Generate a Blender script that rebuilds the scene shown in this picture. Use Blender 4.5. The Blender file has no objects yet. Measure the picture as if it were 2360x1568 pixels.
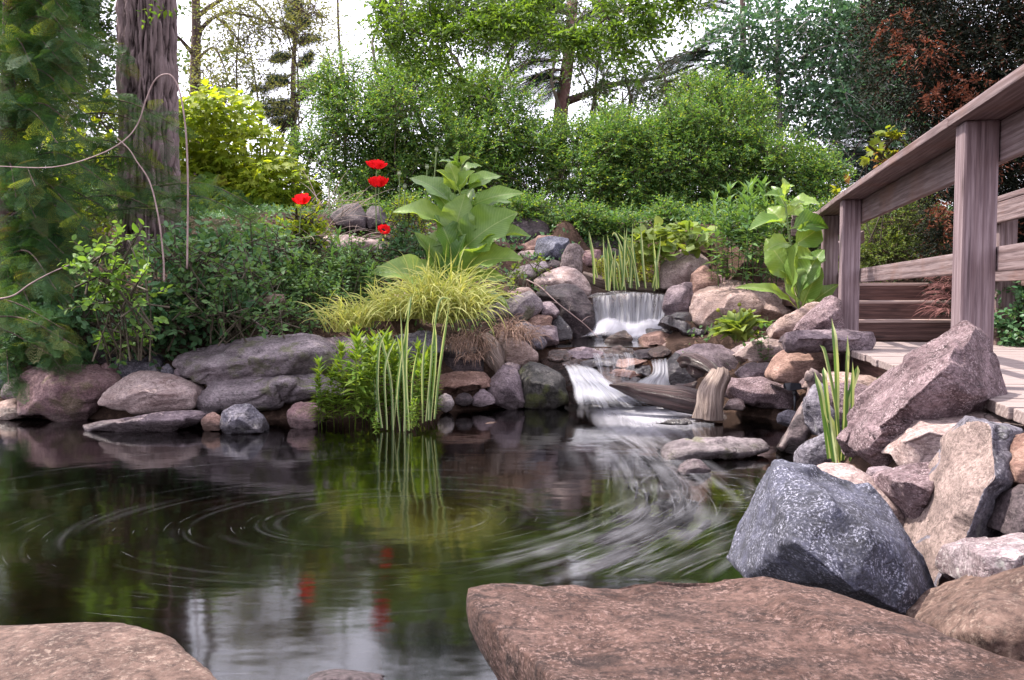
import bpy, bmesh, math, random
import numpy as np
from mathutils import Vector, Matrix, Quaternion

# ------------------------------------------------------------------ camera, sky, sun, exposure
SC = bpy.context.scene
COL = SC.collection
LENS, CAMZ = 30.0, 1.0
F = LENS / 36.0 * 2360.0
PITCH = math.atan(104.0 / F)
cam_d = bpy.data.cameras.new('camera'); cam_d.lens = LENS; cam_d.sensor_width = 36.0
cam_d.clip_start = 0.05; cam_d.clip_end = 400
cam = bpy.data.objects.new('camera', cam_d); COL.objects.link(cam)
cam.location = (0, 0, CAMZ); cam.rotation_euler = (math.pi / 2 - PITCH, 0, 0)
SC.camera = cam

SUN_TO = Vector((-0.47, 0.16, 0.87)).normalized()
world = bpy.data.worlds.new("World"); SC.world = world; world.use_nodes = True
wn = world.node_tree; bgn = wn.nodes['Background']
sky = wn.nodes.new('ShaderNodeTexSky'); sky.sky_type = 'NISHITA'; sky.sun_disc = False
sky.sun_elevation = math.asin(SUN_TO.z); sky.sun_rotation = math.atan2(SUN_TO.x, SUN_TO.y)
sky.altitude = 200; sky.air_density = 1.0; sky.dust_density = 5.0; sky.ozone_density = 1.0
# a bright thin overcast veil over the blue, even in every direction
veil = wn.nodes.new('ShaderNodeMixRGB'); veil.inputs[0].default_value = 0.7; veil.inputs[2].default_value = (7.3, 6.95, 7.8, 1)
wn.links.new(sky.outputs[0], veil.inputs[1]); wn.links.new(veil.outputs[0], bgn.inputs[0]); bgn.inputs[1].default_value = 0.15
sun_d = bpy.data.lights.new('sun', 'SUN'); sun_d.energy = 3.9; sun_d.angle = math.radians(0.6); sun_d.color = (1.0, 0.93, 0.84)
sun = bpy.data.objects.new('sun', sun_d); COL.objects.link(sun)
sun.rotation_euler = (-SUN_TO).to_track_quat('-Z', 'Y').to_euler()
SC.view_settings.view_transform = 'Standard'; SC.view_settings.look = 'None'
SC.view_settings.exposure = 1.6; SC.view_settings.gamma = 1.0; SC.view_settings.use_curve_mapping = False
SC.cycles.use_denoising = True
SC.cycles.max_bounces = 8; SC.cycles.diffuse_bounces = 4; SC.cycles.glossy_bounces = 3
SC.cycles.transmission_bounces = 4; SC.cycles.transparent_max_bounces = 12
SC.cycles.caustics_reflective = False; SC.cycles.caustics_refractive = False
SC.cycles.sample_clamp_indirect = 4.0

# ------------------------------------------------------------------ helpers: picture point -> place
cp, sp = math.cos(PITCH), math.sin(PITCH)
def ray(x, y):
    a, b = (x - 1180.0) / F, -(y - 784.0) / F
    return np.array([a, cp + b * sp, -sp + b * cp])
def FY(Y): return Y * 1.5 if Y >= 11.5 else Y     # the hedge and the trees behind it stand farther off than the rocks suggest
def P(x, y, Y):
    Y = FY(Y); d = ray(x, y); return np.array([0, 0, CAMZ]) + d * (Y / d[1])
def Pz(x, y, z):
    d = ray(x, y); return np.array([0, 0, CAMZ]) + d * ((z - CAMZ) / d[2])
def px(Y): return FY(Y) / F          # metres per picture unit at distance Y

rng = np.random.default_rng(7)
def R(a, b, n=None): return rng.uniform(min(a, b), max(a, b), n)
def unit(v):
    v = np.asarray(v, float); return v / np.maximum(np.linalg.norm(v, axis=-1, keepdims=True), 1e-9)

# value noise, vectorised
def _h(i, j, k, s):
    n = (i * 374761393 + j * 668265263 + k * 2147483647 + s * 1274126177) & 0xffffffff
    n = ((n ^ (n >> 13)) * 1274126177) & 0xffffffff
    n = n ^ (n >> 16)
    return (n & 0xffff) / 32767.5 - 1.0
def vnoise(p, s=0):
    p = np.asarray(p, float); f = np.floor(p).astype(np.int64); t = p - f; t = t * t * (3 - 2 * t)
    i, j, k = f[:, 0], f[:, 1], f[:, 2]; u, v, w = t[:, 0], t[:, 1], t[:, 2]
    def L(a, b, t): return a + (b - a) * t
    return L(L(L(_h(i, j, k, s), _h(i+1, j, k, s), u), L(_h(i, j+1, k, s), _h(i+1, j+1, k, s), u), v),
             L(L(_h(i, j, k+1, s), _h(i+1, j, k+1, s), u), L(_h(i, j+1, k+1, s), _h(i+1, j+1, k+1, s), u), v), w)
def fbm(p, o=4, s=0, g=0.5):
    r = 0; a = 1.0; q = np.asarray(p, float)
    for i in range(o):
        r = r + a * vnoise(q, s + i); a *= g; q = q * 2.03 + 11.7
    return r
def ridged(p, o=4, s=0):
    r = 0; a = 1.0; q = np.asarray(p, float)
    for i in range(o):
        r = r + a * (1 - 2 * np.abs(vnoise(q, s + i))); a *= 0.5; q = q * 2.1 + 5.3
    return r
def sstep(a, b, x):
    t = np.clip((x - a) / (b - a), 0, 1); return t * t * (3 - 2 * t)

# ------------------------------------------------------------------ helpers: objects
BASE = {}
def tag(o, label=None, cat=None, group=None, kind=None):
    if label: o['label'] = label
    if cat: o['category'] = cat
    if group: o['group'] = group
    if kind: o['kind'] = kind
    return o
def thing(name, label, cat, loc, group=None):
    o = bpy.data.objects.new(name, None); COL.objects.link(o)
    o.empty_display_size = 0.1
    o.location = tuple(loc); BASE[o.name] = np.array(loc, float)
    return tag(o, label, cat, group)
def link(name, me, parent=None, base=None, mat=None):
    o = bpy.data.objects.new(name, me); COL.objects.link(o)
    if mat is not None and not me.materials: me.materials.append(mat)
    if parent is not None:
        o.parent = parent; BASE[o.name] = BASE[parent.name]
    else:
        b = np.array(base if base is not None else (0, 0, 0), float)
        o.location = tuple(b); BASE[o.name] = b
    return o
def arrmesh(name, V, T, smooth=False, attrs=None, uv=None):
    V = np.asarray(V, np.float32); T = np.asarray(T, np.int32); n = T.shape[1]
    me = bpy.data.meshes.new(name)
    me.vertices.add(len(V)); me.vertices.foreach_set('co', V.ravel())
    me.loops.add(T.size); me.loops.foreach_set('vertex_index', T.ravel())
    me.polygons.add(len(T)); me.polygons.foreach_set('loop_start', np.arange(len(T), dtype=np.int32) * n)
    try: me.polygons.foreach_set('loop_total', np.full(len(T), n, np.int32))
    except Exception: pass
    if smooth: me.polygons.foreach_set('use_smooth', np.ones(len(T), bool))
    me.update(calc_edges=True)
    if attrs:
        for k, a in attrs.items():
            at = me.attributes.new(k, 'FLOAT', 'POINT'); at.data.foreach_set('value', np.asarray(a, np.float32))
    if uv is not None:
        u = me.uv_layers.new(name='UVMap'); u.data.foreach_set('uv', np.asarray(uv, np.float32)[T.ravel()].ravel())
    return me
def solid(name, V, T, mat, parent=None, smooth=True, attrs=None, uv=None, base=None):
    """one mesh object from world-space arrays"""
    V = np.asarray(V, float)
    if parent is not None: b = BASE[parent.name]
    else: b = np.array([V[:, 0].mean(), V[:, 1].mean(), V[:, 2].min()]) if base is None else np.array(base)
    return link(name, arrmesh(name, V - b, T, smooth, attrs, uv), parent, b, mat)

def tube(path, rad, n=6, cap=True):
    path = np.asarray(path, float); m = len(path); rad = np.broadcast_to(np.asarray(rad, float), (m,))
    t = unit(np.gradient(path, axis=0)); ref = np.array([0.31, 0.2, 0.93])
    if abs(np.dot(unit(path[-1] - path[0]), ref)) > 0.9: ref = np.array([0.9, 0.3, 0.1])
    a = unit(np.cross(t, ref)); b = np.cross(t, a)
    th = np.linspace(0, 2 * np.pi, n, endpoint=False)
    V = path[:, None] + rad[:, None, None] * (np.cos(th)[None, :, None] * a[:, None] + np.sin(th)[None, :, None] * b[:, None])
    V = V.reshape(-1, 3); i = np.arange(m - 1)[:, None] * n; j = np.arange(n)[None]; j2 = (j + 1) % n
    Q = np.stack([i + j, i + j2, i + n + j2, i + n + j], -1).reshape(-1, 4)
    T = np.concatenate([Q[:, [0, 1, 2]], Q[:, [0, 2, 3]]])
    if cap:
        V = np.vstack([V, path[:1], path[-1:]]); c0, c1 = len(V) - 2, len(V) - 1; k = np.arange(n); k2 = (k + 1) % n
        T = np.concatenate([T, np.stack([k2, k, np.full(n, c0)], -1), np.stack([(m-1)*n + k, (m-1)*n + k2, np.full(n, c1)], -1)])
    return V, T
def join(parts):
    Vs, Ts, o = [], [], 0
    for V, T in parts:
        Vs.append(V); Ts.append(T + o); o += len(V)
    return np.vstack(Vs), np.vstack(Ts)
def spline(pts, n=24):
    p = np.asarray(pts, float); m = len(p)
    q = np.vstack([2 * p[0] - p[1], p, 2 * p[-1] - p[-2]]); out = []
    per = max(2, n // (m - 1))
    for i in range(m - 1):
        a, b, c, d = q[i], q[i+1], q[i+2], q[i+3]
        for t in np.linspace(0, 1, per, endpoint=False):
            out.append(0.5 * ((2*b) + (c-a)*t + (2*a-5*b+4*c-d)*t*t + (3*b-a-3*c+d)*t**3))
    out.append(p[-1]); return np.array(out)
def PP(*pts): return [P(*p) for p in pts]

# ------------------------------------------------------------------ materials
class NT:
    def __init__(s, name):
        s.m = bpy.data.materials.new(name); s.m.use_nodes = True; s.t = s.m.node_tree
        s.t.nodes.clear(); s.out = s.n('OutputMaterial')
    def n(s, ty, **k):
        nd = s.t.nodes.new('ShaderNode' + ty)
        for a, v in k.items(): setattr(nd, a, v)
        return nd
    def l(s, a, b): s.t.links.new(a, b)
    def val(s, sock, v):
        if hasattr(v, 'is_linked'): s.l(v, sock)
        else: sock.default_value = (*v, 1) if isinstance(v, tuple) and len(v) == 3 and sock.type == 'RGBA' else v
    def noise(s, co, scale, detail=4, rough=0.55, dist=0.0):
        q = s.n('TexNoise'); s.l(co, q.inputs['Vector']); q.inputs['Scale'].default_value = scale
        q.inputs['Detail'].default_value = detail; q.inputs['Roughness'].default_value = rough; q.inputs['Distortion'].default_value = dist
        return q.outputs['Fac']
    def ramp(s, f, *stops):
        q = s.n('ValToRGB'); s.l(f, q.inputs[0]); e = q.color_ramp.elements
        while len(e) < len(stops): e.new(0.5)
        for k, (p, c) in enumerate(stops):
            e[k].position = p; e[k].color = (*c, 1) if isinstance(c, tuple) else (c, c, c, 1)
        return q.outputs[0]
    def mix(s, f, a, b, mode='MIX'):
        q = s.n('MixRGB', blend_type=mode); s.val(q.inputs[0], f); s.val(q.inputs[1], a); s.val(q.inputs[2], b); return q.outputs[0]
    def math(s, op, a, b=0.0, clamp=False):
        q = s.n('Math', operation=op, use_clamp=clamp); s.val(q.inputs[0], a); s.val(q.inputs[1], b); return q.outputs[0]
    def mapping(s, co, scale=(1, 1, 1), rot=(0, 0, 0)):
        q = s.n('Mapping'); s.l(co, q.inputs[0]); q.inputs['Scale'].default_value = scale; q.inputs['Rotation'].default_value = rot; return q.outputs[0]
    def bump(s, h, st, dist=0.02, nrm=None):
        q = s.n('Bump'); s.l(h, q.inputs['Height']); q.inputs['Strength'].default_value = st; q.inputs['Distance'].default_value = dist
        if nrm is not None: s.l(nrm, q.inputs['Normal'])
        return q.outputs[0]
    def objco(s):
        tc = s.n('TexCoord'); oi = s.n('ObjectInfo'); m = s.math('MULTIPLY', oi.outputs['Random'], 37.0)
        v = s.n('VectorMath', operation='ADD'); s.l(tc.outputs['Object'], v.inputs[0]); s.l(m, v.inputs[1]); return v.outputs[0]
    def pbsdf(s, col, rough=0.6, spec=0.4, nrm=None, final=True):
        b = s.n('BsdfPrincipled'); s.val(b.inputs['Base Color'], col); s.val(b.inputs['Roughness'], rough)
        s.val(b.inputs['Specular IOR Level'], spec)
        if nrm is not None: s.l(nrm, b.inputs['Normal'])
        if final: s.l(b.outputs[0], s.out.inputs[0])
        return b.outputs[0]

def tone(c, k=0.22, m=0.76):
    g = (c[0] + c[1] + c[2]) / 3; return tuple(m * h * (v * (1 - k) + g * t * k) for v, t, h in zip(c, (1.04, 0.93, 1.05), (1.0, 0.965, 1.0)))
def rock_mat(name, c1, c2, c3, speck=None, sp_amt=0.5, strat=(1, 1, 5), rot=(0.2, 0.3, 0), sc=5.0, moss=0.0, rough=0.8, wet=False, spec=0.2, bumpk=0.6, vein=None, lichen=0.0, crack=0.8):
    c1, c2, c3 = tone(c1), tone(c2), tone(c3)
    s = NT(name); co = s.objco()
    n1 = s.noise(co, sc, 9, 0.68, 0.5)
    col = s.mix(s.ramp(n1, (0.40, 0.0), (0.60, 1.0)), tuple(0.8 * v for v in c1), tuple(1.1 * v for v in c2))
    st = s.noise(s.mapping(co, strat, rot), sc * 1.3, 8, 0.66, 0.6)
    col = s.mix(s.ramp(st, (0.48, 0.0), (0.66, 0.85)), col, c3)
    fine = s.noise(s.mapping(co, (1, 1, 1 + 0.35 * (strat[2] - 1)), rot), sc * 9, 8, 0.78)
    col = s.mix(s.ramp(fine, (0.38, 0.75), (0.56, 0.0)), col, tuple(0.35 * v for v in c3) if not wet else tuple(0.5 * v for v in c1))
    if speck is not None:
        col = s.mix(s.math('MULTIPLY', s.ramp(s.noise(co, sc * 17, 4, 0.75), (0.52, 0.0), (0.62, 1.0)), s.math('MULTIPLY', s.ramp(s.noise(co, sc * 1.8, 5), (0.38, 0.12), (0.6, 1.0)), sp_amt)), col, speck)
    if vein is not None:
        col = s.mix(s.ramp(s.noise(s.mapping(co, (strat[0], strat[1], strat[2] * 1.6), rot), sc * 0.8, 5, 0.5, 1.0), (0.47, 0.0), (0.5, 0.8), (0.53, 0.0)), col, vein)
    ck = s.ramp(s.noise(s.mapping(co, (1, 1, 1.8), rot), sc * 0.6, 5, 0.5, 0.25), (0.490, 0.0), (0.5, 1.0), (0.510, 0.0)); ck = s.math('MULTIPLY', ck, s.ramp(s.noise(co, sc * 0.6, 3), (0.48, 0.0), (0.62, crack)))
    col = s.mix(ck, col, tuple(0.22 * v for v in c3))
    if lichen > 0:
        lm = s.math('MULTIPLY', s.ramp(s.noise(co, sc * 1.7, 6, 0.6), (0.6, 0.0), (0.68, 1.0)), lichen)
        col = s.mix(lm, col, (0.50, 0.50, 0.46))
    if moss > 0:
        geo = s.n('NewGeometry'); sx = s.n('SeparateXYZ'); s.l(geo.outputs['Normal'], sx.inputs[0])
        mm = s.math('MULTIPLY', s.ramp(s.noise(co, 4.5, 5, 0.6), (0.53, 0.0), (0.62, 1.0)), moss)
        col = s.mix(mm, col, s.mix(s.noise(co, 30, 3), (0.035, 0.05, 0.012), (0.12, 0.13, 0.02)))
    geo = s.n('NewGeometry'); sz = s.n('SeparateXYZ'); s.l(geo.outputs['Position'], sz.inputs[0])
    zz = s.math('ADD', sz.outputs[2], s.math('MULTIPLY', s.noise(co, 7, 3), -0.09))
    wetf = s.ramp(zz, (0.012, 1.0), (0.06, 0.0))
    col = s.mix(s.math('MULTIPLY', wetf, 0.6), col, (0.02, 0.016, 0.014))
    rg = s.math('SUBTRACT', rough, s.math('MULTIPLY', wetf, rough - 0.22))
    h = s.math('ADD', s.math('SUBTRACT', s.math('MULTIPLY', n1, 0.6), s.math('MULTIPLY', ck, 0.35)), s.math('ADD', s.math('MULTIPLY', st, 0.7), s.math('MULTIPLY', fine, 0.45)))
    nr = s.bump(h, bumpk, 0.045)
    s.pbsdf(col, rg, spec, nr); return s.m

def leaf_mat(name, c1, c2, trans=0.38, tcol=None, rough=0.5, spec=0.17, c3=None, p3=0.9):
    s = NT(name); at = s.n('Attribute'); at.attribute_name = 'rnd'; oi = s.n('ObjectInfo')
    f = s.math('FRACT', s.math('ADD', at.outputs['Fac'], oi.outputs['Random']))
    col = s.mix(f, c1, c2)
    if c3 is not None: col = s.mix(s.math('GREATER_THAN', f, p3), col, c3)
    tc = s.n('TexCoord'); nz = s.noise(tc.outputs['Object'], 45, 3)
    col = s.mix(s.ramp(nz, (0.3, 0.25), (0.7, 0.0)), col, tuple(0.5 * v for v in c1))
    b = s.pbsdf(col, rough, spec, final=False)
    t = s.n('BsdfTranslucent')
    s.l(s.mix(1.0, col, tcol or (1.9, 1.75, 0.7), 'MULTIPLY'), t.inputs[0])
    m = s.n('MixShader'); m.inputs[0].default_value = trans; s.l(b, m.inputs[1]); s.l(t.outputs[0], m.inputs[2]); s.l(m.outputs[0], s.out.inputs[0])
    return s.m

def plain(name, c1, c2, sc=20, rough=0.7, spec=0.3, bumpk=0.3, st=(1, 1, 1)):
    s = NT(name); co = s.mapping(s.objco(), st); n = s.noise(co, sc, 6, 0.65)
    s.pbsdf(s.mix(s.ramp(n, (0.35, 0.0), (0.65, 1.0)), c1, c2), rough, spec, s.bump(n, bumpk, 0.01)); return s.m

def wood_mat(name, c1, c2, c3, rough=0.75, stain=None):
    s = NT(name); co = s.objco()
    g = s.noise(s.mapping(co, (1.1, 24, 24)), 3.2, 8, 0.62, 0.25)
    w = s.n('TexWave', wave_type='RINGS', rings_direction='X'); s.l(s.mapping(co, (0.35, 7, 7)), w.inputs[0])
    w.inputs['Scale'].default_value = 1.6; w.inputs['Distortion'].default_value = 5.0; w.inputs['Detail'].default_value = 3; w.inputs['Detail Scale'].default_value = 1.2
    col = s.mix(s.ramp(g, (0.36, 0.0), (0.62, 1.0)), tuple(0.8 * v for v in c1), c2)
    col = s.mix(s.math('MULTIPLY', s.ramp(w.outputs['Fac'], (0.5, 0.0), (0.9, 1.0)), 0.5), col, c3)
    col = s.mix(s.ramp(s.noise(s.mapping(co, (0.6, 60, 60)), 3, 4, 0.7), (0.56, 0.0), (0.7, 0.7)), col, tuple(0.4 * v for v in c3))
    vo = s.n('TexVoronoi'); s.l(s.mapping(co, (1.0, 4.5, 4.5)), vo.inputs['Vector']); vo.inputs['Scale'].default_value = 1.5; kn = s.ramp(vo.outputs['Distance'], (0.05, 1.0), (0.13, 0.0)); col = s.mix(s.math('MULTIPLY', kn, 0.75), col, tuple(0.45 * v for v in c3))
    if stain: col = s.mix(s.ramp(s.noise(co, 2.6, 5), (0.5, 0.0), (0.7, 0.6)), col, stain)
    h = s.math('ADD', g, s.math('MULTIPLY', w.outputs['Fac'], 0.4))
    s.pbsdf(col, rough, 0.25, s.bump(h, 0.45, 0.008)); return s.m

# ------------------------------------------------------------------ ground
SHORE = np.array([(-9, 6.95), (-4.2, 6.95), (-2.4, 6.75), (-1.3, 6.9), (-0.6, 7.3), (0.2, 7.7), (0.9, 7.75), (1.85, 7.25), (2.25, 6.7), (2.12, 5.7),
                  (1.75, 4.8), (1.35, 3.8), (1.1, 3.0), (1.0, 2.3), (0.8, 1.5), (0.2, 1.15), (-1.2, 1.35), (-3, 1.2), (-9, 1.2)])
def shore_d(x, y):
    d = np.full(x.shape, 1e9); ins = np.zeros(x.shape, bool); n = len(SHORE)
    for i in range(n):
        a, b = SHORE[i], SHORE[(i + 1) % n]; e = b - a
        t = np.clip(((x - a[0]) * e[0] + (y - a[1]) * e[1]) / (e @ e), 0, 1)
        d = np.minimum(d, np.hypot(x - a[0] - t * e[0], y - a[1] - t * e[1]))
        c = ((a[1] > y) != (b[1] > y)) & (x < (b[0] - a[0]) * (y - a[1]) / (b[1] - a[1] + 1e-12) + a[0]); ins ^= c
    return np.where(ins, -d, d)
def ground(x, y):
    x = np.asarray(x, float); y = np.asarray(y, float); d = shore_d(x, y); dd = np.maximum(d, 0)
    bank = 0.30 * sstep(0, 0.45, dd) + 0.52 * np.minimum(dd, 3.1) + 0.065 * np.minimum(np.maximum(dd - 3.1, 0), 8)
    low = 0.28 * sstep(0, 0.5, dd) + 0.03 * np.minimum(dd, 3)
    wr = sstep(0.0, 0.4, x - (0.9 + 0.17 * y)) * (1 - sstep(7.2, 8.6, y))
    wn_ = 1 - sstep(0.5, 1.6, y)
    h = bank * (1 - np.maximum(wr, wn_)) + low * np.maximum(wr, wn_)
    ws = sstep(2.5, 2.9, x) * (1 - sstep(4.6, 5.2, x)) * sstep(6.8, 7.3, y) * (1 - sstep(9.5, 12.5, y))
    h = h * (1 - ws) + np.minimum(h, 0.42 + 0.6 * np.clip(y - 7.4, 0, 0.95)) * ws
    cx = np.interp(y, [7.4, 8.6, 9.3, 10.6], [0.75, 1.0, 1.3, 1.35]); wc = (1 - sstep(0.35, 0.75, np.abs(x - cx))) * sstep(7.4, 7.6, y) * (1 - sstep(10.4, 11.2, y))
    ch = np.interp(y, [7.5, 7.8, 8.5, 9.1, 9.35, 10.4, 11], [-0.3, -0.1, 0.32, 0.40, 0.80, 0.88, 1.3])
    h = h * (1 - wc) + np.minimum(h, ch) * wc
    h = np.where(d < 0, -0.02 - 0.42 * sstep(0, 0.7, -d), h)
    q = np.stack([x, y, np.zeros_like(x)], -1).reshape(-1, 3)
    return h + (0.05 * fbm(q * 1.7, 4) * np.clip(np.abs(d.reshape(-1)) * 2, 0.15, 1)).reshape(x.shape)
def gz(x, y): return float(ground(np.array([x]), np.array([y]))[0])

s = NT('soil'); tc = s.n('TexCoord'); co = tc.outputs['Object']
n1 = s.noise(co, 3, 8, 0.65); n2 = s.noise(co, 24, 8, 0.75)
c = s.mix(s.ramp(n1, (0.35, 0.0), (0.65, 1.0)), (0.035, 0.022, 0.016), (0.075, 0.046, 0.036))
c = s.mix(s.ramp(n2, (0.52, 0.0), (0.7, 0.8)), c, (0.16, 0.10, 0.075))
s.pbsdf(c, 0.95, 0.1, s.bump(n2, 0.9, 0.03)); M_SOIL = s.m
MOUND, CUT = [], []
def with_mounds(X, Y, Z):
    d = shore_d(X, Y)
    for cx, cy, rx, ry, zt in MOUND:
        q = np.hypot((X - cx) / rx, (Y - cy) / ry); out = np.maximum(q - 0.75, 0) * min(rx, ry)
        Z = np.where(d > 0.0, np.maximum(Z, zt - 4.0 * out), Z)
    for cx, yf, hw, th, zb in CUT:
        sx_ = cx * Y / yf; out = np.maximum(np.abs(X - sx_) - hw * Y / yf, 0); inn = (Y > yf - 1.4) & (Y < yf + 0.75 * th)
        lim = CAMZ + (zb - CAMZ) * np.minimum(Y / yf, 1.0) + 1.5 * out + 0.25 * np.maximum(Y - yf, 0)
        Z = np.where(inn & (d > -0.05), np.minimum(Z, lim), Z)
    return Z
def ground_sheet():
    xs = np.concatenate([-np.geomspace(160, 8, 14), np.linspace(-7, 6.5, 150), np.geomspace(7.5, 160, 14)])
    ys = np.concatenate([-np.geomspace(100, 1.5, 8), np.linspace(-1, 13.5, 160), np.geomspace(14.5, 220, 16)])
    X, Y = np.meshgrid(xs, ys); Z = with_mounds(X, Y, ground(X, Y)); nx, ny = len(xs), len(ys)
    V = np.stack([X, Y, Z], -1).reshape(-1, 3); i = np.arange(ny - 1)[:, None] * nx + np.arange(nx - 1)[None]
    T = np.stack([i, i + 1, i + nx + 1, i + nx], -1).reshape(-1, 4)
    tag(solid('ground', V, T, M_SOIL, base=(0, 0, 0)), kind='structure')


# ------------------------------------------------------------------ pond water
s = NT('pond_water'); geo = s.n('NewGeometry'); pos = geo.outputs['Position']
fr = s.n('Fresnel'); fr.inputs['IOR'].default_value = 1.46
gl = s.n('BsdfGlossy'); gl.inputs['Roughness'].default_value = 0.075; gl.inputs['Color'].default_value = (1, 1, 1, 1)
rp = s.noise(s.mapping(pos, (1.0, 1.8, 1)), 2.2, 3, 0.5)
nr = s.bump(rp, 0.05, 0.05); s.l(nr, gl.inputs['Normal']); s.l(nr, fr.inputs['Normal'])
tr = s.n('BsdfTransparent'); tr.inputs[0].default_value = (0.20, 0.135, 0.135, 1)
mx = s.n('MixShader'); s.l(s.math('MULTIPLY', fr.outputs[0], 1.15, True), mx.inputs[0]); s.l(tr.outputs[0], mx.inputs[1]); s.l(gl.outputs[0], mx.inputs[2]); s.l(mx.outputs[0], s.out.inputs[0])
M_POND = s.m
nx, ny = 40, 40
X, Y = np.meshgrid(np.linspace(-8.5, 2.6, nx), np.linspace(0.6, 8.0, ny))
V = np.stack([X, Y, 0 * X], -1).reshape(-1, 3); i = np.arange(ny - 1)[:, None] * nx + np.arange(nx - 1)[None]
tag(solid('pond_water', V, np.stack([i, i + 1, i + nx + 1, i + nx], -1).reshape(-1, 4), M_POND, base=(0, 0, 0)), kind='structure')

# ------------------------------------------------------------------ rocks
RM = dict(
 pink=rock_mat('pink_granite', (0.26, 0.145, 0.14), (0.36, 0.22, 0.21), (0.17, 0.085, 0.085), (0.5, 0.36, 0.34), 0.4, (1, 1, 2.5), moss=0.35),
 pale=rock_mat('pale_gneiss', (0.42, 0.31, 0.27), (0.50, 0.39, 0.34), (0.27, 0.17, 0.14), (0.6, 0.5, 0.45), 0.4, (1, 1, 4), bumpk=0.5),
 grey=rock_mat('grey_gneiss', (0.24, 0.20, 0.205), (0.36, 0.305, 0.305), (0.13, 0.105, 0.11), (0.5, 0.44, 0.43), 0.35, (0.7, 0.7, 4), (0.1, -0.15, 0), moss=0.5, lichen=0.15),
 mauve=rock_mat('mauve_stone', (0.22, 0.165, 0.18), (0.31, 0.24, 0.25), (0.13, 0.09, 0.10), (0.45, 0.38, 0.38), 0.35, (1, 1, 3)),
 tan=rock_mat('tan_sandstone', (0.42, 0.29, 0.22), (0.50, 0.37, 0.30), (0.25, 0.15, 0.11), (0.58, 0.47, 0.4), 0.3, (1, 1, 4)),
 orange=rock_mat('rust_sandstone', (0.33, 0.18, 0.12), (0.44, 0.27, 0.19), (0.17, 0.08, 0.055), (0.5, 0.35, 0.28), 0.3, (1, 1, 4), (0.1, 0.1, 0)),
 blue=rock_mat('dark_blue_stone', (0.028, 0.033, 0.060), (0.062, 0.070, 0.118), (0.018, 0.020, 0.037), (0.42, 0.42, 0.52), 0.75, (1, 1, 1.4), (0.5, 0.7, 0), sc=8, spec=0.4, rough=0.62, bumpk=0.55),
 bluegrey=rock_mat('blue_grey_stone', (0.14, 0.135, 0.165), (0.23, 0.22, 0.25), (0.07, 0.065, 0.085), (0.45, 0.43, 0.47), 0.45, (1, 1, 2.5), (0.4, 0.4, 0), lichen=0.3),
 dark=rock_mat('dark_stone', (0.055, 0.042, 0.045), (0.12, 0.09, 0.092), (0.03, 0.022, 0.025), (0.25, 0.2, 0.2), 0.3, (1, 1, 3), rough=0.6),
 wet=rock_mat('wet_stone', (0.035, 0.026, 0.03), (0.07, 0.052, 0.056), (0.018, 0.013, 0.016), None, 0, (1, 1, 3), rough=0.22, spec=0.6, wet=True),
 wetrust=rock_mat('wet_rust_stone', (0.085, 0.042, 0.028), (0.17, 0.092, 0.06), (0.035, 0.02, 0.016), (0.35, 0.24, 0.18), 0.25, (1, 1, 5), rough=0.2, spec=0.6, wet=True, sc=7, bumpk=0.9),
 moss=rock_mat('mossy_dark_stone', (0.045, 0.045, 0.036), (0.10, 0.095, 0.082), (0.028, 0.028, 0.022), (0.3, 0.26, 0.24), 0.3, (1, 1, 0.4), rough=0.6, moss=0.5, lichen=0.12),
 slab=rock_mat('brown_slab_stone', (0.14, 0.068, 0.044), (0.23, 0.13, 0.092), (0.045, 0.03, 0.026), (0.42, 0.28, 0.25), 0.55, (1, 2.2, 1), (0, 0, 0.2), sc=6.5, bumpk=0.9, crack=0.0),
 slabl=rock_mat('buff_slab_stone', (0.145, 0.085, 0.058), (0.20, 0.125, 0.088), (0.075, 0.043, 0.033), (0.45, 0.36, 0.3), 0.3, (1, 1, 1), sc=4, bumpk=0.6, crack=0.0),
 pinkr=rock_mat('rough_pink_granite', (0.24, 0.155, 0.16), (0.36, 0.25, 0.255), (0.12, 0.07, 0.075), (0.62, 0.5, 0.52), 0.7, (1, 1, 2), (0.6, 0.5, 0), sc=7, bumpk=0.9),
 lich=rock_mat('lichened_granite', (0.36, 0.26, 0.255), (0.5, 0.42, 0.42), (0.17, 0.11, 0.12), (0.7, 0.66, 0.65), 0.6, (1, 1, 1.5), sc=8, lichen=0.7, bumpk=0.8),
 tanf=rock_mat('tan_side_stone', (0.27, 0.20, 0.165), (0.36, 0.27, 0.22), (0.17, 0.12, 0.10), (0.5, 0.4, 0.35), 0.4, (1, 1, 1.3), sc=9, bumpk=0.5),
 pebble=rock_mat('pale_pebble', (0.36, 0.31, 0.28), (0.44, 0.39, 0.36), (0.26, 0.21, 0.19), (0.5, 0.45, 0.42), 0.3, (1, 1, 1), sc=8, bumpk=0.25),
 slate=rock_mat('striped_slate', (0.25, 0.19, 0.17), (0.36, 0.29, 0.265), (0.14, 0.10, 0.09), None, 0, (3.5, 3.5, 0.5), (0, 0.1, 0), sc=6),
)
PENDING = []
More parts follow.
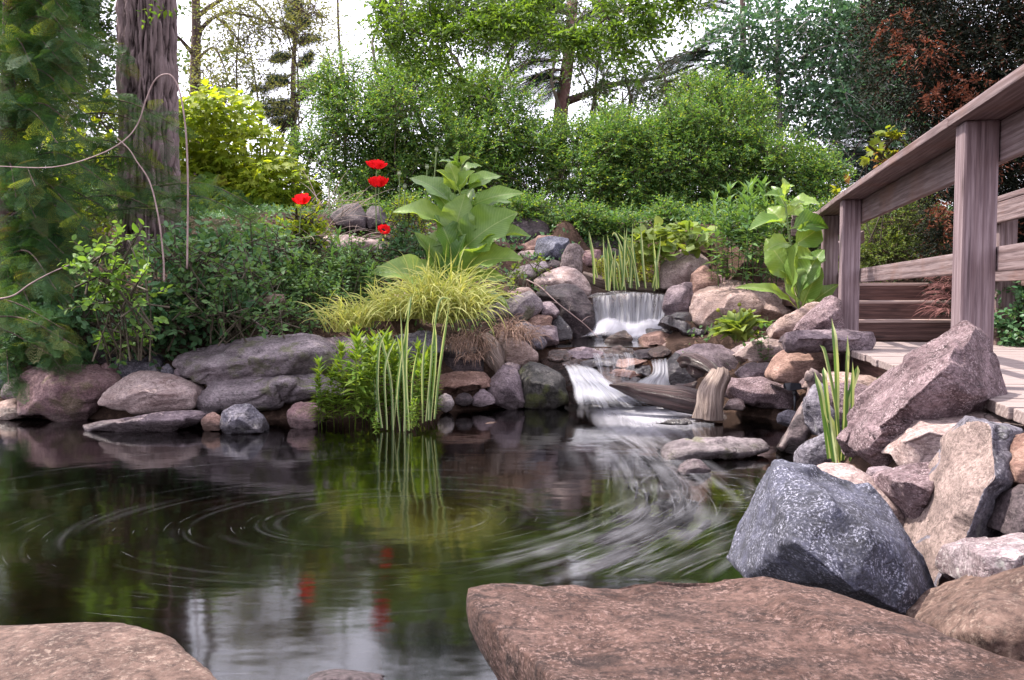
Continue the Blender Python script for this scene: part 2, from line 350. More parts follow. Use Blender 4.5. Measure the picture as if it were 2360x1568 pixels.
def hull_pts(pts, Y, th, lean, bulge, inner, front=None):
    ys = [p[1] for p in pts]; y0, y1 = min(ys), max(ys); xs = [p[0] for p in pts]
    W = []
    for p in pts:
        t = (y1 - p[1]) / max(y1 - y0, 1); dY = p[2] if len(p) > 2 else lean * th * t
        W.append((P(p[0], p[1], Y + dY), t, dY))
    zmin = min(w[0][2] for w in W); cx = sum(w[0][0] for w in W) / len(W)
    out = [w[0] for w in W]
    for w, t, dY in W:
        out.append(np.array([cx + 0.86 * (w[0] - cx), Y + th * (1.0 - 0.12 * t) + max(0, dY - lean * th * t), zmin - 0.02 + 0.80 * (w[2] - zmin)]))
    if inner: out += [P(a, b, Y + c) for a, b, c in inner]
    elif bulge:
        mx_, my_ = sum(xs) / len(xs), sum(ys) / len(ys); wd = (max(xs) - min(xs)) * px(Y)
        for fx in (-0.2, 0.05, 0.22):
            out.append(P(mx_ + fx * (max(xs) - min(xs)), my_ + R(-0.12, 0.12) * (y1 - y0), Y + lean * th * 0.35 - bulge * wd * R(0.8, 1.2)))
    return out
def rock(label, pts, Y, mat, th=None, lean=0.45, bulge=0.16, inner=None, extra=(), res=30, sm=2, amp=0.02, chips=6, name='boulder', cat='rock', strat=None, fac=1.0, two=None, group=None, world=None, under=0.0):
    w = (max(p[0] for p in pts) - min(p[0] for p in pts)) * px(Y) if pts else 1
    hh = (max(p[1] for p in pts) - min(p[1] for p in pts)) * px(Y) if pts else 1
    th = th or 0.8 * min(w, 2.2 * hh)
    bm = bmesh.new()
    sets = [world] if world is not None else [hull_pts(pts, Y, th, lean, bulge, inner)]
    for e in extra: sets.append(e if not isinstance(e, dict) else hull_pts(e['pts'], e.get('Y', Y), e.get('th', th), e.get('lean', lean), e.get('bulge', bulge), e.get('inner')))
    A = np.vstack([np.array(q) for q in sets]); base = np.array([A[:, 0].mean(), A[:, 1].mean(), A[:, 2].min()])
    for q in sets:
        vs = [bm.verts.new(tuple(np.array(v) - base)) for v in q]
        g = bmesh.ops.convex_hull(bm, input=vs)
        bmesh.ops.delete(bm, geom=list({v for v in g['geom_interior'] + g['geom_unused'] if isinstance(v, bmesh.types.BMVert)}), context='VERTS')
    me = bpy.data.meshes.new(name); bm.to_mesh(me); bm.free()
    o = link(name, me, None, base, RM[mat]); tag(o, label, cat, group)
    ext = A.max(0) - A.min(0); size = float(np.sort(ext)[1:].mean())
    m = o.modifiers.new('r', 'REMESH'); m.mode = 'VOXEL'; m.voxel_size = float(max(ext)) / res; m.use_smooth_shade = True
    if world is None and under is not None:
        zb = P(0, max(p[1] for p in pts), Y)[2]; MOUND.append((base[0], Y + 0.62 * th, 0.5 * w, 0.55 * th, zb + 0.05))
        CUT.append((P((max(p[0] for p in pts) + min(p[0] for p in pts)) / 2, 700, Y)[0], Y, 0.45 * w, th, zb + 0.04))
    PENDING.append((o, size, sm, amp, chips, strat, two, mat, fac))
    return o
def finish_rocks():
    bpy.context.view_layer.update(); dg = bpy.context.evaluated_depsgraph_get()
    new = [bpy.data.meshes.new_from_object(p[0].evaluated_get(dg)) for p in PENDING]
    for k, ((o, size, sm, amp, chips, strat, two, mat, fac), me) in enumerate(zip(PENDING, new)):
        r2 = np.random.default_rng(100 + k); n = len(me.vertices); co = np.empty(n * 3, np.float32); me.vertices.foreach_get('co', co); co = co.reshape(-1, 3).astype(float)
        ed = np.empty(len(me.edges) * 2, np.int32); me.edges.foreach_get('vertices', ed); ed = ed.reshape(-1, 2)
        deg = np.bincount(ed.ravel(), minlength=n)[:, None].astype(float); deg[deg == 0] = 1
        def smooth(c, it):
            for _ in range(it):
                a = np.zeros_like(c)
                for ax in range(3):
                    a[:, ax] = np.bincount(ed[:, 0], c[ed[:, 1], ax], n) + np.bincount(ed[:, 1], c[ed[:, 0], ax], n)
                c = 0.45 * c + 0.55 * a / deg
            return c
        co = smooth(co, sm); c0 = co.mean(0)
        for _ in range(chips):
            nn = unit(r2.normal(size=3) * (1, 1, 0.9)); dp = (co - c0) @ nn; d = dp.max() * r2.uniform(0.86, 0.97)
            co = co - np.maximum(dp - d, 0)[:, None] * nn * 0.9
        fk = {0: 0.95, 1: 0.95, 2: 0.88, 3: 0.5, 4: 0.3}.get(sm, 0.0) * fac
        if fk and n > 500:
            me.vertices.foreach_set('co', smooth(co, 6).astype(np.float32).ravel()); me.update(); nr = np.empty(n * 3, np.float32); me.vertices.foreach_get('normal', nr); nr = nr.reshape(-1, 3)
            for ns, kk in ((int(12 + n / 1400), fk), (int(50 + n / 220), fk * 0.5)):
                ns = min(ns, 260); sd = r2.integers(0, n, ns); P0, N0 = co[sd], nr[sd]; q_ = co + 0.04 * size * np.stack([vnoise(co / size * 9, 31), vnoise(co / size * 9, 37), vnoise(co / size * 9, 41)], -1); best = np.full(n, 1e9); bi = np.zeros(n, int)
                for i_ in range(ns):
                    dd2 = ((q_ - P0[i_]) ** 2).sum(1); mk = dd2 < best; best[mk] = dd2[mk]; bi[mk] = i_
                off = ((co - P0[bi]) * N0[bi]).sum(1); off = np.clip(off, -0.12 * size, 0.12 * size); co = co - (kk * off)[:, None] * N0[bi]
            co = smooth(co, 1)
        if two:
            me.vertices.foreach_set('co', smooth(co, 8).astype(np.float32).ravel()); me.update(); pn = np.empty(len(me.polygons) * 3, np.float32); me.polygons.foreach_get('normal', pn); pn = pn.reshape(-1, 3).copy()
        me.vertices.foreach_set('co', co.astype(np.float32).ravel()); me.update()
        nr = np.empty(n * 3, np.float32); me.vertices.foreach_get('normal', nr); nr = nr.reshape(-1, 3)
        q = co / size + 13.1 * k; st = np.array(strat if strat else (1, 1, 1.6))
        qa = q + 0.25 * np.stack([fbm(q * 1.3, 2, 3), fbm(q * 1.3, 2, 7), fbm(q * 1.3, 2, 9)], -1)
        disp = amp * size * ((0.45 if sm <= 2 and fac > 0.5 else 1.1) * fbm(qa * 2.1 * st, 3, 1) + 0.55 * np.minimum(ridged(qa * 4.2 * st, 4, 5), 0.55) + 0.22 * fbm(qa * 13 * st, 4, 2))
        co = co + nr * disp[:, None]
        me.vertices.foreach_set('co', co.astype(np.float32).ravel()); me.update()
        me.materials.clear(); me.materials.append(RM[mat])
        me.polygons.foreach_set('use_smooth', np.ones(len(me.polygons), bool))
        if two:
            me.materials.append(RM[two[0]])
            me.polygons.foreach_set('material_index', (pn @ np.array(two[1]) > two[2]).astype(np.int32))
        old = o.data; nm = old.name; o.modifiers.clear(); o.data = me; bpy.data.meshes.remove(old); me.name = nm
    PENDING.clear()

# ------------------------------------------------------------------ the rocks, one by one
# foreground
_t = [(1083,1349),(1150,1335),(1290,1338),(1385,1333),(1497,1337),(1626,1336),(1710,1327),(1766,1321),(1822,1335),(1906,1364),(2002,1394),(2102,1433),(2214,1478),(2298,1529),(2360,1568),(2600,1700),
      (1088,1394),(1122,1393),(1167,1405),(1234,1424),(1296,1456),(1318,1501),(1346,1551),(1374,1590),(1430,1700)]
_w = [Pz(a, b, 0.42) for a, b in _t] + [P(1079,1440,1.60), P(1085,1462,1.60), P(1133,1534,1.60), P(1178,1568,1.57), P(1300,1660,1.5), P(1250,1430,1.66)]
_w += [np.array(v) for v in ((0.35,1.5,-0.15),(0.95,1.6,-0.15),(1.4,1.3,-0.15),(0.4,0.9,-0.1),(1.5,0.7,-0.1),(1.3,0.55,0.42),(0.45,0.75,0.42))]
rock('huge flat topped rust brown stone slab in the near corner, undercut towards the pond', None, 1.5, 'slab', world=_w, res=160, sm=2, amp=0.013, chips=0, name='slab_stone', strat=(1.2,1.2,2.6), fac=0.22)
_t = [(-250,1447),(-40,1446),(120,1449),(285,1446),(340,1458),(390,1480),(450,1517),(478,1550),(485,1575),(505,1640)]
_w = [Pz(a, b, 0.24) for a, b in _t] + [Pz(a, b, 0.24) * (1, 1, 0) + (0.015, 0.01, -0.12) for a, b in _t] + [np.array(v) for v in ((-2.4,1.2,0.24),(-0.66,1.2,0.24),(-2.4,1.2,-0.1),(-0.66,1.2,-0.1))]
rock('smooth buff flat slab lying half out of the pond in the lower left corner', None, 1.9, 'slabl', world=_w, res=90, sm=4, amp=0.010, chips=0, name='slab_stone')
rock('small dark grey stone just breaking the water between the two big slabs', [(690,1590),(708,1556),(730,1546),(770,1541),(820,1548),(850,1560),(890,1600)], 1.72, 'dark', th=0.14, lean=0.9, fac=0.2, sm=4, amp=0.015, chips=1, name='stone')
rock('large jagged blue black boulder with white flecks beside the brown slab',
     [(1782,1061),(1828,1067),(1919,1107),(2034,1152),(2062,1204),(2131,1290),(2142,1358),(2200,1490),(2034,1450),(1891,1400),(1811,1350),(1722,1335),(1714,1295),(1742,1244),(1771,1187),(1779,1118)], 2.2, 'blue', th=0.42, lean=0.55,
     inner=[(1795,1075,0.10),(1850,1128,-0.02),(1919,1168,-0.10),(2035,1240,-0.12),(2115,1315,-0.06),(1835,1250,-0.19),(1935,1330,-0.22),(2060,1400,-0.16),(1760,1290,-0.02)], res=110, sm=1, amp=0.013, chips=2, fac=0.62)
rock('smooth pale pinkish boulder with rounded back just behind the blue black boulder', [(1873,1078),(1902,1066),(1953,1066),(2028,1107),(2091,1168),(2125,1221),(2130,1276),(2090,1330),(1960,1330),(1860,1200)], 2.75, 'pale', th=0.4, res=60, sm=5, chips=1)
rock('small pink stone tucked against the water side of the blue black boulder', [(1738,1202),(1752,1175),(1775,1160),(1790,1180),(1780,1225),(1750,1225)], 2.6, 'pinkr', res=22)
rock('pinkish white faceted rock wedged between pale boulder and tall leaning stone', [(2031,1095),(2074,1078),(2171,1073),(2181,1092),(2173,1120),(2127,1216),(2110,1190),(2050,1135)], 2.68, 'pinkr', th=0.3, inner=[(2085,1112,-0.06),(2150,1108,-0.06),(2120,1160,-0.03)], res=55, sm=1, amp=0.015, chips=3)
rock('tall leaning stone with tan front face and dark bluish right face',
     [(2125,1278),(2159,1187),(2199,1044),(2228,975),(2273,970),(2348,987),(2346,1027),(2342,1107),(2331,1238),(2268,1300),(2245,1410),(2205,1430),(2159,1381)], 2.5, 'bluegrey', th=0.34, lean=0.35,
     inner=[(2273,975,0.0),(2285,1038,-0.1),(2251,1158,-0.16),(2233,1221,-0.18),(2193,1318,-0.2),(2163,1378,-0.18)], res=85, sm=1, amp=0.010, chips=1, two=('tanf', (-0.80, -0.6, 0.0), 0.5))  # tan goes on the faces turned left and forward
rock('broad pale gneiss block behind the tall leaning stone', [(2079,1067),(2085,1015),(2102,970),(2180,956),(2239,947),(2291,947),(2360,962),(2460,980),(2460,1100),(2182,1110)], 2.98, 'pale', th=0.5, lean=0.8, inner=[(2120,1005,-0.02),(2300,1000,-0.02)], res=70, sm=2, amp=0.014, chips=3)
rock('reddish stone at the right edge above the lichened one', [(2346,1018),(2420,1000),(2500,1010),(2500,1125),(2346,1115)], 2.35, 'orange', th=0.25, res=30)
rock('dark stone low in the gap at the right edge under the reddish one', [(2338,1125),(2400,1115),(2480,1120),(2480,1250),(2335,1240)], 2.25, 'dark', th=0.25, res=30)
rock('lichen whitened granite rock on the right edge, above the biggest brown boulder', [(2236,1272),(2262,1256),(2320,1247),(2420,1238),(2470,1250),(2470,1350),(2300,1385),(2262,1340)], 1.98, 'lich', th=0.3, res=60, amp=0.02, chips=4)
rock('big rounded brown boulder filling the lower right corner', [(2195,1470),(2239,1415),(2273,1378),(2360,1328),(2460,1300),(2600,1330),(2600,1750),(2390,1690),(2290,1590),(2225,1500)], 1.68, 'slabl', th=0.5, res=70, sm=4, amp=0.02, chips=2)
rock('large leaning pinkish granite boulder propped over the deck edge, rough front and smooth dark flank',
     [(1982,1033),(1994,985),(2039,935),(2113,815),(2176,787),(2228,747),(2256,770),(2276,781),(2276,815),(2311,890),(2302,941),(2251,953),(2120,972),(2090,1021),(2079,1067),(2034,1067)], 3.35, 'pinkr', th=0.42, lean=0.3,
     inner=[(1999,1021,-0.02),(2085,941,-0.16),(2182,844,-0.2),(2228,790,-0.1),(2250,900,-0.16),(2120,955,-0.14)], res=95, sm=1, amp=0.017, chips=3)
rock('little purple stone wedged below the leaning pinkish boulder', [(2000,1080),(2035,1074),(2070,1085),(2060,1110),(2010,1105)], 2.95, 'mauve', res=22)
# right bank
rock('grey purple angular stone at the foot of the right hand iris clump', [(1844,1041),(1868,1013),(1910,994),(1935,1010),(1940,1055),(1882,1085),(1847,1070)], 4.4, 'bluegrey', res=34, amp=0.015, chips=5)
rock('big wet blue grey rock standing behind the right hand iris clump', [(1882,881),(1915,895),(1953,933),(1981,937),(1990,960),(1975,1000),(1939,1015),(1891,1000),(1868,942)], 5.1, 'bluegrey', res=44, amp=0.02, chips=6)
rock('sharp black rock leaning at the right bank beside the island stone', [(1802,1022),(1830,984),(1863,926),(1880,942),(1882,977),(1850,1029),(1842,1052),(1804,1040)], 5.3, 'dark', res=36, amp=0.015, chips=5)
rock('small grey stone at the waterline left of the sharp black rock', [(1795,954),(1816,944),(1838,949),(1828,982),(1797,972)], 5.9, 'bluegrey', res=22)
rock('rough pinkish pale rock between leaning boulder and blue grey rock', [(1922,893),(1960,884),(2000,888),(2056,904),(2065,935),(2040,975),(1995,985),(1953,965),(1927,925)], 4.9, 'pinkr', res=40, chips=4)
rock('flat brownish stone pad lying under the edge of the deck', [(1852,880),(1868,850),(1908,848),(2009,857),(2049,871),(2075,892),(2054,915),(1986,905),(1900,905)], 5.45, 'tan', th=0.6, lean=0.9, res=44, amp=0.012, chips=3, name='slab_stone')
rock('rounded pink tan boulder carrying the long flat purple slab', [(1780,861),(1793,817),(1810,805),(1878,805),(1940,812),(1940,858),(1850,885),(1787,878)], 6.45, 'orange', res=40, sm=4, amp=0.014, chips=3)
rock('long flat purple slab resting on the pink tan boulder before the post', [(1798,793),(1804,770),(1840,763),(1938,766),(2003,765),(2014,773),(2009,804),(1986,815),(1938,812),(1804,803)], 6.2, 'mauve', th=0.3, lean=0.3, res=60, sm=2, amp=0.014, chips=3, name='slab_stone', strat=(1,1,3), under=None)
rock('pale pink pointed rock leaning against the middle railing post', [(1840,757),(1863,725),(1896,694),(1917,685),(1931,689),(1938,727),(1943,768),(1865,770)], 6.45, 'pinkr', th=0.25, res=42, chips=4, inner=[(1915,730,-0.12),(1890,745,-0.08)])
rock('flat brownish boulder sloping behind the pale pink pointed rock', [(1782,770),(1785,755),(1807,732),(1854,708),(1887,697),(1900,705),(1870,764),(1845,775)], 7.0, 'tan', res=36, chips=3)
rock('long pale boulder right of the upright driftwood stump', [(1677,871),(1760,869),(1797,883),(1840,900),(1850,922),(1821,945),(1750,939),(1703,922),(1677,912)], 6.75, 'pinkr', res=46, sm=3, amp=0.016, chips=3)
rock('small pale stone at the foot of the driftwood stump', [(1668,942),(1680,921),(1703,919),(1720,933),(1715,946)], 6.75, 'pale', res=22)
rock('pale grey stone below the nettle like plant', [(1700,855),(1720,838),(1783,838),(1792,866),(1760,878),(1710,872)], 7.3, 'mauve', res=34)
rock('pale pink bedrock stone behind the nettle like plant', [(1700,820),(1733,791),(1793,765),(1830,775),(1830,835),(1739,845)], 7.6, 'pale', th=0.6, res=40)
rock('flat purple grey slab with a wet left end beside the small right fall', [(1554,817),(1598,797),(1652,794),(1706,816),(1708,848),(1690,870),(1652,862),(1591,850),(1565,858)], 7.7, 'mauve', th=0.6, lean=0.8, res=46, chips=3, name='slab_stone', amp=0.012)
rock('wet black stone under the left end of the purple grey slab', [(1536,850),(1556,812),(1590,830),(1612,865),(1600,890),(1540,890)], 7.62, 'wet', res=36)
rock('low tan stone island in the pond with a dark wet waterline', [(1528,1048),(1533,1028),(1560,1016),(1640,1008),(1760,1010),(1774,1036),(1720,1056),(1600,1066),(1533,1066)], 5.1, 'grey', th=0.35, lean=0.9, fac=0.25, res=60, sm=2, amp=0.02, chips=3)
rock('little round stone in the water before the tan island stone', [(1563,1082),(1590,1060),(1620,1064),(1640,1085),(1622,1102),(1575,1100)], 4.72, 'mauve', th=0.13, res=28, chips=3)
rock('low wet rock almost drowned in the white water', [(1508,973),(1535,964),(1588,968),(1600,980),(1560,990)], 6.5, 'wet', th=0.2, res=28)
# around the falls
rock('big pale tan boulder right of the upper pool', [(1526,639),(1534,612),(1581,570),(1605,582),(1632,605),(1627,630),(1601,640),(1597,660),(1551,672),(1527,665)], 9.7, 'pale', th=0.5, res=46, chips=4, inner=[(1575,620,-0.14),(1600,608,-0.05)])
rock('pointed brown rock in front of the big pale tan boulder', [(1590,672),(1601,629),(1622,610),(1649,635),(1662,662),(1645,679),(1601,700)], 9.25, 'orange', th=0.35, res=38, chips=4)
rock('small reddish rock right of the pointed brown rock', [(1628,632),(1650,625),(1672,642),(1668,668),(1640,668)], 9.5, 'pink', res=28)
rock('pale grey block at the right end of the upper waterfall', [(1536,690),(1551,659),(1595,651),(1600,683),(1593,722),(1541,726),(1531,712)], 9.15, 'mauve', th=0.35, res=40, chips=4, inner=[(1565,690,-0.1)])
rock('large flat topped tan brown boulder right of the waterfall',
     [(1600,690),(1625,663),(1679,649),(1726,646),(1814,669),(1841,696),(1836,720),(1783,757),(1726,757),(1640,775),(1605,750),(1595,716)], 8.7, 'tan', th=0.7, lean=0.9, inner=[(1630,706,-0.05),(1690,708,-0.12),(1757,711,-0.1),(1650,745,-0.05)], res=64, sm=1, amp=0.013, chips=3)
rock('dark wet slab slanting down below the tan brown boulder', [(1514,742),(1527,727),(1574,743),(1634,767),(1623,777),(1601,776)], 8.5, 'wet', th=0.3, res=40, chips=4, name='slab_stone')
rock('black wet stone behind the slanting dark slab', [(1534,730),(1561,721),(1591,721),(1597,732),(1585,748),(1545,742)], 8.8, 'wet', th=0.25, res=30)
rock('dark rock under the right side of the waterfall froth', [(1472,775),(1490,742),(1524,745),(1560,765),(1530,780)], 8.85, 'wet', th=0.3, res=32)
rock('little dark pointed stone in the middle pool', [(1392,788),(1423,765),(1440,762),(1453,774),(1458,790),(1406,792)], 8.6, 'wetrust', th=0.2, res=30)
rock('orange tan stone at the right rim of the middle pool', [(1475,792),(1497,767),(1537,765),(1560,779),(1530,796),(1480,798)], 8.4, 'orange', th=0.35, res=32, lean=0.8)
rock('flat tan stone by the hosta at the rim of the middle pool', [(1525,795),(1568,777),(1628,780),(1640,795),(1591,806),(1537,806)], 8.2, 'tan', th=0.5, lean=0.9, res=34, name='slab_stone')
rock('wide dark ledge under the upper waterfall', [(1355,680),(1450,676),(1545,680),(1548,780),(1355,785)], 9.42, 'wet', th=0.6, lean=0.05, bulge=0.02, res=46, chips=0)
rock('rounded wet stone under the left side of the waterfall froth', [(1385,785),(1395,752),(1420,742),(1440,752),(1448,785)], 8.98, 'wet', th=0.2, res=26)
rock('large dark boulder left of the upper waterfall', [(1234,679),(1248,664),(1289,658),(1322,658),(1342,670),(1351,684),(1362,699),(1370,721),(1370,758),(1362,775),(1326,780),(1298,765),(1268,721)], 8.95, 'dark', th=0.6, res=56, sm=4, chips=3, inner=[(1300,690,-0.12),(1335,730,-0.1)])
rock('pinkish tan boulder above the large dark boulder by the fall', [(1226,646),(1261,626),(1292,616),(1320,618),(1342,633),(1351,648),(1359,668),(1357,683),(1340,690),(1270,680),(1240,665)], 9.5, 'pale', th=0.55, res=46, sm=3, chips=3, inner=[(1310,645,-0.1)])
rock('upright striped slate standing beside the blue black block', [(1294,618),(1298,585),(1313,560),(1342,572),(1342,607),(1340,632),(1322,628),(1296,624)], 9.9, 'slate', th=0.25, lean=0.1, res=34, sm=1, chips=2)
rock('blue black angular block on the crest above the waterfall', [(1232,596),(1241,552),(1265,547),(1300,548),(1312,559),(1298,590),(1292,604),(1270,606),(1237,604)], 10.15, 'blue', th=0.45, res=40, sm=1, chips=4, inner=[(1275,575,-0.14),(1285,595,-0.05)])
rock('small dark stone under the blue black angular block', [(1259,607),(1275,598),(1294,604),(1293,622),(1265,626)], 9.95, 'dark', res=24)
rock('long grey tan log shaped rock left of the pinkish tan boulder', [(1162,634),(1204,614),(1258,602),(1262,622),(1234,640),(1208,650),(1167,648)], 9.7, 'grey', th=0.4, res=40, sm=3)
rock('flat pale rock under the orange wedge rock', [(1188,592),(1208,579),(1239,577),(1236,602),(1197,608)], 10.25, 'pale', th=0.4, res=30)
rock('orange tan wedge rock left of the blue black block', [(1180,578),(1208,563),(1252,543),(1283,545),(1255,560),(1238,580),(1188,584)], 10.5, 'orange', th=0.4, res=34)
rock('big dark purple boulder at the foot of the hedge', [(1160,560),(1170,515),(1190,502),(1225,500),(1250,510),(1264,522),(1265,540),(1243,556),(1205,570)], 10.95, 'dark', th=0.7, res=40, sm=3)
rock('reddish square stone behind the upper pool', [(1342,581),(1362,575),(1385,577),(1386,612),(1344,616)], 10.7, 'pink', th=0.3, res=28)
rock('dark square stone right of the reddish one behind the upper pool', [(1387,578),(1425,575),(1430,600),(1387,602)], 10.75, 'dark', th=0.3, res=28)
rock('long dark stone along the foot of the hedge', [(1350,553),(1395,548),(1440,552),(1442,578),(1350,578)], 11.05, 'dark', th=0.4, res=34)
rock('large brown grey overhanging boulder left of the waterfall', [(1125,708),(1175,690),(1223,670),(1237,684),(1245,699),(1241,719),(1215,734),(1195,748),(1175,760),(1155,755),(1125,728)], 8.45, 'grey', th=0.6, res=54, sm=3, chips=3, inner=[(1190,715,-0.16),(1215,690,-0.05)])
rock('pinkish rock cap behind the brown grey overhanging boulder', [(1165,680),(1190,667),(1225,667),(1238,685),(1180,695)], 8.75, 'tan', th=0.4, res=30)
rock('purple rock between the overhanging boulder and the large dark boulder', [(1243,705),(1259,695),(1281,706),(1289,717),(1283,732),(1250,730)], 8.6, 'mauve', th=0.35, res=32)
rock('small tan brown rock under the overhanging boulder', [(1211,740),(1226,728),(1252,727),(1272,730),(1272,742),(1258,753),(1228,752)], 8.45, 'orange', th=0.3, res=32)
rock('black wet rock with shiny flank above the middle pool', [(1268,749),(1281,727),(1296,734),(1318,763),(1318,782),(1286,782)], 8.6, 'wet', th=0.3, res=34)
rock('grey three cornered rock at the left rim of the middle pool', [(1190,750),(1210,743),(1230,758),(1248,774),(1260,795),(1234,800),(1206,788),(1184,764)], 8.15, 'bluegrey', th=0.35, res=38, sm=1)
rock('purple block beside the grey three cornered rock', [(1222,756),(1245,753),(1283,757),(1288,786),(1258,794),(1235,772)], 8.3, 'mauve', th=0.3, res=36, sm=1, inner=[(1262,772,-0.08)])
rock('tan boulder matted with old roots above the left cascade', [(1150,790),(1153,768),(1177,759),(1200,777),(1224,799),(1242,815),(1240,835),(1200,845),(1160,836)], 7.85, 'tan', th=0.5, res=44, sm=3)
rock('thin purple stone under the old root stump', [(1146,846),(1170,835),(1200,842),(1197,858),(1158,864)], 7.65, 'mauve', th=0.3, res=28)
rock('dark mossy block at the left edge of the lower cascade', [(1193,860),(1221,835),(1244,839),(1277,858),(1302,872),(1309,930),(1271,942),(1207,940),(1198,895)], 7.45, 'moss', th=0.5, res=54, sm=3, chips=3, inner=[(1225,880,-0.1),(1275,890,-0.1)])
rock('purple pointed rock left of the dark mossy block', [(1126,895),(1130,884),(1153,849),(1168,843),(1189,860),(1202,890),(1209,936),(1171,945),(1140,934)], 7.4, 'mauve', th=0.4, res=46, sm=2, inner=[(1165,890,-0.12)])
rock('little brown stone beside the purple pointed rock', [(1087,919),(1112,896),(1136,912),(1141,930),(1112,938),(1090,934)], 7.3, 'mauve', th=0.2, res=30, name='stone')
rock('dark brown oval pebble between the white pebble and the little brown stone', [(1047,921),(1055,909),(1070,904),(1084,909),(1092,921),(1082,934),(1066,938),(1052,933)], 7.25, 'dark', th=0.15, res=24, sm=5, chips=0, name='pebble')
rock('round white pebble at the waterline beside the striped leaves', [(1006,928),(1012,912),(1027,905),(1041,912),(1048,928),(1041,945),(1027,953),(1012,945)], 7.1, 'pebble', th=0.15, res=28, sm=6, chips=0, amp=0.006, name='pebble')
rock('flat orange brown slab resting above the pebbles', [(1005,868),(1048,857),(1112,859),(1135,872),(1135,890),(1083,899),(1048,909),(1005,903)], 7.3, 'orange', th=0.45, lean=0.7, res=46, sm=2, name='slab_stone')
# left bank
_lo = dict(pts=[(461,905),(507,876),(554,873),(668,863),(735,862),(778,886),(795,913),(700,918),(568,922),(521,946),(474,955),(455,930)], Y=6.72, th=0.75, lean=0.3, bulge=0.05, inner=[(520,905,-0.08),(650,890,-0.1)])
rock('huge long grey gneiss boulder with a deep horizontal cleft and moss on the left bank', [(402,836),(414,816),(447,803),(521,790),(617,773),(694,772),(744,780),(768,806),(758,835),(728,855),(668,862),(561,874),(501,890),(460,886),(420,868)], 6.85, 'grey', th=0.8, bulge=0.0, inner=[(480,835,-0.12),(600,820,-0.14),(700,815,-0.14),(660,855,-0.06)], extra=(_lo,), res=110, sm=2, amp=0.024, chips=0, strat=(0.7,0.7,3.5), fac=0.3)
rock('mauve rock behind the willow leaved water plants at the end of the huge boulder', [(746,780),(800,777),(862,786),(872,812),(850,850),(780,860),(752,832)], 7.05, 'mauve', th=0.5, res=40, strat=(1,1,3))
rock('blue grey rock half hidden under the golden grass', [(905,800),(919,775),(960,769),(989,765),(1012,778),(1014,818),(937,825)], 7.4, 'bluegrey', th=0.4, res=36)
rock('pale domed boulder with cracked right side on the left bank', [(219,930),(240,905),(267,880),(307,860),(354,852),(401,865),(447,889),(453,906),(440,940),(414,948),(300,952),(225,940)], 6.55, 'pale', th=0.6, res=64, sm=4, amp=0.016, chips=1, strat=(0.8,0.8,4), inner=[(330,900,-0.14),(400,905,-0.1)])
rock('pinkish red boulder with mossy top at the far left bank', [(43,925),(47,880),(83,850),(160,841),(214,846),(262,862),(270,890),(217,938),(187,962),(50,966)], 6.75, 'pink', th=0.6, res=60, sm=2, amp=0.018, chips=4, inner=[(120,890,-0.14),(190,895,-0.1)])
rock('long flat dark slab lying on the waterline below the pale domed boulder', [(187,982),(230,972),(277,965),(334,956),(391,948),(464,947),(476,957),(461,980),(417,995),(294,1002),(200,997)], 6.2, 'mauve', th=0.4, lean=0.5, fac=0.25, res=64, sm=2, amp=0.012, chips=2, name='slab_stone')
rock('rounded grey purple boulder behind the pale domed one', [(260,838),(290,810),(334,805),(361,813),(373,835),(375,868),(317,880),(277,880),(262,862)], 7.1, 'bluegrey', th=0.45, res=46, sm=3, chips=4)
rock('dark purple rock in the shade above the pinkish red boulder', [(172,830),(200,797),(227,792),(267,808),(265,842),(230,852),(176,848)], 7.35, 'dark', th=0.4, res=34)
rock('small reddish stone between the red and the grey purple boulders', [(230,845),(247,836),(268,846),(268,862),(233,860)], 7.05, 'pink', res=22, name='stone')
rock('small grey stone right of the rounded grey purple boulder', [(371,850),(386,838),(403,855),(405,870),(374,870)], 7.0, 'bluegrey', res=22, name='stone')
rock('small brown stone jammed against the left end of the huge boulder', [(400,854),(412,844),(426,868),(422,886),(402,880)], 6.95, 'mauve', res=22, name='stone')
rock('rounded grey blue stone standing in the water under the huge boulder', [(504,985),(521,946),(544,934),(574,937),(590,960),(606,975),(600,998),(521,1000)], 6.1, 'bluegrey', th=0.28, res=44, sm=2, chips=5, inner=[(550,965,-0.07)])
rock('small brownish stone left of the grey blue stone in the water', [(465,966),(490,949),(514,966),(506,992),(467,992)], 6.2, 'orange', res=26, name='stone')
rock('rust red stone in the dark hollow by the water plants', [(661,950),(681,930),(708,927),(737,940),(747,965),(722,992),(670,985)], 6.35, 'pink', th=0.3, res=36)
rock('tan stone at the waterline on the left edge of the pond', [(-20,948),(0,930),(33,920),(48,948),(42,968),(-20,970)], 6.75, 'tan', th=0.35, res=30)
rock('brown stone stacked above the tan one on the left edge', [(-5,920),(20,876),(43,872),(54,895),(45,928)], 7.0, 'mauve', th=0.35, res=28)
rock('dark blue stone under the hemlock on the left edge', [(-20,835),(20,833),(30,862),(10,892),(-20,892)], 7.15, 'blue', th=0.3, res=28)
rock('little red stone beside the dark blue stone on the left edge', [(48,853),(67,844),(88,856),(64,868)], 7.1, 'pink', th=0.2, res=22, name='stone')
rock('pale rock showing through the golden grass', [(885,705),(905,682),(935,679),(958,690),(955,722),(890,722)], 7.75, 'pale', th=0.3, res=30)
rock('dark mauve boulder behind the poppies', [(760,500),(792,473),(829,472),(842,493),(840,530),(782,522)], 9.6, 'dark', th=0.5, res=32)
rock('dark mauve pointed boulder right behind the paired poppies', [(838,500),(855,475),(880,477),(885,515),(850,528)], 9.7, 'dark', th=0.4, res=28)
rock('long flat pale stone half hidden below the poppies', [(725,555),(771,543),(826,548),(880,556),(880,582),(745,580)], 9.1, 'pale', th=0.4, res=36, name='slab_stone')
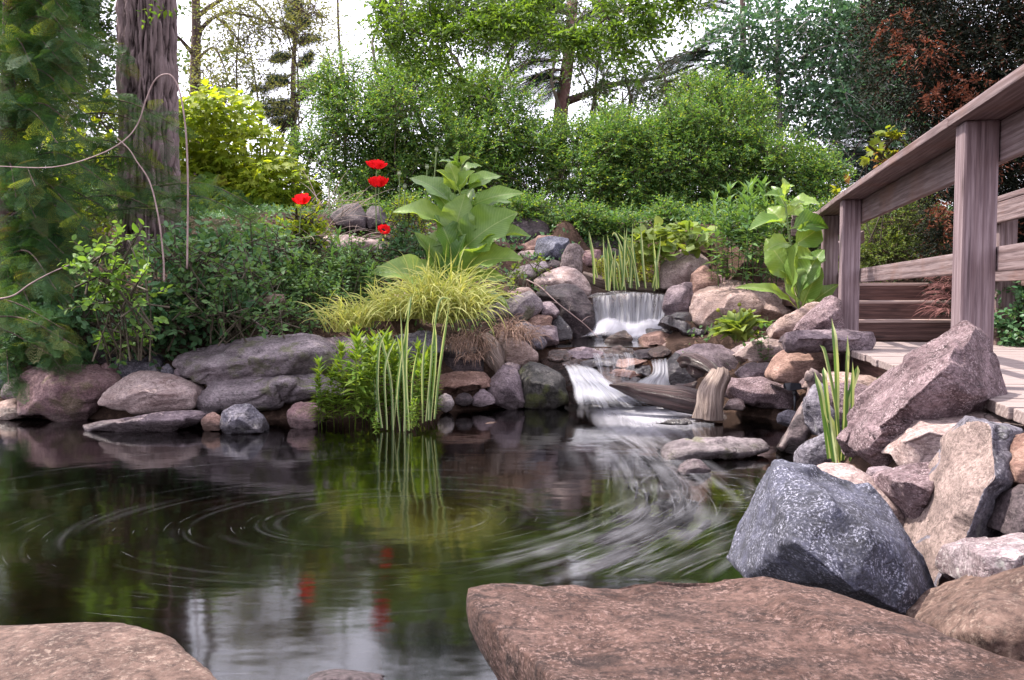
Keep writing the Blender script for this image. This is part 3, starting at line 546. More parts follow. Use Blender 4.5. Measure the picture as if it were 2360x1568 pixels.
# drowned stones seen through the water
for lab, pts, z, m in (('drowned rust coloured rock below the surface near the blue black boulder', [(1600,1260),(1640,1232),(1700,1240),(1712,1290),(1640,1310)], -0.035, 'orange'),
                       ('drowned broad brown slab below the surface left of the brown slab', [(900,1385),(985,1352),(1075,1360),(1085,1450),(960,1470),(890,1430)], -0.06, 'slab'),
                       ('drowned brown slab below the surface beside the buff corner slab', [(10,1425),(140,1408),(330,1420),(430,1470),(470,1540),(300,1560)], -0.07, 'slab'),
                       ('drowned orange slab below the surface by the white pebble', [(1090,985),(1150,968),(1215,975),(1190,992),(1110,996)], -0.05, 'orange'),
                       ('drowned brown rock below the surface beside the brown slab corner', [(1040,1500),(1085,1460),(1150,1500),(1180,1580),(1080,1590)], -0.09, 'slab')):
    w_ = [Pz(a, b, z + (0.0 if i % 2 else 0.02)) for i, (a, b) in enumerate(pts)]; w_ += [v * (1, 1, 0) + (0, 0, -0.42) for v in w_]
    rock(lab, None, 3, m, world=w_, res=30, sm=3, amp=0.03, chips=0)
# wet cascade bed: terraces of rusty rock
rock('wide rusty wet bedrock ledge in the middle of the lower cascade', [(1285,812),(1400,800),(1480,806),(1500,850),(1470,890),(1430,905),(1365,895),(1300,850)], 7.9, 'wetrust', th=1.0, lean=0.95, bulge=0.0, inner=[(1380,850,-0.02),(1430,870,-0.06)], res=80, sm=1, amp=0.035, chips=2, strat=(0.9,0.9,4))
for i_, (x, y, w_, Y, m_) in enumerate(((1290,820,60,8.0,'wetrust'),(1350,815,80,8.05,'mauve'),(1425,812,75,8.1,'wetrust'),(1485,815,60,8.1,'dark'),(1325,838,60,7.85,'wetrust'),(1385,836,90,7.8,'wet'),(1450,838,70,7.8,'orange'),(1380,858,70,7.62,'wetrust'),(1435,860,80,7.6,'orange'),(1480,852,50,7.7,'wet'),(1400,878,70,7.45,'wetrust'),(1452,880,56,7.48,'wet'),(1365,885,50,7.4,'wetrust'),(1520,812,50,8.05,'wetrust'),(1545,905,60,7.3,'wet'),(1480,905,70,7.3,'wet'))):
    hw = w_ * 0.5; rock(['leftmost flat wet stone in the top step of the lower cascade bed', 'second flat wet stone in the top step of the lower cascade bed', 'third flat wet stone in the top step of the lower cascade bed', 'fourth flat wet stone in the top step of the lower cascade bed', 'left hand flat wet stone in the second step of the lower cascade bed', 'middle flat wet stone in the second step of the lower cascade bed', 'rusty orange flat wet stone in the second step of the lower cascade bed', 'left hand flat wet stone in the third step of the lower cascade bed', 'right hand flat wet stone in the third step of the lower cascade bed', 'black flat wet stone in the third step of the lower cascade bed', 'left hand flat wet stone in the lowest step of the lower cascade bed', 'black right hand flat wet stone in the lowest step of the lower cascade bed', 'small left end flat wet stone in the lowest step of the lower cascade bed', 'right end flat wet stone in the top step of the lower cascade bed', 'black froth washed flat stone under the small right fall of the cascade', 'low black flat stone in the cascade just above the wet log'][i_], [(x + hw * a_ * R(.8, 1.2), y + b_ * R(.7, 1.3)) for a_, b_ in ((-1, 6), (-.85, -5), (-.1, -11), (.7, -9), (1, 0), (.6, 12), (-.5, 13))], Y - 0.12, m_, th=0.30, lean=0.8, bulge=0.02, res=34, sm=0, amp=0.022, chips=5, fac=1.05, name='flat_stone', group='flat wet stones of the cascade bed', under=None)
rock('rusty wet rock under the left run of the lower cascade', [(1240,815),(1300,806),(1370,850),(1375,905),(1420,945),(1300,950),(1295,880)], 7.72, 'wetrust', th=0.8, lean=0.9, bulge=0.0, res=54, sm=2, amp=0.025, chips=2, strat=(0.9,0.9,3))
rock('low rounded wet stone under the small right fall', [(1425,920),(1450,893),(1490,886),(1540,892),(1570,915),(1500,925)], 7.55, 'wet', th=0.3, res=32, sm=4)
finish_rocks()
ground_sheet()

# ------------------------------------------------------------------ footbridge, railings, steps
M_POST = wood_mat('weathered_post_wood', (0.145, 0.100, 0.112), (0.235, 0.178, 0.190), (0.105, 0.066, 0.072))
M_RAIL = wood_mat('weathered_rail_wood', (0.125, 0.086, 0.090), (0.205, 0.155, 0.158), (0.085, 0.05, 0.048), stain=(0.15, 0.075, 0.055))
M_DECK = wood_mat('bleached_deck_wood', (0.19, 0.148, 0.142), (0.275, 0.225, 0.215), (0.14, 0.10, 0.095))
M_SLEEP = wood_mat('dark_sleeper_wood', (0.062, 0.030, 0.027), (0.115, 0.062, 0.054), (0.04, 0.02, 0.018))
def board(name, a, b, w, h, mat, parent, bev=0.006, up=(0, 0, 1), warp=0.0):
    """a board from a to b: w across, h along 'up'; its own local x runs with the grain"""
    a = np.array(a, float); b = np.array(b, float); X = unit(b - a); L = np.linalg.norm(b - a)
    Zv = np.array(up, float); Yv = unit(np.cross(Zv, X)); Zv = np.cross(X, Yv)
    bm = bmesh.new(); bmesh.ops.create_cube(bm, size=1.0)
    for v in bm.verts: v.co = (v.co.x * L, v.co.y * w, v.co.z * h)
    bmesh.ops.bevel(bm, geom=list(bm.edges), offset=min(bev, 0.3 * min(w, h)), segments=2, affect='EDGES', profile=0.6)
    me = bpy.data.meshes.new(name); bm.to_mesh(me); bm.free(); me.materials.append(mat)
    o = bpy.data.objects.new(name, me); COL.objects.link(o); o.parent = parent; BASE[o.name] = BASE[parent.name]
    m = Matrix.Identity(4); c = (a + b) / 2 - BASE[parent.name]
    for r in range(3): m[r][0], m[r][1], m[r][2], m[r][3] = X[r], Yv[r], Zv[r], c[r]
    o.matrix_basis = m
    return o
DK = 0.60
M_LITEDGE = wood_mat('sunlit_step_edge_wood', (0.26, 0.18, 0.16), (0.42, 0.32, 0.29), (0.2, 0.13, 0.115))  # pale wood colour imitates sun catching the step edges
M_TREAD = plain('sunlit_tread_earth', (0.20, 0.13, 0.11), (0.33, 0.235, 0.205), 18, 0.95, 0.1, 0.6)  # earth colour lightened so the treads look sunlit
def edgeX(Y): return 1.75 + 0.219 * (Y - 2.91)
dd_ = unit(np.array([0.219, 1, 0])); dn = np.array([dd_[1], -dd_[0], 0])
deck = thing('footbridge_deck', 'bleached plank deck of the footbridge running up to the timber steps', 'footbridge', (edgeX(4.5) + 0.7, 4.5, DK - 0.05))
k = 0; Yc = 1.55
while Yc < 7.46:
    e = np.array([edgeX(Yc), Yc, DK - 0.024]); j = rng.uniform(-0.012, 0.012)
    board('plank', e + dn * j + (0, 0, rng.uniform(-.0025, .0025)), e + dn * 1.5 + (0, 0, rng.uniform(-.0025, .0025)), 0.137, 0.046, M_DECK, deck, 0.005)
    Yc += 0.1445 * dd_[1]; k += 1
for off in (0.12, 0.75, 1.38):
    board('joist', np.array([edgeX(1.5), 1.5, DK - 0.15]) + dn * off, np.array([edgeX(7.5), 7.5, DK - 0.15]) + dn * off, 0.05, 0.2, M_SLEEP, deck)

def railX(Y): return 1.995 + 0.215 * (Y - 3.7)
rail = thing('wooden_railing', 'near weathered wooden railing with thick handrail and square posts along the deck edge', 'railing', (railX(5), 5, DK))
A_ = np.array([2.965, 8.0, 0]); B_ = np.array([railX(6.7), 6.7, 0]); C_ = np.array([railX(3.7), 3.7, 0]); N_ = np.array([railX(0.6), 0.6, 0])
CAPZ = 1.737
for q, z0 in ((A_, 0.55), (B_, DK - 0.25), (C_, DK - 0.25), (N_, DK - 0.25)):
    board('post', q + (0, 0, z0), q + (0, 0, CAPZ - 0.002), 0.138, 0.138, M_POST, rail, 0.012, up=(-dd_[1], dd_[0], 0))
sd = unit(np.array([0.215, 1, 0])); sn = np.array([sd[1], -sd[0], 0])
def along(a, b, s0, s1): return a + (b - a) * s0, a + (b - a) * s1
zc = np.array([0, 0, CAPZ + 0.022])
for a, b in ((N_, C_ + sd * 0.07), (C_ + sd * 0.075, B_ + sd * 0.02), (B_ + sd * 0.024, A_ + (0.0, 0.08, 0))):
    board('handrail', a + zc, b + zc, 0.20, 0.045, M_RAIL, rail, 0.008)
lv = P(1833, 500, 8.15); lv[2] = CAPZ + 0.02
board('handrail', A_ + (-0.02, 0.185, CAPZ + 0.021), lv + (0, 0.1, 0), 0.19, 0.044, M_RAIL, rail, 0.008, up=(0, -0.22, 0.97))
board('top_rail', A_ + (-0.06, 0.19, CAPZ - 0.09), lv + (0, 0.12, -0.11), 0.04, 0.16, M_RAIL, rail)
io = sn * 0.092
for a, b in ((N_, C_ - sd * 0.0), (C_ + sd * 0.004, B_ + sd * 0.05), (B_ + sd * 0.056, A_)):
    board('top_rail', a + io + (0, 0, CAPZ - 0.09), b + io + (0, 0, CAPZ - 0.09), 0.04, 0.172, M_RAIL, rail)
    board('bottom_rail', a + io + (0, 0, 1.152), b + io + (0, 0, 1.152), 0.042, 0.105, M_RAIL, rail)
board('sloping_rail', P(1918, 580, 8.1), P(1988, 546, 8.95), 0.04, 0.125, M_RAIL, rail)

fr_ = thing('wooden_railing', 'far weathered wooden railing on the right side of the deck, partly behind the near post', 'railing', (3.97, 6.9, DK))
G = np.array([3.97, 6.9, 0]); G2 = G - sd * 3.2; G3 = G + sd * 0.5
for q in (G, G2): board('post', q + (0, 0, 0.3), q + (0, 0, CAPZ - 0.002), 0.138, 0.138, M_RAIL, fr_, 0.012, up=(-dd_[1], dd_[0], 0))
board('handrail', G2 + zc, G3 + zc, 0.20, 0.045, M_RAIL, fr_, 0.008)
board('top_rail', G2 - io + (0, 0, CAPZ - 0.09), G3 - io + (0, 0, CAPZ - 0.09), 0.04, 0.16, M_RAIL, fr_)
board('bottom_rail', G2 - io + (0, 0, 1.155), G3 - io + (0, 0, 1.155), 0.042, 0.10, M_RAIL, fr_)
board('bottom_rail', G2 + io + (0, 0, 1.12), G3 + io + (0, 0, 1.12), 0.042, 0.10, M_RAIL, fr_)

st = thing('timber_steps', 'dark timber sleeper steps climbing from the end of the deck', 'steps', (3.6, 7.6, DK))
for k in range(3):
    y0 = 7.56 + 0.31 * k; zt = DK + 0.165 * (k + 1)
    board('riser', (2.86, y0, zt - 0.083), (4.45, y0 - 0.02, zt - 0.083), 0.11, 0.166, M_SLEEP, st, 0.012)
    board('lit_edge_strip', (2.87, y0 - 0.004, zt + 0.004), (4.44, y0 - 0.024, zt + 0.004), 0.112, 0.030, M_LITEDGE, st, 0.008)  # added strip, painted pale in place of sunlight along the edge
    V = np.array([(2.86, y0 + 0.05, zt - 0.012), (4.45, y0 + 0.05, zt - 0.012), (4.45, y0 + 0.26 + (0.6 if k == 2 else 0), zt - 0.006), (2.86, y0 + 0.26 + (0.6 if k == 2 else 0), zt - 0.006)])
    V = np.vstack([V, V - (0, 0, 0.2)])
    solid('tread', V, np.array([(0, 1, 2, 3), (7, 6, 5, 4), (0, 4, 5, 1), (1, 5, 6, 2), (2, 6, 7, 3), (3, 7, 4, 0)]), M_TREAD, st, smooth=False)

# black garden spotlight on the right bank
M_BLK = plain('black_plastic', (0.012, 0.013, 0.018), (0.03, 0.03, 0.038), 30, 0.45, 0.5, 0.1)
s = NT('lamp_glass'); s.pbsdf((0.02, 0.025, 0.03), 0.08, 0.6); M_LGL = s.m
c0 = P(1826, 889, 6.5); sl = thing('garden_spotlight', 'small black angular garden spotlight perched on the pale boulder of the right bank', 'garden light', c0 - (0, 0, 0.07))
def box_shape(name, pts, mat, par):
    bm = bmesh.new(); vs = [bm.verts.new(tuple(np.array(p) - BASE[par.name])) for p in pts]; bmesh.ops.convex_hull(bm, input=vs)
    bmesh.ops.bevel(bm, geom=list(bm.edges), offset=0.002, segments=1, affect='EDGES')
    me = bpy.data.meshes.new(name); bm.to_mesh(me); bm.free(); return link(name, me, par, None, mat)
box_shape('housing', [c0 + v for v in ((-.075,-.04,.02),(-.055,-.05,-.03),(-.03,-.055,.028),(.07,-.05,.018),(.07,-.05,-.022),(-.05,.05,.03),(-.05,.05,-.03),(.06,.05,.02),(.06,.05,-.025),(-.035,-.055,-.034))], M_BLK, sl)
box_shape('lens', [c0 + v for v in ((-.0765,-.034,.016),(-.0605,-.042,-.022),(-.058,.03,.018),(-.056,.03,-.02),(-.0785,-.03,.012),(-.07,.0,-.012))], M_LGL, sl)
V, T = tube(np.array([c0 + (0.015, 0, -0.028), c0 + (0.018, 0, -0.05), c0 + (0.02, 0, -0.07)]), [0.014, 0.02, 0.016], 10); solid('knuckle', V, T, M_BLK, sl)
V, T = tube(np.array([c0 + (0.02, 0, -0.068), c0 + (0.022, 0, -0.2)]), [0.01, 0.008], 8); solid('stake', V, T, M_BLK, sl)

# ------------------------------------------------------------------ moving water
s = NT('white_water'); uvn = s.n('UVMap'); at = s.n('Attribute'); at.attribute_name = 'dens'
a1 = s.noise(s.mapping(uvn.outputs[0], (34, 1.1, 1)), 1.0, 4, 0.6); a2 = s.noise(s.mapping(uvn.outputs[0], (8, 0.5, 1)), 1.0, 3, 0.6)
al = s.math('ADD', s.math('MULTIPLY', a1, 0.6), s.math('MULTIPLY', a2, 0.8)); al = s.math('SUBTRACT', al, 0.05)
al = s.math('SUBTRACT', s.math('ADD', al, at.outputs['Fac']), 1.0)
al = s.ramp(al, (0.24, 0.0), (0.80, 0.85))
al = s.math('MULTIPLY', al, s.ramp(at.outputs['Fac'], (0.02, 0.0), (0.3, 1.0)))
b = s.n('BsdfPrincipled'); b.inputs['Base Color'].default_value = (0.62, 0.62, 0.67, 1); b.inputs['Roughness'].default_value = 0.5
t = s.n('BsdfTranslucent'); t.inputs[0].default_value = (0.62, 0.62, 0.68, 1); m1 = s.n('MixShader'); m1.inputs[0].default_value = 0.45
s.l(b.outputs[0], m1.inputs[1]); s.l(t.outputs[0], m1.inputs[2])
tr = s.n('BsdfTransparent'); mx = s.n('MixShader'); s.l(al, mx.inputs[0]); s.l(tr.outputs[0], mx.inputs[1]); s.l(m1.outputs[0], mx.inputs[2]); s.l(mx.outputs[0], s.out.inputs[0])
M_WHITE = s.m
s = NT('froth'); geo = s.n('NewGeometry'); at = s.n('Attribute'); at.attribute_name = 'dens'; uvn = s.n('UVMap')
a1 = s.noise(s.mapping(uvn.outputs[0], (26, 1.6, 1)), 1.0, 6, 0.66, 0.5); a2 = s.noise(s.mapping(uvn.outputs[0], (3.5, 1.6, 1)), 1.0, 3, 0.5, 0.4)
al = s.math('ADD', s.math('MULTIPLY', a1, 0.55), s.math('MULTIPLY', a2, 0.7))
al = s.ramp(s.math('SUBTRACT', s.math('ADD', al, at.outputs['Fac']), 1.0), (0.02, 0.0), (0.85, 0.82))
al = s.math('MULTIPLY', al, s.ramp(at.outputs['Fac'], (0.02, 0.0), (0.35, 1.0)))
b = s.n('BsdfDiffuse'); b.inputs[0].default_value = (0.52, 0.51, 0.56, 1); tr = s.n('BsdfTransparent'); mx = s.n('MixShader')
s.l(al, mx.inputs[0]); s.l(tr.outputs[0], mx.inputs[1]); s.l(b.outputs[0], mx.inputs[2]); s.l(mx.outputs[0], s.out.inputs[0]); M_FROTH = s.m
s = NT('foam_thread'); at = s.n('Attribute'); at.attribute_name = 'dens'
b = s.n('BsdfDiffuse'); b.inputs[0].default_value = (0.5, 0.5, 0.55, 1); tr = s.n('BsdfTransparent'); mx = s.n('MixShader')
s.l(at.outputs['Fac'], mx.inputs[0]); s.l(tr.outputs[0], mx.inputs[1]); s.l(b.outputs[0], mx.inputs[2]); s.l(mx.outputs[0], s.out.inputs[0]); M_THREAD = s.m
s = NT('stream_water'); geo = s.n('NewGeometry'); fr = s.n('Fresnel'); fr.inputs['IOR'].default_value = 1.33
gl = s.n('BsdfGlossy'); gl.inputs['Roughness'].default_value = 0.12; nr = s.bump(s.noise(s.mapping(geo.outputs['Position'], (1, 2, 1)), 9, 3), 0.3, 0.03); s.l(nr, gl.inputs['Normal']); s.l(nr, fr.inputs['Normal'])
tr = s.n('BsdfTransparent'); tr.inputs[0].default_value = (0.72, 0.56, 0.45, 1); mx = s.n('MixShader')
s.l(s.math('MULTIPLY', fr.outputs[0], 1.0, True), mx.inputs[0]); s.l(tr.outputs[0], mx.inputs[1]); s.l(gl.outputs[0], mx.inputs[2]); s.l(mx.outputs[0], s.out.inputs[0]); M_STREAM = s.m

def sheet(name, rows, nu, nv, dens, mat, jit=0.0, flat=None):
    rows = [np.array([(P(*q) if flat is None else Pz(q[0], q[1], flat)) for q in r]) for r in rows]
    def rs(p, n):
        d = np.concatenate([[0], np.cumsum(np.linalg.norm(np.diff(p, axis=0), axis=1))]); t = np.linspace(0, d[-1], n)
        return np.stack([np.interp(t, d, p[:, i]) for i in range(3)], -1)
    rr = [rs(spline(r, 30) if len(r) > 2 else r, nu) for r in rows]; m = len(rr)
    G_ = np.array(rr); tv = np.linspace(0, m - 1, nv); out = np.zeros((nv, nu, 3))
    for j in range(nu):
        c = spline(G_[:, j], 20 * (m - 1)) if m > 2 else G_[:, j]; tc_ = np.linspace(0, m - 1, len(c))
        for i in range(3): out[:, j, i] = np.interp(tv, tc_, c[:, i])
    u, v = np.meshgrid(np.linspace(0, 1, nu), np.linspace(0, 1, nv))
    if jit:
        q = np.stack([u * 26, v * 2, u * 0], -1).reshape(-1, 3); out[..., 1] += jit * fbm(q, 3, 4).reshape(nv, nu) * np.clip(v * 3, 0, 1)
    V = out.reshape(-1, 3); i = np.arange(nv - 1)[:, None] * nu + np.arange(nu - 1)[None]
    T = np.stack([i, i + 1, i + nu + 1, i + nu], -1).reshape(-1, 4)
    D = np.clip(dens(u, v), 0, 1.2); return solid(name, V, T, mat, None, True, {'dens': D.ravel()}, np.stack([u.ravel(), v.ravel()], -1))
ed = lambda u, k=0.12: sstep(0, k, u) * (1 - sstep(1 - k, 1, u))
# upper pool, middle pool
tag(sheet('upper_pool_water', [[(1335,655,10.5),(1440,655,10.5),(1540,655,10.5)], [(1335,668,9.9),(1440,668,9.9),(1548,668,9.9)], [(1350,687,9.36),(1410,681,9.34),(1450,676,9.33),(1500,678,9.34),(1548,685,9.36)]], 30, 16, lambda u, v: 0*u, M_STREAM), kind='structure')
tag(sheet('middle_pool_water', [[(1285,766,9.3),(1420,766,9.3),(1570,766,9.3)], [(1235,784,8.8),(1400,784,8.8),(1575,782,8.8)], [(1205,803,8.32),(1400,800,8.35),(1565,802,8.3)]], 30, 12, lambda u, v: 0*u, M_STREAM), kind='structure')
# upper fall
tag(sheet('waterfall', [[(1358,684,9.42),(1410,678,9.42),(1450,672,9.42),(1500,674,9.42),(1545,681,9.42)], [(1360,692,9.30),(1410,686,9.29),(1450,681,9.28),(1500,683,9.29),(1543,690,9.30)], [(1364,725,9.24),(1450,722,9.22),(1538,722,9.23)], [(1368,768,9.16),(1450,765,9.14),(1534,764,9.16)]], 120, 26,
          lambda u, v: 0.93 * ed(u, 0.05) * (0.75 + 0.35 * v) * (0.55 + 0.5 * sstep(0.02, 0.12, v)), M_WHITE, 0.035), kind='structure')
tag(sheet('waterfall_froth', [[(1366,728,9.16),(1400,722,9.14),(1450,730,9.15),(1500,724,9.14),(1538,724,9.15)], [(1362,750,8.98),(1405,738,8.93),(1450,752,8.96),(1505,742,8.90),(1545,744,8.98)], [(1340,772,8.88),(1400,764,8.82),(1450,774,8.86),(1510,768,8.84),(1548,768,8.9)], [(1285,781,8.72),(1400,782,8.7),(1500,784,8.7),(1560,780,8.75)]], 60, 24,
          lambda u, v: 1.10 * ed(u, 0.14) * sstep(0, 0.42, v) * (1 - 0.75 * sstep(0.55, 1.0, v)), M_FROTH), kind='stuff')
# lower cascade, left and right runs
tag(sheet('cascade_water', [[(1238,802,8.36),(1280,801,8.36),(1335,802,8.36)], [(1262,828,8.08),(1310,826,8.05),(1352,834,8.06)], [(1292,850,7.70),(1335,846,7.62),(1385,852,7.66)], [(1302,876,7.40),(1350,870,7.32),(1412,876,7.34)], [(1304,902,7.26),(1370,894,7.18),(1462,904,7.1)], [(1296,942,7.02),(1400,940,6.95),(1540,940,6.92)]], 70, 40,
          lambda u, v: ed(u, 0.2) * (0.55 + 0.66 * sstep(0.28, 0.5, v)) * (1 - 0.5 * sstep(0.84, 1.0, v)), M_WHITE, 0.03), kind='structure')
tag(sheet('cascade_water', [[(1468,800,8.32),(1520,802,8.3),(1562,805,8.3)], [(1478,820,8.0),(1520,818,7.98),(1562,820,8.0)], [(1488,832,7.74),(1520,828,7.7),(1552,828,7.72)], [(1490,862,7.55),(1520,860,7.5),(1553,862,7.52)], [(1428,890,7.42),(1500,882,7.36),(1572,888,7.4)], [(1415,914,7.32),(1500,908,7.28),(1592,908,7.3)]], 60, 36,
          lambda u, v: 0.98 * ed(u, 0.3) * (0.42 + 0.55 * sstep(0.3, 0.5, v)) * (1 - 0.3 * sstep(0.8, 1, v)), M_WHITE, 0.015), kind='structure')
tag(sheet('cascade_water', [[(1330,802,8.3),(1400,803,8.3),(1480,803,8.3)], [(1345,824,7.95),(1400,822,7.92),(1490,822,7.95)], [(1355,848,7.62),(1420,845,7.6),(1490,848,7.62)], [(1370,875,7.36),(1420,872,7.34),(1470,875,7.36)], [(1390,905,7.24),(1430,905,7.2),(1480,905,7.25)]], 60, 30,
          lambda u, v: ed(u, 0.2) * (0.80 - 0.2 * v), M_WHITE, 0.03), kind='structure')
# froth spreading over the pond
tag(sheet('pond_foam', [[(1270,916),(1380,914),(1500,916),(1640,928)], [(1215,946),(1400,948),(1600,950),(1790,950)], [(1235,975),(1420,985),(1600,978),(1790,975)], [(1330,1020),(1470,1035),(1600,1020),(1740,1000)], [(1400,1080),(1500,1095),(1590,1085),(1680,1060)], [(1400,1160),(1490,1175),(1570,1175),(1640,1150)], [(1310,1230),(1420,1245),(1520,1240),(1580,1220)]], 90, 90,
          lambda u, v: ed(u, 0.45) * (1.16 - 1.05 * sstep(0.0, 0.95, v) ** 0.75 + 0.10 * np.sin(u * 9) * v) * (0.55 + 0.45 * sstep(0, 0.12, v)), M_FROTH, flat=0.006), kind='stuff')
# foam threads drawn out on the slow whirl
def ribbons():
    Vs, Ts, Ds, o = [], [], [], 0
    def add(path, w, d):
        nonlocal o
        path = np.asarray(path); n = len(path); t = unit(np.gradient(path, axis=0)); sd_ = np.stack([-t[:, 1], t[:, 0], 0 * t[:, 0]], -1)
        prof = np.sin(np.linspace(0, np.pi, n)); V = np.concatenate([path - sd_ * w * 0.5, path, path + sd_ * w * 0.5]); Vs.append(V)
        Ds.append(np.concatenate([0 * prof, d * prof ** 1.5, 0 * prof])); i = np.arange(n - 1)
        Ts.append(np.concatenate([np.stack([i, i+1, n+i+1, n+i], -1), np.stack([n+i, n+i+1, 2*n+i+1, 2*n+i], -1)]) + o); o += 3 * n
    c = Pz(880, 1195, 0.0085)
    def whirl(n, w0, w1, d0, d1, s0, s1):
        for k in range(n):
            r = rng.uniform(0.25, 2.3); a = rng.uniform(0, 2 * np.pi); th = np.linspace(a, a + min(rng.uniform(s0, s1) / max(r, 0.35), 1.2), 12)
            p = np.stack([c[0] + 1.25 * r * np.cos(th), c[1] + 0.9 * r * np.sin(th) + 0.10 * r * np.cos(th), np.full(12, c[2] + rng.uniform(0, 0.0015))], -1)
            if p[:, 1].max() > 6.0 or p[:, 0].max() > 0.9: continue
            add(p, rng.uniform(w0, w1), rng.uniform(d0, d1))
    whirl(140, 0.02, 0.06, 0.004, 0.016, 0.3, 0.8); whirl(240, 0.003, 0.008, 0.02, 0.09, 0.05, 0.22)
    c2 = Pz(1655, 1130, 0.0085)
    for k in range(120):
        r = rng.uniform(0.05, 0.45); a = rng.uniform(0, 2 * np.pi); th = np.linspace(a, a + rng.uniform(0.2, 0.6), 8)
        add(np.stack([c2[0] + r * np.cos(th), c2[1] + 1.2 * r * np.sin(th), np.full(8, c2[2])], -1), rng.uniform(0.008, 0.02), rng.uniform(0.03, 0.16))
    base = np.array([Pz(a, b, 0.0085) for a, b in ((1400,985),(1490,1040),(1555,1100),(1575,1160),(1500,1215),(1380,1270),(1250,1310))]); sp2 = spline(base, 120)
    for k in range(330):
        wide = k % 2 == 0; i0 = rng.uniform(0.0, 5.2) ** 1.0; L = rng.uniform(0.4, 1.4); off = rng.normal(0, 0.17, 2); tt = np.linspace(i0, min(i0 + L, 6), 14) / 6 * (len(sp2) - 1)
        p = np.stack([np.interp(tt, np.arange(len(sp2)), sp2[:, i]) for i in range(3)], -1); p[:, 0] += off[0] * (1 + 0.3 * (tt - tt[0]) / 40); p[:, 1] += off[1]; p[:, 2] = 0.0085 + rng.uniform(0, 0.0015)
        add(p, rng.uniform(0.04, 0.13) if wide else rng.uniform(0.005, 0.014), rng.uniform(0.02, 0.065) if wide else rng.uniform(0.015, 0.09))
    for k in range(90):   # streaks near the big slab
        a = np.array([rng.uniform(1280, 1760), rng.uniform(1225, 1335)]); L = rng.uniform(40, 110); p = np.array([Pz(a[0] + L * t, a[1] - L * (0.62 * t - 0.2 * t * t), 0.0085) for t in np.linspace(0, 1, 9)])
        add(p, rng.uniform(0.006, 0.02), rng.uniform(0.02, 0.11))
    tag(solid('foam_threads', np.vstack(Vs), np.vstack(Ts), M_THREAD, None, True, {'dens': np.concatenate(Ds)}), kind='stuff')
ribbons()

# ------------------------------------------------------------------ foliage helpers
def T2(w, fold=0.08, droop=0.06, peak=0.42):   # leaf: base at origin, tip at y=1
    V = np.array([(0, 0, 0), (-w, peak, fold), (0, 1, -droop), (w, peak, fold), (0, peak, 0)], float)
    return V, np.array([(0, 4, 1), (4, 2, 1), (0, 3, 4), (4, 3, 2)])
def T1(w, fold=0.06):
    V = np.array([(0, 0, 0), (-w, 0.45, fold), (0, 1, 0), (w, 0.45, fold)], float); return V, np.array([(0, 2, 1), (0, 3, 2)])
def TOV(w, droop=0.1):   # rounder leaf, 8 tris
    V = np.array([(0,0,0),(0,.5,0),(0,1,-droop),(-w*.75,.22,.05),(-w,.5,.06),(-w*.62,.8,.01),(w*.75,.22,.05),(w,.5,.06),(w*.62,.8,.01)], float)
    return V, np.array([(0,1,3),(3,1,4),(4,1,5),(5,1,2),(1,0,6),(1,6,7),(1,7,8),(1,8,2)])
def TMAPLE():
    ang = np.radians([-100, -72, -55, -38, -18, 0, 18, 38, 55, 72, 100]); rr = np.array([0.42, 0.62, 0.40, 0.78, 0.42, 1.0, 0.42, 0.78, 0.40, 0.62, 0.42]) * 0.62
    V = [(0, 0.30, 0)] + [(r * math.sin(a), 0.36 + r * math.cos(a), -0.10 * r + (0.05 if k % 2 == 0 else -0.03)) for k, (a, r) in enumerate(zip(ang, rr))] + [(0, 0, 0)]
    T = [(0, k + 1, k) for k in range(1, 11)] + [(0, 1, 12), (0, 12, 11)]
    return np.array(V), np.array(T)
def TROUND():
    a = np.linspace(0, 2 * np.pi, 9)[:-1] - np.pi / 2; V = [(0, 0.5, 0)] + [(0.46 * math.cos(t), 0.5 + 0.5 * math.sin(t), 0.05 * math.cos(2 * t)) for t in a]
    return np.array(V), np.array([(0, k, k % 8 + 1) for k in range(1, 9)])
def orient(L, U, s, ws=1.0):
    L = unit(L); X = unit(np.cross(L, U)); Z = np.cross(X, L); s = np.broadcast_to(np.asarray(s, float), (len(L),))
    return np.stack([X * s[:, None] * ws, L * s[:, None], Z * s[:, None]], -1)
def place(tm, M, p):
    V, T = tm; n, k = len(p), len(V)
    W = (np.einsum('nij,kj->nki', M, V) + p[:, None]).reshape(-1, 3)
    return W, (T[None] + (np.arange(n) * k)[:, None, None]).reshape(-1, T.shape[1])
def foliage(par, name, tm, M, p, mat, nparts=0, part='leaf', stuff=True, score=None):
    n = len(p)
    if nparts and n:
        sc = np.linalg.norm(M[:, :, 1], axis=1) / np.maximum(p[:, 1], 0.1) if score is None else score
        order = np.argsort(-sc); sel = order[:nparts]; rest = order[nparts:]
        me = arrmesh(part, tm[0], tm[1]); me.materials.append(mat); b = BASE[par.name]
        for i in sel:
            o = bpy.data.objects.new(part, me); COL.objects.link(o); o.parent = par
            m = Matrix.Identity(4)
            for r in range(3): m[r][0], m[r][1], m[r][2], m[r][3] = M[i, r, 0], M[i, r, 1], M[i, r, 2], p[i, r] - b[r]
            o.matrix_basis = m
        M, p = M[rest], p[rest]
    if len(p):
        V, T = place(tm, M, p); rn = np.repeat(rng.random(len(p)), len(tm[0]))
        o = solid(name, V, T, mat, par, False, {'rnd': rn})
        if stuff: tag(o, kind='stuff')
        return o
def blobs_px(*bl):   # (x, y, Y, rx, ry, depth) in picture units -> centres and radii in metres
    return [(P(x, y, Y), np.array([rx * px(Y), dz * FY(Y) / Y, ry * px(Y)])) for x, y, Y, rx, ry, dz in bl]
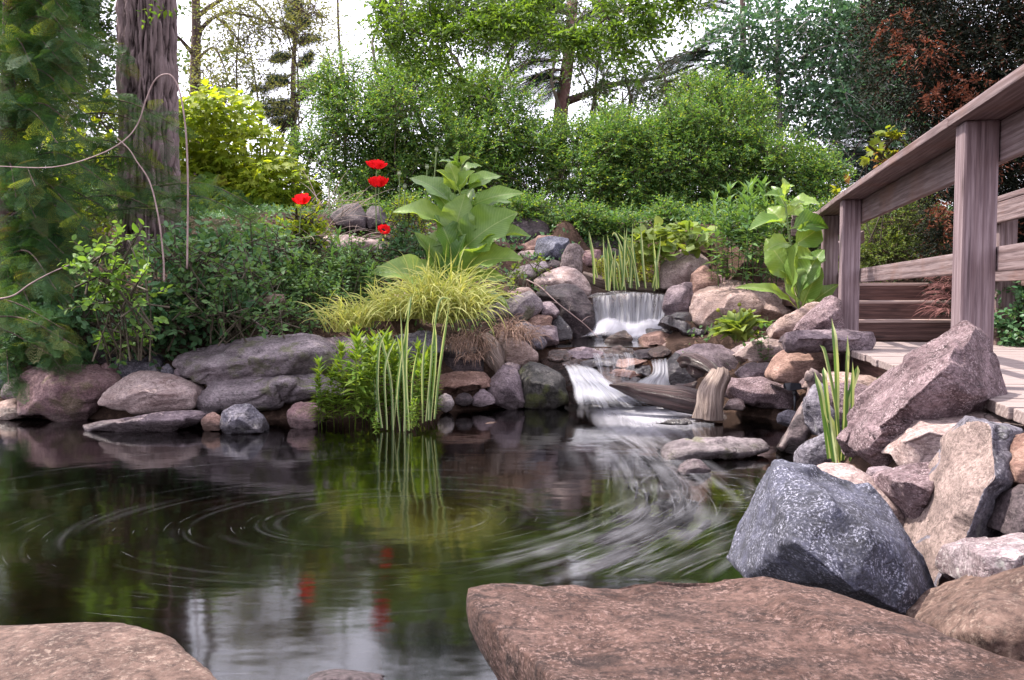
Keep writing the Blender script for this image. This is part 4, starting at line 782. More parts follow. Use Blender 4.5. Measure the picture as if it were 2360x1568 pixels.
def blob_twigs(bl, n, rmin=0.6, up=0.35, rnd=0.5, front=0.0):
    a = np.array([r[0] * r[2] + 0.5 * r[1] * (r[0] + r[2]) for _, r in bl]); idx = rng.choice(len(bl), n, p=a / a.sum())
    C = np.array([b[0] for b in bl])[idx]; Rr = np.array([b[1] for b in bl])[idx]; d = unit(rng.normal(size=(n, 3)) + (0, -front, 0))
    r = rng.uniform(rmin, 1.0, n) ** 0.7
    return C + d * Rr * r[:, None], unit(d + (0, 0, up) + rnd * rng.normal(size=(n, 3)))
def twig_leaves(o, d, ln, k, ls, spread=0.9, droop=0.15, upb=0.8, jit=0.3):
    n = len(o); ln = np.broadcast_to(np.asarray(ln, float), (n,)); t = (np.arange(k) + 0.7) / k
    pos = o[:, None] + d[:, None] * (ln[:, None] * t[None])[..., None]; pos[..., 2] -= droop * (ln[:, None] * t[None] ** 2)
    side = unit(np.cross(d, rng.normal(size=(n, 3)) * 0.4 + (0, 0, 1.0)))[:, None] * np.where(np.arange(k) % 2 == 0, 1, -1)[None, :, None]
    L = unit(d[:, None] * 0.6 + side * spread + jit * rng.normal(size=(n, k, 3)) + (0, 0, -0.1)); U = unit(np.array([0, 0, upb])[None, None] + 0.55 * rng.normal(size=(n, k, 3)) + (-0.1, -0.25, 0))
    sz = ls * rng.uniform(0.65, 1.15, (n, k)) * (1.05 - 0.35 * t[None])
    p = pos.reshape(-1, 3); return orient(L.reshape(-1, 3), U.reshape(-1, 3), sz.ravel()), p
def sticks(par, name, segs, mat, n=4):
    V, T = join([tube(a, r, n, False) for a, r in segs]); return solid(name, V, T, mat, par)
def stems_to(base, pts, r0, jitter=0.08, k=6):
    out = []
    for q in pts:
        base_ = base + rng.normal(size=3) * (jitter, jitter, 0); m = (base_ + q) / 2 + rng.normal(size=3) * 0.12 * np.linalg.norm(q - base_); m[2] = base_[2] + 0.6 * (q[2] - base_[2])
        out.append((spline([base_, m, q], k), np.linspace(r0, r0 * 0.3, len(spline([base_, m, q], k)))))
    return out

M_BARK = plain('brown_bark', (0.045, 0.03, 0.026), (0.10, 0.07, 0.062), 14, 0.9, 0.15, 0.8, (1, 1, 0.3))
M_TWIG = plain('grey_twig', (0.16, 0.115, 0.11), (0.26, 0.19, 0.185), 20, 0.85, 0.2, 0.4)
M_PINEB = plain('reddish_pine_bark', (0.13, 0.07, 0.06), (0.25, 0.15, 0.135), 12, 0.9, 0.1, 0.8, (1, 1, 0.4))
M_STEMG = plain('green_stem', (0.10, 0.15, 0.05), (0.17, 0.22, 0.09), 30, 0.6, 0.3, 0.1)
M_STEMD = plain('dark_stem', (0.05, 0.045, 0.03), (0.09, 0.07, 0.05), 30, 0.7, 0.2, 0.1)
LF = dict(
 hedge=leaf_mat('hedge_leaf', (0.045, 0.115, 0.032), (0.11, 0.185, 0.045), 0.45, c3=(0.19, 0.25, 0.05), p3=0.86),
 maple=leaf_mat('maple_leaf', (0.15, 0.225, 0.024), (0.24, 0.28, 0.035), 0.55, (2.2, 2.0, 0.6)),
 hem=leaf_mat('hemlock_needle', (0.024, 0.070, 0.027), (0.060, 0.115, 0.038), 0.28, c3=(0.075, 0.07, 0.03), p3=0.9, spec=0.08, rough=0.6),
 hemtip=leaf_mat('hemlock_young_tip', (0.10, 0.14, 0.035), (0.14, 0.17, 0.045), 0.4, spec=0.08, rough=0.6),
 ash=leaf_mat('ash_leaf', (0.055, 0.115, 0.02), (0.10, 0.16, 0.03), 0.5),
 sparse=leaf_mat('sky_tree_leaf', (0.10, 0.115, 0.05), (0.14, 0.15, 0.06), 0.4),
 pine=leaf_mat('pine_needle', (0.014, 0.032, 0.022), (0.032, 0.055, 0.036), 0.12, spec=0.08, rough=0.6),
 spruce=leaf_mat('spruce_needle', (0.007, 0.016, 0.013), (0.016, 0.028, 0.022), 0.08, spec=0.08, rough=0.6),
 poplar=leaf_mat('poplar_leaf', (0.045, 0.105, 0.058), (0.095, 0.155, 0.085), 0.32, (1.4, 1.6, 0.9), rough=0.38),
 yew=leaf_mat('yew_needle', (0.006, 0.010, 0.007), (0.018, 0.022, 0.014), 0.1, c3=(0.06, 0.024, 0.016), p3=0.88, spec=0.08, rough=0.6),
 rust=leaf_mat('rust_needle', (0.075, 0.028, 0.018), (0.15, 0.058, 0.034), 0.25, (1.6, 1.0, 0.7), spec=0.08, rough=0.6),
 light=leaf_mat('light_shrub_leaf', (0.07, 0.125, 0.03), (0.14, 0.17, 0.05), 0.42),
 dog=leaf_mat('dogwood_leaf', (0.085, 0.17, 0.036), (0.13, 0.215, 0.052), 0.42),
 dark=leaf_mat('dark_creeper_leaf', (0.045, 0.115, 0.052), (0.10, 0.185, 0.082), 0.25, rough=0.4),
 mid=leaf_mat('mid_shrub_leaf', (0.065, 0.145, 0.052), (0.125, 0.205, 0.075), 0.32),
 ele=leaf_mat('elecampane_leaf', (0.065, 0.135, 0.026), (0.105, 0.17, 0.035), 0.42, rough=0.5, spec=0.3),
 willow=leaf_mat('water_shoot_leaf', (0.085, 0.165, 0.024), (0.15, 0.205, 0.035), 0.45),
 gold=leaf_mat('golden_grass_blade', (0.25, 0.31, 0.07), (0.50, 0.49, 0.18), 0.4, (1.3, 1.2, 0.7)),
 jenny=leaf_mat('yellow_creeper_leaf', (0.19, 0.22, 0.03), (0.28, 0.28, 0.045), 0.4, (1.3, 1.3, 0.7)),
 hosta=leaf_mat('hosta_leaf', (0.13, 0.20, 0.045), (0.20, 0.25, 0.06), 0.42),
 orange=leaf_mat('young_maple_leaf', (0.15, 0.21, 0.03), (0.22, 0.24, 0.04), 0.5, (1.6, 1.4, 0.5), c3=(0.30, 0.14, 0.05), p3=0.86),
 back=leaf_mat('far_tree_leaf', (0.035, 0.070, 0.025), (0.070, 0.105, 0.038), 0.3),
)
# ------------------------------------------------------------------ trees behind
def shrub(name, label, cat, blobs, n, ln, k, ls, lm, tm, base, group=None, nst=10, r0=0.02, rmin=0.55, up=0.35, front=0.3, extra=None, stem=None, nparts=0, droop=0.15, rndt=0.5, stick=0.35, crown='crown', lumps=0):
    g_ = FY(blobs[0][2]) / blobs[0][2]; ln, ls, r0 = ln * g_, ls * g_, r0 * g_; base = np.array(base, float)
    if g_ > 1: base = np.array([base[0] * g_, base[1] * g_, gz(base[0] * g_, base[1] * g_)]) if base[1] < 14 else base
    t = thing(name, label, cat, base, group); bl = blobs_px(*blobs)
    if lumps: bl = [(c + unit(rng.normal(size=3) + (0, -0.5, 0.3)) * r_ * 0.72, np.full(3, r_.mean() * R(0.28, 0.5))) for c, r_ in bl for _ in range(lumps)] + [(c, r_ * 0.75) for c, r_ in bl]
    o, d = blob_twigs(bl, n, rmin, up, rndt, front); l_ = rng.uniform(0.6, 1.2, n) * ln
    M, p = twig_leaves(o, d, l_, k, ls, droop=droop); foliage(t, crown, tm, M, p, LF[lm], nparts)
    sg = stems_to(base, [bl[i][0] + rng.normal(size=3) * bl[i][1] * 0.4 for i in rng.integers(0, len(bl), nst)], r0)
    m = int(n * stick)
    for i in range(m): sg.append((np.array([o[i] - d[i] * 0.25, o[i], o[i] + d[i] * l_[i] * 0.9 - (0, 0, droop * l_[i] * 0.8)]), np.array([0.006, 0.004, 0.002]) * max(ls / 0.05, 0.8)))
    sticks(t, 'branches', sg, stem or M_STEMD, 3)
    return t, bl
HED = T1(0.30)
shrub('hedge_shrub', 'tall dense green shrub behind the poppies and the big leaved plant', 'shrub', [(790,260,12,75,110,.5),(830,350,12,120,140,.8),(960,320,11.9,150,150,.9),(900,440,11.8,170,80,.7),(960,210,12.1,110,60,.6),(720,400,12.2,45,110,.4),(1060,400,11.8,110,110,.8),(820,505,11.6,110,40,.5),(960,505,11.6,110,40,.5)], 5600, 0.30, 13, 0.052, 'hedge', HED, (-1.6, 12, 1.9), 'dense green shrubs of the hedge', nst=26, front=0.5, lumps=6, rmin=0.5)
shrub('hedge_shrub', 'dense green shrub with arching top between the dark pine and the crest rocks', 'shrub', [(1130,310,12.3,130,130,.9),(1120,430,12,130,90,.8),(1220,390,12.1,90,120,.8),(1300,350,12.4,80,70,.7),(1330,440,12.1,110,90,.8),(1080,240,12.5,80,60,.6),(1130,510,11.7,110,40,.5),(1290,515,11.6,100,36,.5)], 5000, 0.30, 13, 0.052, 'hedge', HED, (0.4, 12.2, 1.9), 'dense green shrubs of the hedge', nst=26, front=0.5, lumps=6, rmin=0.5)
shrub('hedge_shrub', 'dense green shrub at the centre of the hedge right above the upper pool', 'shrub', [(1400,350,12.4,90,80,.8),(1480,370,12.1,120,110,.9),(1580,355,12.3,100,105,.9),(1450,450,12,130,80,.7),(1580,450,12,110,80,.7),(1440,520,11.6,110,36,.5),(1580,520,11.6,100,36,.5)], 5000, 0.30, 13, 0.052, 'hedge', HED, (1.9, 12.2, 1.9), 'dense green shrubs of the hedge', nst=26, front=0.5, lumps=6, rmin=0.5)
shrub('hedge_shrub', 'dense green shrub at the right end of the hedge before the poplar, with drooping side', 'shrub', [(1680,300,12.3,100,110,.8),(1720,400,12.1,120,110,.9),(1810,420,12,100,80,.7),(1880,430,11.9,60,50,.5),(1700,470,12,120,60,.6),(1620,230,12.8,60,60,.5),(1720,525,11.6,110,36,.5),(1850,515,11.6,80,36,.5)], 4800, 0.30, 13, 0.052, 'hedge', HED, (3.4, 12.1, 1.8), 'dense green shrubs of the hedge', nst=26, front=0.5, lumps=6, rmin=0.5)

shrub('thicket_shrub', 'low dark green thicket under the bright maple at the far left', 'shrub', [(450,500,11.6,110,50,.5),(580,520,11.6,120,40,.5),(700,500,11.6,80,50,.5),(330,480,11.7,100,60,.5)], 2600, 0.26, 10, 0.06, 'hedge', T1(0.32), (-6, 11.6, 1.9), nst=14, front=0.5, lumps=5)
shrub('broadleaf_tree', 'dense green tree closing the view behind the hemlock at the left edge', 'tree', [(60,120,13,130,160,.9),(180,250,13,100,130,.8),(60,380,12.5,140,120,.8),(230,420,12.5,80,90,.6),(120,-60,13,150,120,.9),(230,60,13.5,50,70,.6)], 4200, 0.4, 11, 0.075, 'back', T1(0.34), (-8.5, 12.5, 1.9), nst=10, r0=0.06, lumps=4)
for lab_, bl_, bx_ in (('low dark shrub at the foot of the hedge behind the stacked poppies', [(850,492,11.0,80,30,.35),(950,505,11.0,80,34,.35)], 900),
    ('low dark shrub above the dark purple boulder at the foot of the hedge', [(1200,500,11.4,80,26,.3),(1110,510,11.3,60,30,.3)], 1160),
    ('low dark shrub overhanging the long dark stone behind the upper pool', [(1330,528,11.3,70,26,.3),(1420,528,11.3,80,26,.3)], 1380),
    ('low dark shrub behind the heap of rounded bright leaves', [(1530,528,11.2,80,30,.35),(1620,530,11.0,70,34,.35)], 1580),
    ('low dark shrub behind the tall straight leafy stems', [(1720,540,10.8,90,50,.4),(1660,560,10.6,60,40,.3)], 1700),
    ('low dark shrub behind the left end of the railing', [(1840,530,10.8,80,50,.4),(1910,560,10.6,50,50,.3)], 1860),
    ('low dark shrub spreading behind the foot of the thick trunk', [(250,500,10.6,100,36,.4),(380,515,10.8,70,36,.4)], 300),
    ('low dark shrub under the hemlock near the left edge', [(60,520,10.2,110,50,.4),(180,540,9.8,80,44,.4)], 120)):
    shrub('low_shrub', lab_, 'shrub', [(x_, y_ + R(-14, 8), Y_, rx_ * R(.8, 1.1), ry_ * R(.8, 1.5), dz_) for x_, y_, Y_, rx_, ry_, dz_ in bl_], 620, 0.26, 10, 0.052, 'hedge' if bx_ > 500 else 'mid', T1(0.32), P(bx_, 575, bl_[0][2]), 'low shrubs along the foot of the hedge', nst=14, r0=0.008, front=0.5, lumps=4)
MP = TMAPLE()
def maple():
    base = np.array([-5.6, 17.4, gz(-5.6, 17.4)]); t = thing('maple_shrub', 'bright yellow green maple thicket glowing behind the big trunk', 'maple', base)
    bl = blobs_px((500,500,11.6,90,50,0.9),(610,520,11.6,100,40,0.9),(690,510,11.6,60,45,0.9),(470,300,11.6,90,70,0.9),(560,350,11.6,110,70,.6),(640,430,11.6,80,70,0.9),(460,420,11.6,80,90,.6),(560,450,11.6,110,70,.6),(520,260,11.6,70,50,0.9),(690,450,11.6,40,60,.4),(600,500,11.6,90,50,.4),(660,500,11.6,60,60,.4),(520,420,11.6,80,70,.4),(430,350,11.6,60,90,0.9))
    n = 5200; o, d = blob_twigs(bl, n, 0.5, 0.0, 0.4, 0.6); L = unit(d * (1, 0.6, 0.2) + (0.25, -0.3, -0.35) + 0.35 * rng.normal(size=(n, 3))); U = unit(np.array([-0.1, -0.45, 0.9]) + 0.35 * rng.normal(size=(n, 3)))
    foliage(t, 'crown', MP, orient(L, U, rng.uniform(0.15, 0.30, n)), o, LF['maple'], 300)
    sticks(t, 'branches', stems_to(base, [b[0] for b in bl] * 3, 0.04), M_STEMD, 4)
maple()
def bough_tree(): pass

# big trunk with deeply furrowed bark
def big_tree():
    Yb = 9.5; x0 = P(335, 300, Yb)[0]; base = np.array([x0, Yb, 1.05]); t = thing('broadleaf_tree', 'thick tree trunk with deep furrowed bark rising at the left behind the canes', 'tree', base)
    nz, na = 260, 200; z = np.linspace(0, 6.4, nz); th = np.linspace(0, 2 * np.pi, na, endpoint=False); TH, Z = np.meshgrid(th, z)
    q = np.stack([np.cos(TH) * 2.2, np.sin(TH) * 2.2, Z * 0.8], -1).reshape(-1, 3); w = 0.22 * np.stack([fbm(q * 2.2, 2, 1), fbm(q * 2.2, 2, 5), 0 * q[:, 0]], -1)
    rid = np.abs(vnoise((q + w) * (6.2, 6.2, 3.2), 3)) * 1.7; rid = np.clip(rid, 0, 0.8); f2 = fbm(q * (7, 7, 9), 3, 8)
    r = 0.288 * (1 + 0.55 * np.exp(-Z * 2.2)) * (1 - 0.012 * Z) ; r = r + (rid.reshape(nz, na) - 0.4) * 0.060 + 0.017 * f2.reshape(nz, na) + 0.012 * np.sin(3 * TH + Z)
    V = np.stack([x0 + r * np.cos(TH) + 0.02 * Z, Yb + r * np.sin(TH), base[2] + Z], -1).reshape(-1, 3); i = np.arange(nz - 1)[:, None] * na; j = np.arange(na)[None]; j2 = (j + 1) % na
    Tq = np.stack([i + j, i + j2, i + na + j2, i + na + j], -1).reshape(-1, 4)
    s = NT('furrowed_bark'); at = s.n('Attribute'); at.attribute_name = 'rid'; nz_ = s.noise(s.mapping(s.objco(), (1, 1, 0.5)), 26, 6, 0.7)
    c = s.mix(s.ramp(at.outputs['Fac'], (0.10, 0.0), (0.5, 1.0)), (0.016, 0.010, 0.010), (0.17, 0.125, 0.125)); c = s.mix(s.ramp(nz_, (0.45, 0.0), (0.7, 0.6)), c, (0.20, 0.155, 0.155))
    s.pbsdf(c, 0.95, 0.12, s.bump(nz_, 0.7, 0.02))
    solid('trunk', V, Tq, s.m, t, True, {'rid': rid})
    # limb over the pond and high crown
    top = np.array([x0 + 0.13, Yb, 7.2]); sg = []
    limb = spline([top + (0, 0, -0.3), (-3.0, 9.0, 7.2), (-2.0, 8.0, 6.6), (-1.1, 7.2, 5.6), (-0.6, 6.9, 4.6)], 40); sg.append((limb, np.linspace(0.11, 0.03, len(limb))))
    limb2 = spline([limb[14], (-1.4, 8.6, 6.6), (0.2, 7.6, 5.6), (1.0, 7.0, 4.4)], 30); sg.append((limb2, np.linspace(0.06, 0.02, len(limb2))))
    hang = []
    def hb(pts, r=0.014): c_ = spline(PP(*pts), 30); sg.append((c_, np.linspace(r, 0.004, len(c_)))); hang.append(c_)
    Yh = 6.9
    hb([(985,-380,6.9),(930,-150,6.9),(925,0,Yh),(932,60,6.8),(965,110,6.8),(1010,150,6.7),(1060,185,6.7),(1100,200,6.6)]); hb([(930,-150,6.9),(880,-60,6.9),(876,0,6.9),(882,60,6.8),(910,110,6.8),(950,150,6.7)], 0.010)
    hb([(932,60,6.8),(985,82,6.7),(1050,78,6.6),(1110,60,6.5),(1160,70,6.5)], 0.009); hb([(985,-380,6.9),(1060,-120,6.7),(1110,0,6.6),(1150,40,6.5),(1200,50,6.5)], 0.011)
    hb([(1480,-480,7.0),(1360,-140,6.7),(1375,-20,6.6),(1400,40,6.5),(1435,95,6.5),(1450,150,6.4)], 0.013); hb([(1400,40,6.5),(1350,80,6.5),(1290,85,6.4)], 0.008); hb([(1360,-140,6.7),(1440,-60,6.6),(1480,20,6.5),(1500,70,6.5)], 0.01)
    hb([(1060,-120,6.7),(1000,-50,6.7),(990,20,6.7),(1010,60,6.7)], 0.008); hb([(1360,-140,6.7),(1260,-60,6.6),(1220,10,6.6),(1240,60,6.5)], 0.009)
    hb([(1360,-140,6.7),(1560,-90,6.7),(1570,-20,6.6),(1540,30,6.6)], 0.009)
    solid('limb', *join([tube(a, r, 6, False) for a, r in sg]), M_BARK, t)
    O, D = [], []
    for c_ in hang:
        n = max(8, int(len(c_) * 3.6)); 
        for i in rng.integers(int(len(c_) * 0.36), len(c_), n): O.append(c_[i] + rng.normal(size=3) * 0.02); D.append(unit(rng.normal(size=3) * (1, 0.8, 0.5) + (0.2, -0.1, -0.1)))
    O, D = np.array(O), np.array(D); M, p = twig_leaves(O, D, rng.uniform(0.16, 0.34, len(O)), 8, 0.072, 0.8, 0.35)
    foliage(t, 'hanging_leaves', T2(0.19), M, p, LF['ash'], 300)
    for nm, bl_, n_ in (('crown', [(np.array([x0 - 0.8, 10.2, 9.0]), np.array([2.6, 2.4, 1.6])), (np.array([-3.2, 10.6, 8.6]), np.array([1.6, 1.8, 1.2]))], 1500),):
        o, d = blob_twigs(bl_, n_, 0.4, 0.2, 0.6); M, p = twig_leaves(o, d, 0.4, 9, 0.10, 0.8, 0.3); foliage(t, nm, T1(0.2), M, p, LF['ash'])
    o = np.array([P(388, 20, 9.1), P(395, 45, 9.1), P(380, 5, 9.1), P(360, -5, 9.1), P(405, 30, 9.1)]); M, p = twig_leaves(o, unit(rng.normal(size=(5, 3)) + (0.3, -0.4, 0)), 0.3, 9, 0.10); foliage(t, 'trunk_sprout', T2(0.2), M, p, LF['ash'])
big_tree()

# hemlock boughs
def frond_template(n=7):
    V, T = [], []
    def needle(a, dir_, l, w):
        i = len(V); nrm = np.array([-dir_[1], dir_[0], 0]); V.extend([a - nrm * w, a + dir_ * l, a + nrm * w]); T.append((i, i + 1, i + 2))
    for k in range(n):
        t = (k + 0.5) / n; a0 = np.array([0, t, -0.10 * t * t])
        for sgn in (-1, 1):
            L = 0.42 * (1 - t) ** 0.7 + 0.06; dr = np.array([sgn * 0.8, 0.6, -0.12]); m = max(3, int(L / 0.065))
            for j in range(m):
                q = a0 + dr * L * (j + 0.4) / m
                for s2 in (-1, 1): needle(q, unit(np.array([dr[0] * 0.5 - s2 * dr[1] * 0.75, dr[1] * 0.5 + s2 * dr[0] * 0.75, 0.05])), 0.088, 0.0135)
    return np.array(V), np.array(T)
FR = frond_template()
def conifer(name, label, boughs, fl, mats, trunk, cat='conifer', frac_tip=0.0, perm=9, base=None, group=None, spread=0.55, bark=None, rnd=0.3):
    base = trunk[0][0] if base is None else base; t = thing(name, label, cat, base, group); sg = [trunk]; O, L, U, S = [], [], [], []
    for a, b, dr in boughs:
        m = (a + b) / 2 + (0, 0, 0.12 * np.linalg.norm(b - a)); c = spline([a, m, b], 14); sg.append((c, np.linspace(0.012, 0.003, len(c)) * fl / 0.3)); d = unit(np.gradient(c, axis=0))
        ln = np.linalg.norm(b - a); n = max(4, int(perm * ln / (fl * 1.2)))
        for tt in np.linspace(0.15, 1.0, n):
            i = int(tt * (len(c) - 1)); sd_ = unit(np.cross(d[i], (0, 0, 1))) * (1 if rng.random() < 0.5 else -1)
            O.append(c[i] + rng.normal(size=3) * 0.03); L.append(unit(d[i] * 0.7 + sd_ * spread * rng.uniform(0.4, 1.6) + rnd * rng.normal(size=3) * 0.5 + (0, 0, -0.12))); U.append(unit(np.array([0, -0.15, 1]) + rnd * rng.normal(size=3))); S.append(fl * rng.uniform(0.6, 1.2) * (1.05 - 0.4 * tt))
    O, L, U, S = map(np.array, (O, L, U, S)); tip = rng.random(len(O)) < frac_tip
    foliage(t, 'needles', FR, orient(L[~tip], U[~tip], S[~tip]), O[~tip], LF[mats[0]])
    if tip.any(): foliage(t, 'young_tips', FR, orient(L[tip], U[tip], S[tip]), O[tip], LF[mats[1]])
    sticks(t, 'trunk', sg, bark or M_BARK, 5); return t
bo = []
for k in range(190):
    y = rng.uniform(-330, 900); Yt = 7.75 + rng.uniform(-0.1, 0.1); x1 = rng.choice([rng.uniform(60, 285), rng.uniform(-80, 200)])
    x1 += 45 * math.sin(y * 0.021) + 25 * math.sin(y * 0.053 + 1)
    if y > 430: x1 = rng.uniform(20, 290)
    if y > 640: x1 = rng.uniform(10, 200)
    if y < 130: x1 = min(x1, 240)
    bo.append((P(15, y - rng.uniform(20, 90), Yt), P(x1, y, rng.uniform(6.6, 8.6)), 0))
for x1, y, Yt in ((420,300,8.6),(400,330,8.4),(380,390,8.3),(430,430,8.5),(350,470,8.2),(470,500,8.2),(600,520,8.2),(520,545,8.0),(420,520,8.0),(610,490,8.6),(330,440,8.4),(300,130,8.6),(310,165,8.4),(330,285,8.6),(180,800,6.5),(150,760,6.6),(120,820,6.5)):
    bo.append((P(x1 - 260, y - 60, Yt + 0.2), P(x1, y, Yt), 0))
tz = np.array([P(10, 900, 7.8), P(15, 500, 7.8), P(22, 0, 7.8), P(25, -500, 7.8)]); tz[0][2] = 0.3
conifer('hemlock_tree', 'dark hemlock with layered drooping sprays filling the left edge', bo, 0.27, ('hem', 'hemtip'), (tz, np.array([0.09, 0.08, 0.06, 0.03])), 'hemlock', 0.12, perm=12, rnd=0.75)

# ------------------------------------------------------------------ far trees
def branch_tree(name, label, trunk, r, limbs, blobs, n, ls, lm, tm, k=9, ln=0.4, rmin=0.1, bark=None, nparts=0, droop=0.2, cat='tree', group=None, upb=0.8):
    g_ = FY(trunk[0][2]) / trunk[0][2]; ls, ln, r = ls * g_, ln * g_, r * g_; limbs = [(a, q * g_) for a, q in limbs]
    tp = spline(PP(*trunk), 20); b = tp[0].copy(); t = thing(name, label, cat, b, group); sg = [(tp, np.linspace(r, r * 0.55, len(tp)))]
    for l_ in limbs: c = spline(PP(*l_[0]), 18); sg.append((c, np.linspace(l_[1], l_[1] * 0.25, len(c))))
    bl = blobs_px(*blobs); o, d = blob_twigs(bl, n, rmin, 0.05, 0.6); M, p = twig_leaves(o, d, ln * rng.uniform(0.6, 1.2, n), k, ls, droop=droop, upb=upb); foliage(t, 'crown', tm, M, p, LF[lm], nparts)
    for i in range(0, n, 6): sg.append((np.array([o[i] - d[i] * ln * 0.6, o[i], o[i] + d[i] * ln * 0.8 - (0, 0, droop * ln * 0.6)]), np.array([0.008, 0.006, 0.003]) * p[:, 1].mean() / 16))
    sticks(t, 'trunk', sg, bark or M_BARK, 5); return t
branch_tree('broadleaf_tree', 'thin dark tree with sparse feathery twigs against the sky, right of the thick trunk', [(455,560,16),(452,300,16),(450,160,16),(452,60,16),(448,-120,16)], 0.13,
  [([(452,110,16),(470,60,16),(520,30,15.5),(600,45,15.5),(660,75,15.3)],0.05),([(450,130,16),(420,95,15.8),(405,80,15.6)],0.05),([(452,40,16),(500,5,16),(560,-20,16),(640,-10,15.6),(720,40,15.3)],0.05),([(500,40,15.7),(540,80,15.5),(570,140,15.5)],0.03),([(452,140,16),(490,110,15.8),(515,150,15.7),(530,200,15.6)],0.03),([(560,-20,16),(620,40,15.8),(650,110,15.6)],0.03),([(450,-60,16),(560,-90,16),(700,-60,16)],0.05)],
  [(520,20,15.6,80,40,.6),(600,60,15.5,80,40,.6),(680,70,15.3,80,50,.6),(560,130,15.6,60,50,.5),(720,20,15.5,70,40,.6),(480,180,15.8,40,60,.5),(500,230,15.6,60,40,.5)], 900, 0.055, 'sparse', T1(0.35), 8, 0.5)
branch_tree('broadleaf_tree', 'faint pale green far tree standing between the thin pine and the hedge', [(800,500,24),(790,200,24),(780,60,24),(776,-140,24)], 0.05, [], [(740,60,24,40,50,.8),(700,30,24,50,40,.8),(770,120,24,30,60,.8),(800,170,23,50,50,.7)], 260, 0.07, 'sparse', T1(0.35), 8, 0.6)
def TUFT():
    V, T = [], []
    for k in range(22):
        a = rng.uniform(0, 2 * np.pi); e = rng.uniform(0.25, 1.2); d = np.array([math.cos(a) * math.sin(e), math.cos(e), math.sin(a) * math.sin(e)]); n_ = unit(np.cross(d, rng.normal(size=3))) * 0.025; i = len(V); V += [-n_, d, n_]; T.append((i, i + 1, i + 2))
    return np.array(V), np.array(T)
TU = TUFT()
def thin_pine():
    b = P(680, 420, 19); t = thing('pine_tree', 'slim pine with tufted needle clumps standing against the white sky', 'pine', b); tr = spline(PP((682,520,19),(678,330,19),(676,180,19),(680,90,19),(686,8,19)), 30); sg = [(tr, np.linspace(0.135, 0.045, len(tr)))]; O, D = [], []
    for (x, y, x1, y1) in ((678,60,705,40),(679,80,650,75),(678,100,725,85),(677,130,640,140),(677,150,715,140),(676,190,625,185),(676,200,720,180),(676,235,625,245),(676,230,700,215),(676,260,595,262),(677,280,640,285),(680,50,668,30),(683,30,690,10),(676,170,600,215),(676,255,660,265)):
        for q in range(3):
            e = P(x1 + rng.uniform(-16, 16), y1 + rng.uniform(-16, 16), 19 + rng.uniform(-.8, .8)); a = P(x, y, 19); c = spline([a, (a + e) / 2 + (0, 0, -0.05), e], 10); sg.append((c, np.linspace(0.03, 0.011, len(c))))
            for i in range(3, len(c)): 
                for _ in range(3): O.append(c[i]); D.append(unit(unit(e - a) * 0.5 + (0, 0, 0.4) + 0.6 * rng.normal(size=3)))
    for i in range(len(tr) - 8, len(tr)):
        for _ in range(4): O.append(tr[i]); D.append(unit(np.array([0, 0, 0.6]) + 0.7 * rng.normal(size=3)))
    O, D = np.array(O), np.array(D); foliage(t, 'needles', TU, orient(D, rng.normal(size=D.shape), rng.uniform(0.20, 0.36, len(O))), O, LF['pine']); sticks(t, 'trunk', sg, M_BARK, 5)
thin_pine()
bo = []
for x0, y0, x1, y1 in ((1315,70,1180,60),(1312,90,1120,110),(1310,110,1200,140),(1306,140,1140,180),(1304,160,1210,200),(1302,180,1170,225),(1316,40,1250,20),(1316,60,1400,40),(1312,100,1420,110),(1330,50,1470,20),(1308,130,1380,150),(1316,30,1120,20),(1310,120,1090,90),(1300,190,1240,230),(1312,90,1090,50)):
    for q in range(6): bo.append((P(x0, y0, 17), P(x1 + rng.uniform(-25, 25), y1 + rng.uniform(-18, 18), 17 + rng.uniform(-1.2, 1.2)), 0))
tr = spline(PP((1280,420,17),(1296,240,17),(1306,170,17),(1318,60,17),(1322,-120,17)), 20)
PT = conifer('pine_tree', 'dark pine with reddish trunk and long side limb behind the middle of the hedge', bo, 0.63, ('pine',), (tr, np.linspace(0.25, 0.15, len(tr))), 'pine', perm=7, bark=M_PINEB)
bo = []
for x0, y0, x1, y1 in ((1660,90,1560,180),(1660,120,1520,170),(1690,30,1580,40),(1700,70,1600,100),(1660,120,1480,210),(1640,140,1440,190),(1700,20,1620,10),(1690,0,1520,20),(1680,140,1560,215),(1500,180,1440,240),(1560,180,1500,235)):
    for q in range(5): bo.append((P(x0, y0, 16), P(x1 + rng.uniform(-25, 25), y1 + rng.uniform(-12, 12), 16 + rng.uniform(-1, 1)), 0))
tr = spline(PP((1720,420,16.5),(1715,200,16.4),(1712,40,16.4),(1710,-150,16.4)), 20)
cl = thing
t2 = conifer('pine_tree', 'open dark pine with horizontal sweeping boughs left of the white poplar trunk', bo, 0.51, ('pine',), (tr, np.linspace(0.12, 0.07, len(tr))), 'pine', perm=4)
lb = spline(PP((1300,236,17),(1340,222,16.8),(1385,203,16.6),(1440,190,16.4),(1520,178,16.2),(1600,150,16)), 24); sticks(PT, 'limb', [(lb, np.linspace(0.13, 0.03, len(lb)))], M_BARK, 6)
bo = []
for k in range(300):
    y = rng.uniform(40, 500); x = 2010 + rng.uniform(-30, 30); w_ = 60 + (y - 40) * 0.28; bo.append((P(2010, y - 15, 17), P(x + rng.uniform(-w_, w_), y + rng.uniform(0, 25), 17 + rng.uniform(-1.6, 0.8)), 0))
tr = np.array([P(2010, 520, 17), P(2010, 200, 17), P(2012, -60, 17)])
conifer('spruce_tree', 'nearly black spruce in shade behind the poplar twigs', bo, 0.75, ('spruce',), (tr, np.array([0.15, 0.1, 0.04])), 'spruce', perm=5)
bo = []
